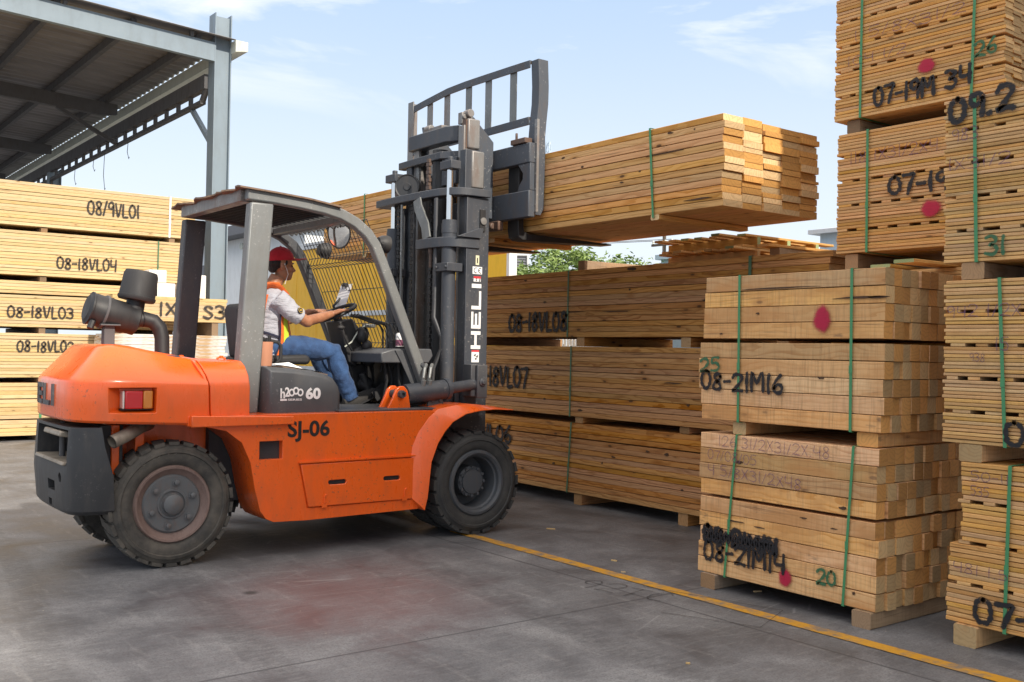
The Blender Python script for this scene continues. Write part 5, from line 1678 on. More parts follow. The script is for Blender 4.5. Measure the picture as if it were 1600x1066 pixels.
gn = guard_side(GN, GN + .075, 'near'); gf = guard_side(GF, GF + .075, 'far')
def rear_pillar(y0, y1):
    return MB().prism([(2.728, .978), (2.895, .978), (2.985, 2.462), (2.815, 2.462)], 'y', y0, y1).build('guard_rear_pillar', GUARD if y0 < YC else GREY, FK, bevel=0.012)
rear_pillar(GN - .02, GN + .08); rear_pillar(GF, GF + .1)
MB().box((2.775, GN + .08, 2.47), (2.86, GF - .002, 2.56)).build('guard_cross_bar', SCRAPED, FK, bevel=0.006)
MB().box((3.56, GN + .08, 2.395), (3.64, GF - .002, 2.45)).build('guard_cross_bar', GUARD, FK, bevel=0.006)
m = MB()
k = 0; y = GN + .115
while y < GF - .03:
    m.beam([(2.865, y, 2.505), (3.2, y, 2.492), (3.60, y, 2.462), (3.70, y, 2.405)], 0.022, 0.007, (0, 0, 1)); y += 0.082
m.build('guard_slats', GREY_DK, FK)
# old plywood sheet laid on the guard, ragged rear edge
rd = random.Random(9); n = 26
top = []
rings = []
for i in range(n + 1):
    y = GN - .03 + (GF - GN + .14) * i / n
    xr = 2.735 + rd.uniform(-.022, .016) + 0.02 * math.sin(i * .8)
    sag = 0.008 * math.sin(i * .9) + rd.uniform(-.004, .004)
    ring = []
    for x, dz in ((xr, 0.0), (3.0, 0), (3.25, 0), (3.52, 0)):
        zz = 2.551 - (x - 2.8) * 0.055 - max(0, x - 3.2) * .07 + (sag if x < 2.9 else 0)
        ring.append((x, y, zz))
    rings.append(ring + [(x, y, z + 0.012) for x, y, z in ring[::-1]])
MB().loft(rings).build('plywood_roof', PLY, FK, smooth=0)
# front feet of the rails with bolts
for y0, y1 in ((GN - .018, GN - .002),):
    m = MB(); m.prism([(4.30, .975), (4.46, 1.0), (4.45, 1.06), (4.40, 1.13), (4.335, 1.13)], 'y', y0, y1)
    for x, z in ((4.345, 1.05), (4.42, 1.05)): m.lathe([(.016, 0), (.016, .012), (.0005, .014)], (x, y0, z), (0, -1, 0), 8)
    m.build('guard_foot', GREY, FK, bevel=0.004)
m = MB()
for x, z in ((4.36, 1.13), (4.26, 1.36)): m.lathe([(.017, 0), (.017, .012), (.0005, .014)], (x + .0, GN, z - .03), (0, -1, 0), 8)
m.build('guard_bolt', GREY, FK)
MB().prism([(4.06, 1.44), (4.155, 1.44), (4.33, 1.06), (4.30, 1.02), (4.24, 1.12), (4.12, 1.34)], 'y', GN + .078, GN + .086).build('side_gusset', GREY, FK, bevel=0.003)

# wire mesh between the front rails, in the plane of their slope
m = MB()
def on(s, w, out=0.0):      # s along the slope from the top, w across
    pts = [(3.745, 2.44), (3.86, 2.20), (3.95, 2.0), (4.045, 1.78), (4.15, 1.54), (4.21, 1.40)]
    f = s * (len(pts) - 1); i = min(int(f), len(pts) - 2); f -= i
    x = pts[i][0] + (pts[i + 1][0] - pts[i][0]) * f; z = pts[i][1] + (pts[i + 1][1] - pts[i][1]) * f
    return Vector((x + .045 + out * .9, w, z + out * .42))
ss = [0, .10, .19, .23, .27, .40, .52, .65, .78, .86, .895, .93, 1.0]
oo = {.23: -.045, .895: -.04}
w0, w1 = GN + .09, GF - .01
N = 21
for k in range(N + 1):
    w = w0 + (w1 - w0) * k / N
    m.tube([on(s, w, oo.get(s, 0)) for s in ss], .0036, 5)
for s in (0, .10, .19, .23, .27, .46, .70, .86, .895, .93, 1.0):
    m.tube([on(s, w0, oo.get(s, 0)) + Vector((.004, 0, 0)), on(s, w1, oo.get(s, 0)) + Vector((.004, 0, 0))], .0034, 5)
m.build('wire_mesh_screen', BLACK, FK)
# round work lamps, mirror
for y, x, z in ((6.90, 3.975, 2.27), (7.93, 3.985, 2.29)):
    L = MB().lathe([(.0005, -.05), (.045, -.045), (.066, -.01), (.070, .02), (.070, .045), (.062, .048)], (x, y, z), (1, 0, -.1), 24).build('work_lamp', BLACK, FK)
    MB().lathe([(.063, .040), (.045, .052), (.0005, .056)], (x, y, z), (1, 0, -.1), 24).build('lens', CLEAR, L)
    MB().tube([(x - .02, y, z), (x - .03, y + (.06 if y > YC else -.06), z + .0)], .012, 8).build('lamp_stalk', BLACK, L)
nrm = Vector((-.60, -.78, -.20)).normalized()
MR = MB(); c = Vector((3.752, 7.2, 2.362))
u = nrm.cross(Vector((0, 0, 1))).normalized(); v = u.cross(nrm)
v = (v + u * 0.0).normalized()
def ovl(a, b, d, n=32): return [c + u * (a * math.cos(2 * math.pi * i / n)) + v * (b * math.sin(2 * math.pi * i / n)) + nrm * d for i in range(n)]
MRo = MR.loft([ovl(.04, .06, -.035), ovl(.085, .118, -.02), ovl(.094, .128, 0), ovl(.092, .126, .010), ovl(.086, .119, .010)]).build('mirror_housing', BLACK, FK)
MB().loft([ovl(.086, .119, .009), ovl(.06, .085, .016), ovl(.03, .042, .020), ovl(.004, .006, .021)]).build('mirror_glass', MIRROR, MRo)
MB().tube([c + Vector((.03, 0, .0)), c + Vector((.05, .02, .05)), c + Vector((.0, .03, .09))], .009, 6).build('mirror_arm', BLACK, MRo)

# ---- seat, dash, steering
SE = MB().prism([(2.98, 1.315), (3.52, 1.315), (3.54, 1.36), (3.50, 1.395), (3.05, 1.375)], 'y', 7.20, 7.70).build('seat_cushion', VINYL, FK, bevel=0.03)
MB().prism([(2.99, 1.36), (3.09, 1.36), (3.055, 1.74), (3.02, 1.775), (2.96, 1.77), (2.94, 1.72)], 'y', 7.24, 7.52).build('seat_backrest', VINYL, FK, bevel=0.03)
m = MB(); m.tube([(2.98, 7.12, 1.50), (3.12, 7.11, 1.50), (3.21, 7.11, 1.485), (3.235, 7.11, 1.46), (3.235, 7.11, 1.36), (3.20, 7.12, 1.315)], .014, 10); m.build('seat_arm', VINYL, FK)
# cowl across the front
MB().prism([(3.95, 1.34), (4.38, 1.34), (4.42, 1.40), (4.40, 1.455), (4.06, 1.452), (3.94, 1.42)], 'y', GN + .09, GF).build('front_cowl', COWL, FK, bevel=0.01)
MB().box((4.22, GN + .10, 1.0), (4.36, GF, 1.338)).build('front_bulkhead', GREY_DK, FK)
SCc = Vector((3.855, 7.44, 1.735)); sax = Vector((-.42, 0, .90)).normalized()
m = MB()
rim_pts = []
uu = sax.cross(Vector((0, 1, 0))).normalized(); vv = sax.cross(uu)
ring = [SCc + uu * .175 * math.cos(2 * math.pi * i / 36) + vv * .175 * math.sin(2 * math.pi * i / 36) for i in range(36)]
rings = []
for i, p in enumerate(ring):
    rd_ = (p - SCc).normalized()
    rings.append([p + rd_ * .015 * math.cos(2 * math.pi * k / 10) + sax * .015 * math.sin(2 * math.pi * k / 10) for k in range(10)])
m.loft(rings + [rings[0]], caps=False)
for a in (0.4, 2.5, 4.6):
    m.tube([SCc - sax * .03, SCc + (uu * math.cos(a) + vv * math.sin(a)) * .165], [.02, .012], 8)
m.lathe([(.0005, .0), (.035, -.005), (.045, -.03), (.03, -.06)], SCc, -sax * -1, 16)
m.build('steering_wheel', BLACK, FK)
m = MB(); m.tube([SCc - sax * .05, SCc - sax * .30], [.035, .045], 14)
m.prism([(3.83, 1.66), (3.95, 1.69), (4.03, 1.60), (4.05, 1.38), (3.98, 1.30), (3.92, 1.34), (3.88, 1.5)], 'y', 7.32, 7.56)
m.prism([(3.95, 1.32), (4.10, 1.32), (4.16, 1.10), (4.14, 1.0), (4.04, 1.0)], 'y', 7.36, 7.52)
m.ball((4.02, 7.28, 1.56), (.055, .05, .07), 12).ball((4.06, 7.27, 1.47), (.045, .045, .05), 12).ball((4.0, 7.30, 1.42), (.05, .04, .05), 12).ball((4.10, 7.30, 1.36), (.06, .05, .06), 12)
m.ball((4.07, 7.3, 1.16), (.07, .06, .06), 12).cyl((4.02, 7.27, 1.25), (4.08, 7.27, 1.10), .03)
m.build('steering_column', BLACK, FK, bevel=0.008)
MB().box((4.03, 7.235, 1.62), (4.12, 7.31, 1.65)).build('gauge_panel', GUARD, FK, bevel=0.006)
MB().box((4.01, 7.215, 1.36), (4.05, 7.25, 1.40)).build('brass_fitting', EXHAUST, FK, bevel=0.004)
m = MB(); m.tube([(3.93, 7.28, 1.43), (3.86, 7.24, 1.49), (3.82, 7.22, 1.56), (3.81, 7.22, 1.60)], .008, 8); m.ball((3.795, 7.22, 1.613), (.034, .024, .018), 12); m.build('gear_lever', BLACK, FK)
for k, (dy, dx) in enumerate(((0, 0), (-.035, .03), (-.07, .06))):
    m = MB(); m.tube([(3.91 + dx * .3, 7.20 + dy, 1.705), (4.02 + dx, 7.19 + dy, 1.67), (4.12 + dx, 7.18 + dy, 1.645), (4.155 + dx, 7.18 + dy, 1.60), (4.16 + dx, 7.18 + dy, 1.35), (4.14 + dx, 7.18 + dy, 1.26)], .0085, 8)
    m.tube([(3.87 + dx * .3, 7.20 + dy, 1.712), (3.92 + dx * .3, 7.20 + dy, 1.702)], [.014, .011], 10)
    m.build('hydraulic_lever', BLACK, FK)
m = MB(); m.tube([(3.88, 7.31, 1.46), (3.93, 7.29, 1.50), (3.985, 7.27, 1.60), (4.04, 7.26, 1.64)], .006, 6); m.build('pale_cable', GUTTER, FK)
rd = random.Random(6)
for k in range(9):
    y = 7.02 + rd.uniform(-.1, .5); x = 4.02 + rd.uniform(0, .2)
    MB().tube([(x, y, 1.34), (x + rd.uniform(-.04, .06), y, 1.2), (x + rd.uniform(-.05, .1), y + .02, 1.0)], .011, 6).build('hose', BLACK, FK)
MB().tube([(3.98, 7.62, 1.70), (3.93, 7.62, 1.80), (3.99, 7.62, 1.86), (4.06, 7.62, 1.86)], .012, 8).build('grab_handle', BLACK, FK)
for y in (7.17, 7.56):
    MB().beam([(4.08, y, 1.06), (4.22, y, 1.17)], .006, .045, (0, 1, 0)).build('pedal', VINYL, FK)

# ---- tilt cylinder and its orange bracket
br = [(3.905, .985), (4.115, .985), (4.095, 1.09), (4.08, 1.135), (4.05, 1.165), (4.01, 1.165), (3.98, 1.14), (3.955, 1.08)]
MB().prism(br, 'y', 6.66, 6.685).build('tilt_bracket', ORANGE, FK, bevel=0.005)
MB().prism([(x - .0, z) for x, z in br], 'y', 6.785, 6.81).build('tilt_bracket', ORANGE, FK, bevel=0.005)
m = MB(); m.cyl((4.02, 6.64, 1.105), (4.02, 6.83, 1.105), .03, 14); m.lathe([(.03, 0), (.03, .02), (.015, .022)], (4.02, 6.64, 1.105), (0, -1, 0), 6); m.build('tilt_pin', GREY, FK)
TC = MB(); TC.tube([(4.02, 6.735, 1.10), (4.10, 6.735, 1.098)], [.045, .06], 20); TC.tube([(4.10, 6.735, 1.098), (4.47, 6.735, 1.135)], .078, 24); TC.tube([(4.465, 6.735, 1.135), (4.50, 6.735, 1.138)], .086, 24)
TCo = TC.build('tilt_cylinder', MAST, FK)
MB().tube([(4.49, 6.735, 1.138), (4.80, 6.80, 1.17)], .045, 18).build('rod', MAST, TCo)
for dx in (0, .055):
    MB().tube([(4.24 + dx, 6.70, 1.17), (4.235 + dx, 6.68, 1.23), (4.26 + dx, 6.70, 1.30), (4.31 + dx, 6.76, 1.33)], .014, 8).build('hydraulic_hose', GUARD, TCo)
    MB().cyl((4.24 + dx, 6.70, 1.15), (4.24 + dx, 6.68, 1.21), .02, 8).build('hose_fitting', GUARD, TCo)
MB().box((4.76, 6.78, 1.07), (4.86, 6.90, 1.335)).build('mast_lug', GREY, FK, bevel=0.006)
m = MB(); m.prism([(4.80, 1.06), (4.90, 1.06), (4.90, 1.33), (4.80, 1.33)], 'y', 6.745, 6.775); m.lathe([(.035, 0), (.035, .014), (.02, .016), (.02, .03), (.0005, .031)], (4.85, 6.745, 1.19), (0, -1, 0), 14); m.build('lug_plate', GREY, FK, bevel=0.005)

# ---- mast
MN, MF = 6.90, 8.0


def channel(y0, s, x0, x1, z0, z1, nm, web=.022, fl=.10, mat=MAST):
    m = MB()
    m.box((x0, min(y0, y0 + s * web), z0), (x1, max(y0, y0 + s * web), z1))
    for xa, xb in ((x0, x0 + .028), (x1 - .028, x1)):
        m.box((xa, min(y0 + s * web, y0 + s * fl), z0), (xb, max(y0 + s * web, y0 + s * fl), z1))
    return m.build(nm, mat, FK, bevel=0.004)


oc = channel(MN, 1, 4.772, 5.0, .34, 2.73, 'mast_outer_channel'); channel(MF, -1, 4.772, 5.0, .34, 2.73, 'mast_outer_channel')
channel(MN + .075, 1, 4.80, 4.975, .45, 3.14, 'mast_middle_channel', .02, .085); channel(MF - .075, -1, 4.80, 4.975, .45, 3.14, 'mast_middle_channel', .02, .085)
channel(MN + .15, 1, 4.83, 4.99, .9, 3.36, 'mast_inner_channel', .02, .085, SCRAPED); channel(MF - .15, -1, 4.83, 4.99, .9, 3.36, 'mast_inner_channel', .02, .085, SCRAPED)
m = MB(); m.box((4.90, MN - .012, 2.45), (4.955, MN - .001, 2.63)); m.build('roller_window', BLACK, oc)
m = MB(); m.lathe([(.03, 0), (.03, .012), (.0005, .014)], (4.93, MN - .012, 2.535), (0, -1, 0), 16); m.build('roller_end', SCRAPED, oc)
# bottom cross members
MB().box((4.80, MN + .03, .40), (4.84, MF - .03, .62)).build('mast_lower_tie', MAST, FK, bevel=0.005)
MB().box((4.72, MN + .05, .95), (4.765, MF - .05, 1.15)).build('mast_lower_tie', MAST, FK, bevel=0.005)
MB().box((4.55, MN - .01, .70), (4.99, MN + .14, .93)).build('mast_foot', MAST, FK, bevel=0.03)
MB().box((4.60, MN + .0, .35), (5.0, MN + .16, .69)).build('mast_foot', MAST, FK, bevel=0.01)


def tie_plate(pts, z0, z1, nm):
    return MB().prism(pts, 'z', z0, z1).build(nm, MAST, FK, bevel=0.006)


tie_plate([(4.60, 8.12), (4.582, 7.70), (4.585, 7.38), (4.595, 7.20), (4.615, 7.06), (4.65, 6.96), (4.71, 6.90), (4.80, 6.872), (4.99, 6.865), (4.99, 6.93), (4.83, 6.96), (4.74, 7.06), (4.71, 7.25), (4.71, 7.75), (4.74, 7.92), (4.80, 7.98), (4.80, 8.12)], 2.735, 2.80, 'mast_tie_plate')
tie_plate([(4.795, 8.06), (4.775, 7.70), (4.77, 7.32), (4.985, 7.02), (4.985, 7.12), (4.87, 7.38), (4.87, 8.06)], 3.10, 3.165, 'mast_tie_plate')
MB().prism([(4.80, 7.90), (4.80, 7.30), (4.86, 7.18), (4.90, 7.18), (4.90, 7.90)], 'z', 3.245, 3.385).build('mast_head_bar', MAST, FK, bevel=0.01)
MB().box((4.80, 7.12, 2.87), (4.83, 7.34, 3.098)).build('head_plate', MAST, FK, bevel=0.004)
MB().prism([(7.02, 2.80), (7.36, 2.80), (7.36, 2.93), (7.30, 2.99), (7.02, 2.99)], 'x', 4.70, 4.715).build('chain_guard_plate', MAST, FK, bevel=0.01) if False else None
# scraped channel heads
for (x0, x1, z0, z1, y0) in ((4.86, 4.99, 2.82, 3.135, 6.965), (4.86, 4.985, 3.165, 3.42, 7.03)):
    m = MB(); m.box((x0, y0, z0), (x1, y0 + .10, z1)); o = m.build('channel_head', SCRAPED, FK, bevel=0.012)
    MB().box((x0 - .012, y0 + .015, z0), (x0 - .001, y0 + .085, z1 - .01)).build('slide_face', RUSTY, o)
m = MB(); m.cyl((4.90, 7.05, 3.47), (4.90, 7.13, 3.47), .035, 16).cyl((4.86, 7.08, 3.44), (4.86, 7.16, 3.44), .02, 10); m.box((4.84, 7.10, 3.38), (4.95, 7.16, 3.48)); m.build('hose_pulley', SCRAPED, FK, bevel=0.004)
m = MB(); m.cyl((4.86, 7.60, 3.42), (4.86, 7.68, 3.42), .035, 16).box((4.83, 7.40, 3.386), (4.93, 7.70, 3.42)); m.build('hose_pulley', SCRAPED, FK, bevel=0.004)
# sheaves and chains
for y in (7.74,):
    m = MB(); m.lathe([(.0005, -.012), (.03, -.014), (.035, -.006), (.098, -.006), (.108, -.014), (.112, -.014), (.100, .0), (.100, .03), (.112, .044), (.098, .044), (.03, .044), (.0005, .044)], (4.70, y, 2.90), (.75, .66, 0), 32); m.build('chain_sheave', GREY_DK, FK)


def chain(x, y, z0, z1, nm='lift_chain'):
    m = MB(); z = z0; k = 0
    while z < z1:
        w = .026 if k % 2 else .016
        m.box((x - .012, y - w, z), (x + .012, y + w, z + .030)); z += .034; k += 1
    return m.build(nm, RUSTY if z1 > 2.9 else BLACK, FK)


chain(4.66, 7.80, .8, 2.74); chain(4.665, 7.58, .8, 2.74); chain(4.665, 7.28, .8, 2.74)
chain(4.72, 7.42, 2.805, 3.09); chain(4.66, 7.83, 2.79, 2.98)
# lift cylinders
for y in (7.0, 7.90):
    c = MB().tube([(4.665, y, .42), (4.665, y, 2.16)], .058, 22).tube([(4.665, y, 2.155), (4.665, y, 2.53)], .062, 22).tube([(4.665, y, 2.42), (4.665, y, 2.50)], .066, 22).build('lift_cylinder', MAST, FK)
    MB().tube([(4.665, y, 2.53), (4.665, y, 2.96)], .030, 18).build('rod', CHROME, c)
    MB().box((4.615, y - .085, 2.95), (4.715, y + .085, 3.02)).cyl((4.665, y, 3.02), (4.665, y, 3.06), .025, 8).build('rod_head', MAST, c, bevel=0.005)
    m = MB(); m.box((4.59, y - .09, 2.10), (4.745, y + .09, 2.17))
    for dy in (-.07, .07): m.cyl((4.58, y + dy, 2.135), (4.60, y + dy, 2.135), .014, 8)
    m.build('cylinder_clamp', MAST, c, bevel=0.005)
tie_plate([(4.57, 7.38), (4.56, 7.12), (4.585, 7.0), (4.62, 6.93), (4.68, 6.89), (4.90, 6.885), (4.90, 6.898), (4.70, 6.93), (4.66, 7.06), (4.66, 7.38)], 2.30, 2.385, 'hose_tie_plate')
MB().prism([(4.66, 2.386), (4.88, 2.47), (4.92, 2.47), (4.92, 2.455), (4.90, 2.386)], 'y', 6.865, 6.898).build('clamp_rib', MAST, FK, bevel=0.003)
MB().beam([(4.585, 7.38, 2.735), (4.585, 7.36, 2.66), (4.58, 7.24, 2.50), (4.58, 7.21, 2.385)], .008, .055, (1, 0, 0)).build('hose_bracket', GUARD, FK)
MB().tube([(4.60, 7.18, 2.30), (4.60, 7.18, 2.26)], .02, 8).tube([(4.60, 7.18, 2.26), (4.60, 7.18, 2.14)], .013, 8).build('chain_anchor', RUSTY, FK)
for y, x in ((7.10, 4.60), (7.14, 4.615)):
    MB().tube([(x, y, 2.72), (x, y, 1.85), (x - .01, y - .01, 1.72), (x + .02, y - .09, 1.55), (x + .02, y - .09, 1.46), (x - .01, y - .02, 1.30), (x - .02, y, 1.0)], .013, 8).build('hydraulic_hose', GREY, FK)
MB().tube([(4.86, YC, .5), (4.86, YC, 3.2)], .07, 20).build('free_lift_cylinder', GREY_DK, FK)
MB().box((4.99, 7.0, .45), (5.0, 7.16, 2.6)).box((4.99, 7.74, .45), (5.0, 7.9, 2.6)).build('mast_guard_strip', GREY_DK, FK)
MB().tube([(4.60, 7.45, 2.72), (4.61, 7.45, .9)], .013, 8).build('hydraulic_hose', BLACK, FK)
MB().tube([(4.60, 7.66, 2.72), (4.61, 7.66, .9)], .011, 8).build('hydraulic_hose', GUARD, FK)
# printed decals on the mast channel: name reads upwards
m = MB()
def mb_(z0, z1, x0, x1): m.add([(x0, MN - .003, z0), (x1, MN - .003, z0), (x1, MN - .003, z1), (x0, MN - .003, z1)], [(0, 1, 2, 3)])
X0, X1 = 4.832, 4.930; t_ = .026
zc = 1.462                                      # H
mb_(zc, zc + t_ * 1.15, X0, X1); mb_(zc + .118, zc + .118 + t_ * 1.15, X0, X1); mb_(zc + t_ * 1.15, zc + .118, 4.868, 4.892)
zc = 1.632                                      # E
mb_(zc, zc + t_ * 1.15, X0, X1); mb_(zc + t_ * 1.15, zc + .14, X0, X0 + .022); mb_(zc + t_ * 1.15, zc + .125, 4.87, 4.892); mb_(zc + t_ * 1.15, zc + .14, X1 - .022, X1)
zc = 1.792                                      # L
mb_(zc, zc + t_ * 1.15, X0, X1); mb_(zc + t_ * 1.15, zc + .155, X1 - .022, X1)
mb_(1.972, 1.972 + .034, X0, X1)               # I
# mirror left-right so the feet of the letters face right
m.build('maker_name', WHITE_VINYL, oc, smooth=0)
def sticker(x0, x1, z0, z1, mat=WHITE_VINYL): return MB().box((x0, MN - .003, z0), (x1, MN - .0006, z1)).build('decal', mat, oc)
sticker(4.868, 4.903, 2.165, 2.275 - .03, CREAM_VINYL)
s_ = sticker(4.838, 4.935, 2.088, 2.19 - .04); 
sticker(4.850, 4.922, 1.90 + .125, 2.06 + .01)
s3 = sticker(4.842, 4.918, 1.35, 1.452)
MB().box((4.850, MN - .0045, 2.052), (4.922, MN - .0032, 2.07)).box((4.842, MN - .0045, 1.437), (4.918, MN - .0032, 1.452)).build('decal_band', RED_VINYL, oc)
m = MB()
def arc(cx, cz, r0, r1, a0, a1, n=14):
    vs = []; fs = []
    for i in range(n + 1):
        a = R(a0 + (a1 - a0) * i / n)
        vs += [(cx + r0 * math.cos(a), MN - .0045, cz + r0 * math.sin(a)), (cx + r1 * math.cos(a), MN - .0045, cz + r1 * math.sin(a))]
    for i in range(n): fs.append((2 * i, 2 * i + 2, 2 * i + 3, 2 * i + 1))
    m.add(vs, fs)
arc(4.872, 2.119, .018, .024, 70, 290); arc(4.918, 2.119, .018, .024, 70, 290)
m.add([(4.898, MN - .0045, 2.116), (4.914, MN - .0045, 2.116), (4.914, MN - .0045, 2.122), (4.898, MN - .0045, 2.122)], [(0, 1, 2, 3)])
for x, z in ((4.868, 2.045), (4.90, 2.042)):
    arc(x + .01, z, .004, .008, 0, 330)
    m.add([(x, MN - .0045, z - .012), (x + .016, MN - .0045, z - .016), (x + .012, MN - .0045, z - .005)], [(0, 1, 2)])
for x, z in ((4.862, 1.41), (4.885, 1.40), (4.872, 1.38)):
    m.add([(x, MN - .0045, z), (x + .024, MN - .0045, z + .012), (x + .018, MN - .0045, z - .012)], [(0, 1, 2)])
m.add([(4.880, MN - .0045, 2.18), (4.890, MN - .0045, 2.18), (4.890, MN - .0045, 2.225), (4.880, MN - .0045, 2.225)], [(0, 1, 2, 3)])
m.build('decal_print', BLACK_VINYL, oc, smooth=0)

# ---- carriage, backrest, forks
CX = 5.20
MB().box((CX, 6.62, 3.03), (CX + .07, mir(6.62), 3.20)).build('carriage_top_bar', CARR, FK, bevel=0.008)
MB().box((CX, 6.62, 2.575), (CX + .07, mir(6.62), 2.80)).build('carriage_bottom_bar', CARR, FK, bevel=0.008)
for y in (6.62, mir(6.62) - .17):
    pts = [(y, 2.80), (y + .17, 2.80), (y + .14 if y < YC else y + .17, 2.86), (y + .10 if y < YC else y + .17, 2.90), (y + .10 if y < YC else y + .17, 2.95), (y + .15 if y < YC else y + .17, 3.01), (y + .17, 3.03), (y, 3.03)]
    MB().prism(pts, 'x', CX + .01, CX + .06).build('carriage_end_plate', CARR, FK, bevel=0.004)
for y in (7.12, 7.74):
    MB().prism([(4.86, 3.46), (4.98, 3.46), (5.195, 3.27), (5.195, 2.60), (5.08, 2.60), (5.06, 2.98), (4.95, 2.98)], 'y', y, y + .035).build('carriage_side_plate', CARR, FK, bevel=0.006)
    MB().box((5.02, y + .036, 2.60), (5.06, y + .10, 3.2)).build('carriage_upright', RUSTY, FK, bevel=0.004)
MB().box((CX - .02, 6.66, 3.201), (CX + .06, 6.86, 3.245)).cyl((CX, 6.80, 3.245), (CX, 6.80, 3.30), .012, 8).build('fork_latch', RUSTY, FK, bevel=0.006)
MB().box((CX - .03, 7.0, 2.49), (CX + .03, 7.22, 2.574)).cyl((CX - .04, 7.06, 2.53), (CX - .04, 7.14, 2.53), .03, 12).build('fork_stop', RUSTY, FK, bevel=0.01)

BX = 5.275
def back_post(y, s, bend):
    zs = [2.60, 2.66, 2.85, 3.12, 3.26, 3.40, 3.55, 3.70, 3.92]
    off = [-.035, -.004, 0, .004, .0, .012, .028, .030, .018] if bend else [0] * 9
    fl = []
    for z, o in zip(zs, off):
        xo = o
        fl.append([(BX + xo, y, z), (BX + xo, y + s * .10, z), (BX + xo + .012, y + s * .10, z), (BX + xo + .012, y + s * .012, z), (BX + xo + .105, y + s * .012, z), (BX + xo + .105, y, z)])
    return MB().loft(fl).build('backrest_post', CARR if bend else SCRAPED, BR, bevel=0.003, smooth=25)


BR = bpy.data.objects.new('load_backrest', None); COL.objects.link(BR); BR.parent = FK; BR.location = (BX - 3.45, 0, 2.6); WM[BR] = wm(FK) @ Matrix.Translation(BR.location)
back_post(6.635, 1, True); back_post(8.70, -1, False)
m = MB(); m.box((BX - .012, 6.60, 2.62), (BX + .012, 6.634, 3.40))
for k in range(6): m.cyl((BX - .016, 6.617, 2.68 + k * .13), (BX - .011, 6.617, 2.68 + k * .13), .009, 8)
m.build('post_strip', SCRAPED, BR)
tr_ = [(8.66, 3.832), (8.40, 3.862), (8.0, 3.900), (7.70, 3.906), (7.40, 3.903), (7.0, 3.898), (6.74, 3.893)]
m = MB(); rings = []
for y, z in tr_:
    rings.append([(BX + .005, y, z - .032), (BX + .017, y, z - .032), (BX + .017, y, z + .022), (BX + .075, y, z + .022), (BX + .075, y, z + .034), (BX + .005, y, z + .034)])
m.loft(rings).build('top_rail', CARR, BR, bevel=0.002, smooth=25)
m = MB(); m.box((BX + .005, 6.74, 3.375), (BX + .017, 8.66, 3.445)); m.box((BX + .0171, 6.74, 3.433), (BX + .07, 8.66, 3.445)); m.build('lower_rail', CARR, BR, bevel=0.002)
for y, zt in ((8.33, 3.862), (8.03, 3.888), (7.67, 3.905), (7.36, 3.90), (6.99, 3.89)):
    MB().box((BX + .022, y - .045, 3.446), (BX + .032, y + .045, zt)).build('backrest_bar', SCRAPED if y > 7.9 else GUARD, BR, bevel=0.001)


def fork(y):
    pr = [(BX, 3.22), (BX, 2.50), (BX + .012, 2.43), (BX + .05, 2.408), (BX + .12, 2.405), (6.37, 2.438), (6.37, 2.452), (BX + .11, 2.468), (BX + .07, 2.485), (BX + .062, 2.53), (BX + .062, 3.22)]
    return MB().prism(pr, 'y', y - .075, y + .075).build('fork', BLACK, FK, bevel=0.006)


fork(6.93); fork(7.97)

# ---- the lifted bundle
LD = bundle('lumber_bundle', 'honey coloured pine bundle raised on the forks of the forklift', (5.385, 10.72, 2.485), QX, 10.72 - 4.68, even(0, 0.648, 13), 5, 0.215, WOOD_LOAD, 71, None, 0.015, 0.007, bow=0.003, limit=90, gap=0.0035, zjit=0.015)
strap(LD, 10.72 - 5.392, 0.652, 10.72 - 5.345, -0.022, STRAP_G, 1.08, 0.02, front=-0.006)
strap(LD, 10.72 - 9.75, 0.652, 10.72 - 9.75, -0.022, STRAP_G, 1.08, 0.02, front=-0.006)
for y, z, w, h in ((6.40, 3.06, .05, .02), (6.16, 2.95, .035, .022), (5.70, 2.77, .045, .018), (5.19, 3.07, .06, .02), (5.50, 2.83, .025, .015), (5.25, 2.93, .45, .010), (4.95, 3.06, .02, .012), (4.9, 2.555, .4, .014)): wane(LD, 10.72 - y, z - 2.485, w, h)
dunnage('thin batten strapped under the near end of the raised pine bundle', (5.39, 5.335), (6.40, 5.335), 0.085, 0.040, 2.4445, WOOD_LOAD, 'battens under the raised bundle', 'batten')
dunnage('thin batten strapped under the far end of the raised pine bundle', (5.39, 9.75), (6.40, 9.75), 0.085, 0.040, 2.4445, WOOD_LOAD, 'battens under the raised bundle', 'batten')
dunnage('thin batten under the raised pine bundle between the forks', (5.47, 7.50), (6.40, 7.50), 0.085, 0.040, 2.4445, WOOD_LOAD, 'battens under the raised bundle', 'batten')

# ---- loose things in the cab
can = thing('drink_can', 'small white and purple drink can standing on the forklift cowl', 'can', (4.205, 7.0, 1.457))
cb = MB().lathe([(.0005, .0), (.024, .0), (.031, .008), (.031, .108), (.027, .118), (.026, .121), (.0005, .119)], (4.205, 7.0, 1.457), (0, 0, 1), 24).build('body', WHITE_VINYL, can)
LABEL = paint('purple_label', (0.16, 0.035, 0.09), 0.4, (0.5, 0.4, 0.35), 0.5, scale=14)
MB().lathe([(.0313, .018), (.0316, .02), (.0316, .066), (.0313, .068)], (4.205, 7.0, 1.457), (0, 0, 1), 24).build('label', LABEL, can)
tray = MB().box((4.15, 6.90, 1.456), (4.33, 6.97, 1.470)).build('phone', VINYL, None, bevel=0.004)
tag(tray, 'flat black phone lying on the forklift cowl beside the can', 'phone')
tub = thing('tool_tub', 'terracotta coloured tub holding dark tools on the forklift hood', 'tub', (3.02, 6.93, 1.309))
MB().lathe([(.0005, 0), (.056, 0), (.060, .01), (.066, .168), (.066, .176), (.060, .176), (.056, .02), (.0005, .012)], (3.02, 6.93, 1.309), (0, 0, 1), 28).build('body', CUP, tub)
m = MB()
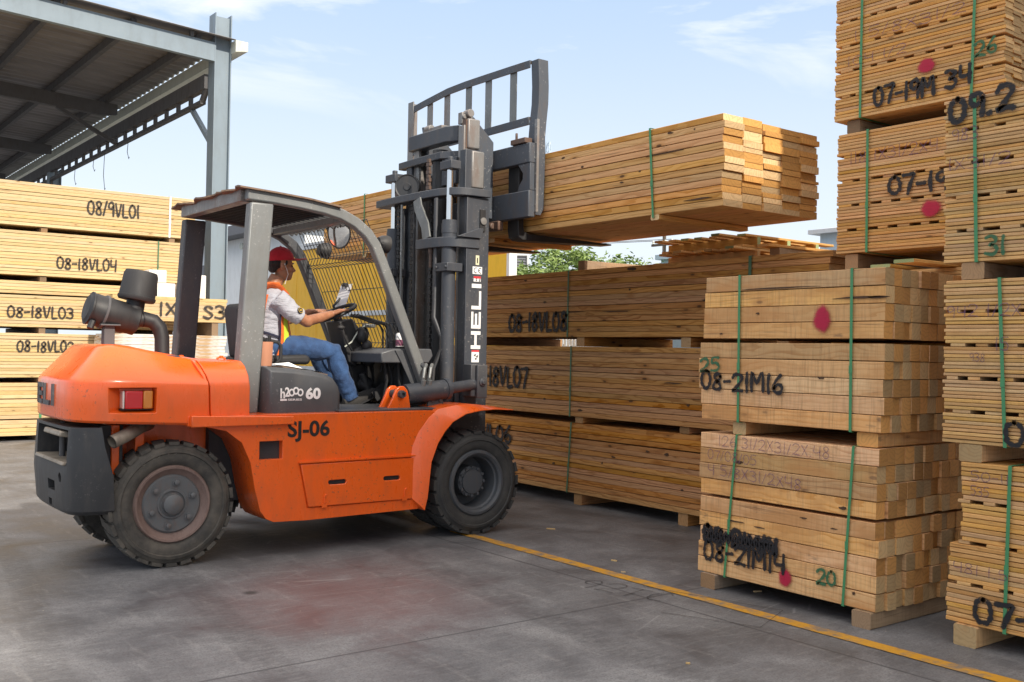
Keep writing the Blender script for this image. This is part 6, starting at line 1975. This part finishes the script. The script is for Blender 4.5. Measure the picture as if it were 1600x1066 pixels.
for dx, dy, l in ((-.03, 0, .05), (0, .02, .035), (.03, -.01, .045), (.01, -.03, .03)):
    m.cyl((3.02 + dx, 6.93 + dy, 1.34), (3.02 + dx * 1.3, 6.93 + dy, 1.485 + l), .014, 8)
m.build('tools', BLACK, tub)
clip = thing('clipboard', 'brown clipboard with loose white papers lying on the forklift hood', 'clipboard', (3.27, 6.92, 1.295))
m = MB(); m.prism([(3.10, 1.304), (3.46, 1.246), (3.462, 1.254), (3.102, 1.312)], 'y', 6.78, 7.05); m.build('board', PLY, clip)
for k, (dx, a) in enumerate(((0, 0), (.02, .006), (-.01, .016))):
    m = MB(); m.add([(3.12 + dx, 6.80 + k * .01, 1.3125 + k * .002), (3.43 + dx, 6.79, 1.2625 + k * .002), (3.44 + dx, 7.02, 1.262 + k * .002), (3.27, 7.04, 1.30 + a * 2.2), (3.13 + dx, 7.03, 1.318 + k * .002)], [(0, 1, 2, 3, 4)])
    m.build('sheet', PAPER, clip, smooth=0)
nt = thing('pinned_note', 'white paper note held by a black clip beside the steering wheel', 'note', (3.99, 7.60, 1.80))
m = MB()
rings = []
for z, x in ((1.70, 3.93), (1.78, 3.955), (1.88, 3.985), (1.985, 4.02)):
    rings.append([(x, 7.66, z), (x + .03, 7.52, z + .002), (x + .032, 7.52, z + .002), (x + .002, 7.66, z)])
m.loft(rings).build('paper', PAPER, nt)
MB().box((4.00, 7.56, 1.965), (4.035, 7.61, 1.995)).build('clip', BLACK, nt, bevel=0.004)

# ---------------------------------------------------------------- driver
DR = thing('person', 'driver in red cap, grey tee, orange vest and jeans holding the steering wheel', 'person', (3.3, 7.45, 1.37))
V = Vector


def limb(m, pts, rad, n=14):
    return m.tube(pts, rad, n)


# one body surface, merged by remeshing
m = MB()
# torso and pelvis
def ell(c, rx, ry, n=20, tilt=0.0):
    return [(c[0] + rx * math.cos(2 * math.pi * i / n), c[1] + ry * math.sin(2 * math.pi * i / n), c[2] - tilt * math.cos(2 * math.pi * i / n) * rx) for i in range(n)]


TORSO = [((3.23, 7.45, 1.375), .130, .165), ((3.262, 7.45, 1.46), .158, .165), ((3.268, 7.45, 1.56), .150, .165), ((3.262, 7.45, 1.66), .130, .178), ((3.268, 7.45, 1.77), .120, .190), ((3.278, 7.45, 1.85), .098, .175), ((3.285, 7.45, 1.897), .07, .11)]
m.loft([ell(c, rx * .93, ry * .93) for c, rx, ry in TORSO])
m.tube([(3.28, 7.45, 1.85), (3.315, 7.45, 1.93), (3.352, 7.45, 2.0)], [.070, .062, .060], 16)
# head
HC = V((3.378, 7.45, 2.092))
m.ball(HC + V((-.012, 0, .035)), (.098, .076, .092), 20)
m.ball(HC + V((.020, 0, -.045)), (.070, .060, .075), 18)
m.ball(HC + V((.058, 0, -.088)), (.034, .034, .028), 14)              # chin
m.ball(HC + V((.066, 0, .016)), (.028, .052, .018), 14)               # brow
m.ball(HC + V((.060, .036, -.026)), (.026, .026, .022), 12); m.ball(HC + V((.060, -.036, -.026)), (.026, .026, .022), 12)   # cheeks
m.tube([HC + V((.078, 0, .008)), HC + V((.098, 0, -.016)), HC + V((.112, 0, -.034)), HC + V((.088, 0, -.046))], [.010, .013, .018, .010], 12)      # nose
m.ball(HC + V((.098, .014, -.038)), (.012, .009, .009), 8); m.ball(HC + V((.098, -.014, -.038)), (.012, .009, .009), 8)
m.ball(HC + V((.084, 0, -.060)), (.016, .026, .007), 12); m.ball(HC + V((.082, 0, -.073)), (.015, .023, .008), 12)          # lips
for s in (-1, 1):                                                     # ears
    m.ball(HC + V((-.022, s * .082, -.010)), (.021, .012, .035), 12)
    m.ball(HC + V((-.016, s * .076, -.034)), (.011, .009, .014), 10)
# arms: near (viewer side) and far
NA = [V((3.278, 7.255, 1.815)), V((3.36, 7.215, 1.725)), V((3.485, 7.205, 1.652)), V((3.62, 7.235, 1.685)), V((3.745, 7.275, 1.722))]
m.tube(NA, [.058, .052, .047, .040, .028], 16)
m.ball(NA[2] + V((.01, 0, -.006)), (.046, .042, .042), 12)
FA = [V((3.278, 7.645, 1.815)), V((3.35, 7.69, 1.70)), V((3.45, 7.70, 1.635)), V((3.61, 7.68, 1.69)), V((3.735, 7.645, 1.745))]
m.tube(FA, [.058, .052, .046, .038, .028], 16)


def hand(m, w, palm, fingers, thumb):
    """w wrist, palm: list of points, fingers: 4 chains, thumb chain"""
    m.tube([w] + palm, [(.028, .022), (.038, .020), (.042, .019), (.038, .016)][:len(palm) + 1], 14, up=(0, 1, 0))
    for f, r in zip(fingers, (.0098, .0102, .0098, .0085)):
        m.tube(f, [r * 1.1, r * 1.05, r, r * .9][:len(f)], 8)
        m.ball(f[-1], r * .92, 8)
    m.tube(thumb, [.0135, .012, .0105, .0095][:len(thumb)], 8); m.ball(thumb[-1], .0098, 8)


# near hand rests on the near rim of the wheel, fingers over it
wN = NA[-1]
rimN = SCc + (uu * -.02 + vv * .0) * 0
def rim_at(a): return SCc + uu * (.175 * math.cos(a)) + vv * (.175 * math.sin(a))
# find the rim angle nearest the near hand
best = min(range(72), key=lambda k: (rim_at(k * math.pi / 36) - (wN + V((.08, .0, -.01)))).length)
g0 = rim_at(best * math.pi / 36)
tang = (rim_at((best + 1) * math.pi / 36) - g0).normalized()
if tang.x < 0: tang = -tang
inn = (SCc - g0).normalized()
pal = [wN.lerp(g0 + sax * .034 - inn * .02, .5), g0 + sax * .036 - inn * .03, g0 + sax * .034 - inn * .004]
fing = []
for k in range(4):
    o_ = tang * (-.033 + .022 * k)
    base = g0 + sax * .033 - inn * .012 + o_
    l = (.92, 1.05, 1.0, .8)[k]
    fing.append([base, base + inn * .026 * l - sax * .004, base + inn * .040 * l - sax * .026 * l, base + inn * .030 * l - sax * .052 * l])
th = [wN.lerp(g0, .55) + tang * .02 + sax * .02, g0 + tang * .05 - inn * .018 + sax * .022, g0 + tang * .066 - inn * .006 + sax * .014, g0 + tang * .078 + inn * .006 + sax * .008]
hand(m, wN, pal, fing, th)
wF = FA[-1]
best = min(range(72), key=lambda k: (rim_at(k * math.pi / 36) - (wF + V((.08, -.02, 0)))).length)
g1 = rim_at(best * math.pi / 36)
tang = (rim_at((best + 1) * math.pi / 36) - g1).normalized()
if tang.x < 0: tang = -tang
inn = (SCc - g1).normalized()
pal = [wF.lerp(g1 + sax * .034 - inn * .02, .5), g1 + sax * .036 - inn * .03, g1 + sax * .034 - inn * .004]
fing = []
for k in range(4):
    o_ = tang * (-.033 + .022 * k); base = g1 + sax * .033 - inn * .012 + o_; l = (.92, 1.05, 1.0, .8)[k]
    fing.append([base, base + inn * .026 * l - sax * .004, base + inn * .040 * l - sax * .026 * l, base + inn * .030 * l - sax * .052 * l])
th = [wF.lerp(g1, .55) + tang * .02 + sax * .02, g1 + tang * .05 - inn * .018 + sax * .022, g1 + tang * .066 - inn * .006 + sax * .014, g1 + tang * .078 + inn * .006 + sax * .008]
hand(m, wF, pal, fing, th)
# legs inside the trousers
LEGN = [V((3.27, 7.355, 1.44)), V((3.50, 7.30, 1.452)), V((3.755, 7.265, 1.415)), V((3.83, 7.26, 1.23)), V((3.905, 7.26, 1.075))]
LEGF = [V((3.27, 7.545, 1.44)), V((3.50, 7.60, 1.455)), V((3.78, 7.63, 1.44)), V((3.87, 7.62, 1.26)), V((3.99, 7.60, 1.10))]
for LG in (LEGN, LEGF):
    m.tube(LG, [.080, .078, .056, .048, .036], 16)
    m.tube([LG[-1], LG[-1] + V((.05, 0, -.03)), LG[-1] + V((.15, 0, .01))], [.036, .034, .028], 12)
body = m.build('body', SKIN, DR, smooth=60)
remesh(body, 0.0062, 5)

# eyes and brows
for s in (-1, 1):
    e = MB().ball(HC + V((.076, s * .033, -.002)), (.010, .014, .0085), 10).build('eye', EYE, DR)
    MB().tube([HC + V((.088, s * .015, .018)), HC + V((.090, s * .032, .021)), HC + V((.078, s * .050, .016))], [.004, .0055, .003], 6).build('eyebrow', HAIR, DR)
# hair round the back and sides, below the cap
m = MB()
m.ball(HC + V((-.040, 0, .016)), (.078, .077, .058), 20)
for s in (-1, 1): m.ball(HC + V((.012, s * .066, .022)), (.016, .010, .026), 10)
m.ball(HC + V((-.070, 0, -.030)), (.030, .054, .034), 12)
hr = m.build('hair', HAIR, DR); remesh(hr, .006, 4)

# cap
m = MB(); rings = []
for k in range(9):
    t = k / 8 * 1.5; r = math.cos(t)
    rings.append([(HC.x - .008 + (.112 * (r if r > .03 else .03)) * math.cos(2 * math.pi * i / 28), HC.y + .089 * (r if r > .03 else .03) * math.sin(2 * math.pi * i / 28), HC.z + .038 + .112 * math.sin(t) - .010 * math.cos(2 * math.pi * i / 28) * -1 * (1 - k / 8)) for i in range(28)])
m.loft(rings)
br_ = []
for k in range(13):
    a = -1.15 + 2.3 * k / 12
    br_.append(a)
top = []; bot = []
rr = []
for u_ in (0, .35, .7, 1.0):
    ring_t = [(HC.x - .008 + .108 * math.cos(a) + u_ * .112 * math.cos(a * .55), HC.y + .088 * math.sin(a) * (1 - .10 * u_), HC.z + .060 + .010 * u_ - .018 * abs(math.sin(a)) * u_ * 1.2 + .004 * u_ * u_) for a in br_]
    rr.append(ring_t + [(x, y, z - .005) for x, y, z in ring_t[::-1]])
m.loft(rr)
m.ball(HC + V((-.008, 0, .150)), (.009, .009, .006), 8)
cap = m.build('cap', CAP, DR, smooth=50)

from mathutils import noise as _nz
def wrinkle(o, amp, freq, squash):
    """cloth folds: push the surface along its normals by a stretched, ridged noise"""
    me = o.data
    out = []
    for v in me.vertices:
        p = V((v.co.x * squash[0], v.co.y * squash[1], v.co.z * squash[2])) * freq
        a = 1 - 2 * abs(_nz.noise(p)); b = _nz.noise(p * 2.3 + V((5, 2, 1)))
        out.append(v.co + v.normal * (amp * (a * .75 + b * .35)))
    for v, c in zip(me.vertices, out): v.co = c
    me.update()


# earphone cord
MB().tube([HC + V((-.008, -.086, .0)), HC + V((.012, -.078, -.03)), HC + V((.030, -.068, -.07)), HC + V((.0, -.075, -.15))], .0022, 5).ball(HC + V((-.010, -.084, .004)), .008, 8).build('earphone', WHITE_VINYL, DR)

# tee shirt: torso and short sleeves
m = MB()
m.loft([ell(c, rx + .006, ry + .006) for c, rx, ry in TORSO])
m.loft([ell((3.24, 7.45, 1.36), .138, .172), ell((3.25, 7.45, 1.42), .148, .176), ell((3.255, 7.45, 1.50), .148, .172)])
m.tube([V((3.275, 7.45, 1.83)), V((3.30, 7.45, 1.915))], [.10, .070], 16)
for A in (NA, FA):
    d1 = (A[2] - A[1]).normalized()
    m.tube([A[0] + V((-.02, 0, .01)), A[0].lerp(A[1], .5), A[1], A[1].lerp(A[2], .42), A[1].lerp(A[2], .62)], [.076, .075, .070, .066, .064], 18)
sh = m.build('shirt', SHIRT, DR)
remesh(sh, .0075, 4); wrinkle(sh, .0075, 9, (1.6, .8, 1.9))
# sleeve badge
bd = MB(); bc = V((3.405, 7.140, 1.733)); bn = V((.25, -.93, .25)).normalized()
bd.lathe([(.0005, .003), (.022, .003), (.024, 0), (.024, -.012)], bc, bn, 20)
bo = bd.build('sleeve_badge', TRIM, DR)
bd = MB(); bu = bn.cross(V((0, 0, 1))).normalized(); bv = bu.cross(bn)
bd.lathe([(.0195, .0034), (.0222, .0036), (.0225, .0030)], bc, bn, 20)
for a_ in (-1, 1):
    bd.tube([bc + bn * .004 + bu * (a_ * .008) - bv * .008, bc + bn * .004 + bu * (a_ * .005) + bv * .009], .0025, 6)
bd.tube([bc + bn * .004 - bu * .006, bc + bn * .004 + bu * .006], .0025, 6)
bd.build('badge_print', GOLD, bo)

# safety vest: front and back panels, shoulder straps, collar
m = MB()
def vest_panel(a0, a1, k0=0, k1=6, off=.032):
    rings = []
    for c, rx, ry in TORSO[k0:k1]:
        rr_ = []
        n = 12
        o_ = off + (.010 if c[2] < 1.5 else 0)
        pts = [a0 + (a1 - a0) * i / n for i in range(n + 1)]
        outer = [(c[0] + (rx + o_) * math.cos(a), c[1] + (ry + o_) * math.sin(a), c[2] - (.02 if c[2] < 1.4 else 0)) for a in pts]
        inner = [(c[0] + (rx + o_ - .007) * math.cos(a), c[1] + (ry + o_ - .007) * math.sin(a), c[2] - (.02 if c[2] < 1.4 else 0)) for a in pts[::-1]]
        rings.append(outer + inner)
    m.loft(rings)
vest_panel(-1.42, 1.42); vest_panel(math.pi - .95, math.pi + .95)
m.tube([V((3.19, 7.36, 1.895)), V((3.25, 7.345, 1.922)), V((3.31, 7.35, 1.908)), V((3.37, 7.36, 1.845))], [(.012, .055), (.012, .055), (.012, .05), (.012, .05)], 12, up=(0, .45, 1))
m.tube([V((3.19, 7.54, 1.895)), V((3.25, 7.555, 1.922)), V((3.31, 7.55, 1.908)), V((3.37, 7.54, 1.845))], [(.012, .055), (.012, .055), (.012, .05), (.012, .05)], 12, up=(0, -.45, 1))
m.loft([ell((3.284, 7.45, 1.897), .088, .092, 20), ell((3.298, 7.45, 1.945), .076, .078, 20), ell((3.300, 7.45, 1.954), .068, .070, 20)], caps=False)
VE = m.build('safety_vest', VEST, DR, smooth=40)
for a_ in (-1.42, 1.42):
    pts = [V((c[0] + (rx + .034) * math.cos(a_), c[1] + (ry + .034) * math.sin(a_), c[2])) for c, rx, ry in TORSO[:6]]
    MB().tube(pts, .0065, 6).build('vest_trim', TRIM, VE)
tr2 = MB()
tr2.tube([V((3.258 + .160 * math.cos(a_), 7.45 + .186 * math.sin(a_), 1.535 + .05 * math.cos(a_) * -1)) for a_ in [(-math.pi + .9) + (math.pi - 1.9) * i / 8 for i in range(9)]], [(.009, .003)] * 9, 8, up=(0, 0, 1))
tr2.build('vest_side_strap', TRIM, VE)
rf = MB()
for a_ in (-1.08, 1.08):
    rings = []
    for c, rx, ry in TORSO[:6]:
        aa = a_ + (1.57 - c[2]) * .5 * (-1 if a_ < 0 else 1) * .3
        p_ = [V((c[0] + (rx + o_ + (.010 if c[2] < 1.5 else 0)) * math.cos(x_), c[1] + (ry + o_ + (.010 if c[2] < 1.5 else 0)) * math.sin(x_), c[2])) for x_, o_ in ((aa - .16, .0328), (aa + .16, .0328), (aa + .16, .0345), (aa - .16, .0345))]
        rings.append(p_)
    rf.loft(rings)
rf.build('reflective_stripe', REFL, VE)

# jeans
m = MB()
m.loft([ell((3.235, 7.45, 1.352), .12, .165), ell((3.24, 7.45, 1.40), .14, .178), ell((3.25, 7.45, 1.46), .148, .174), ell((3.255, 7.45, 1.485), .144, .168)])
for LG in (LEGN, LEGF):
    L2 = [LG[0] + V((.0, 0, -.005)), LG[0].lerp(LG[1], .5) + V((0, 0, -.004)), LG[1] + V((0, 0, -.004)), LG[1].lerp(LG[2], .6) + V((0, 0, .0)), LG[2] + V((-.004, 0, .004)), LG[2].lerp(LG[3], .5) + V((-.004, 0, 0)), LG[3], LG[3].lerp(LG[4], .6), LG[4] + V((.012, 0, -.035))]
    m.tube(L2, [.090, .094, .090, .080, .074, .074, .070, .066, .064], 18)
    m.tube([LG[3].lerp(LG[4], .5), LG[3].lerp(LG[4], .75), LG[3].lerp(LG[4], .9)], [.064, .070, .065], 16)
je = m.build('jeans', JEANS, DR)
remesh(je, .0075, 3); wrinkle(je, .0080, 8.5, (1.7, 1.0, 1.3))
m = MB()
m.loft([ell((3.253, 7.45, 1.462), .156, .180, 28), ell((3.254, 7.45, 1.492), .155, .178, 28)], caps=False)
m.build('belt', SHOE, DR)
# shoes
for LG, dz in ((LEGN, 0), (LEGF, .0)):
    a = LG[-1]
    m = MB()
    path = [a + V((-.055, 0, -.062)), a + V((-.01, 0, -.055)), a + V((.06, 0, -.042)), a + V((.13, 0, -.012)), a + V((.20, 0, .022)), a + V((.235, 0, .038))]
    m.tube(path, [(.030, .030), (.044, .038), (.048, .040), (.042, .044), (.034, .044), (.018, .030)], 16, up=(-.25, 0, 1))
    m.tube([a + V((.0, 0, -.05)), a + V((-.012, 0, .03))], [.044, .046], 14)
    s_ = m.build('shoe', SHOE, DR, smooth=60)
    remesh(s_, .006, 3)
    m = MB(); m.tube([p + V((.012, 0, -.040)) for p in path], [(.008, .036), (.010, .042), (.010, .044), (.010, .047), (.010, .046), (.006, .034)], 12, up=(-.3, 0, 1))
    m.build('sole', VINYL, s_)
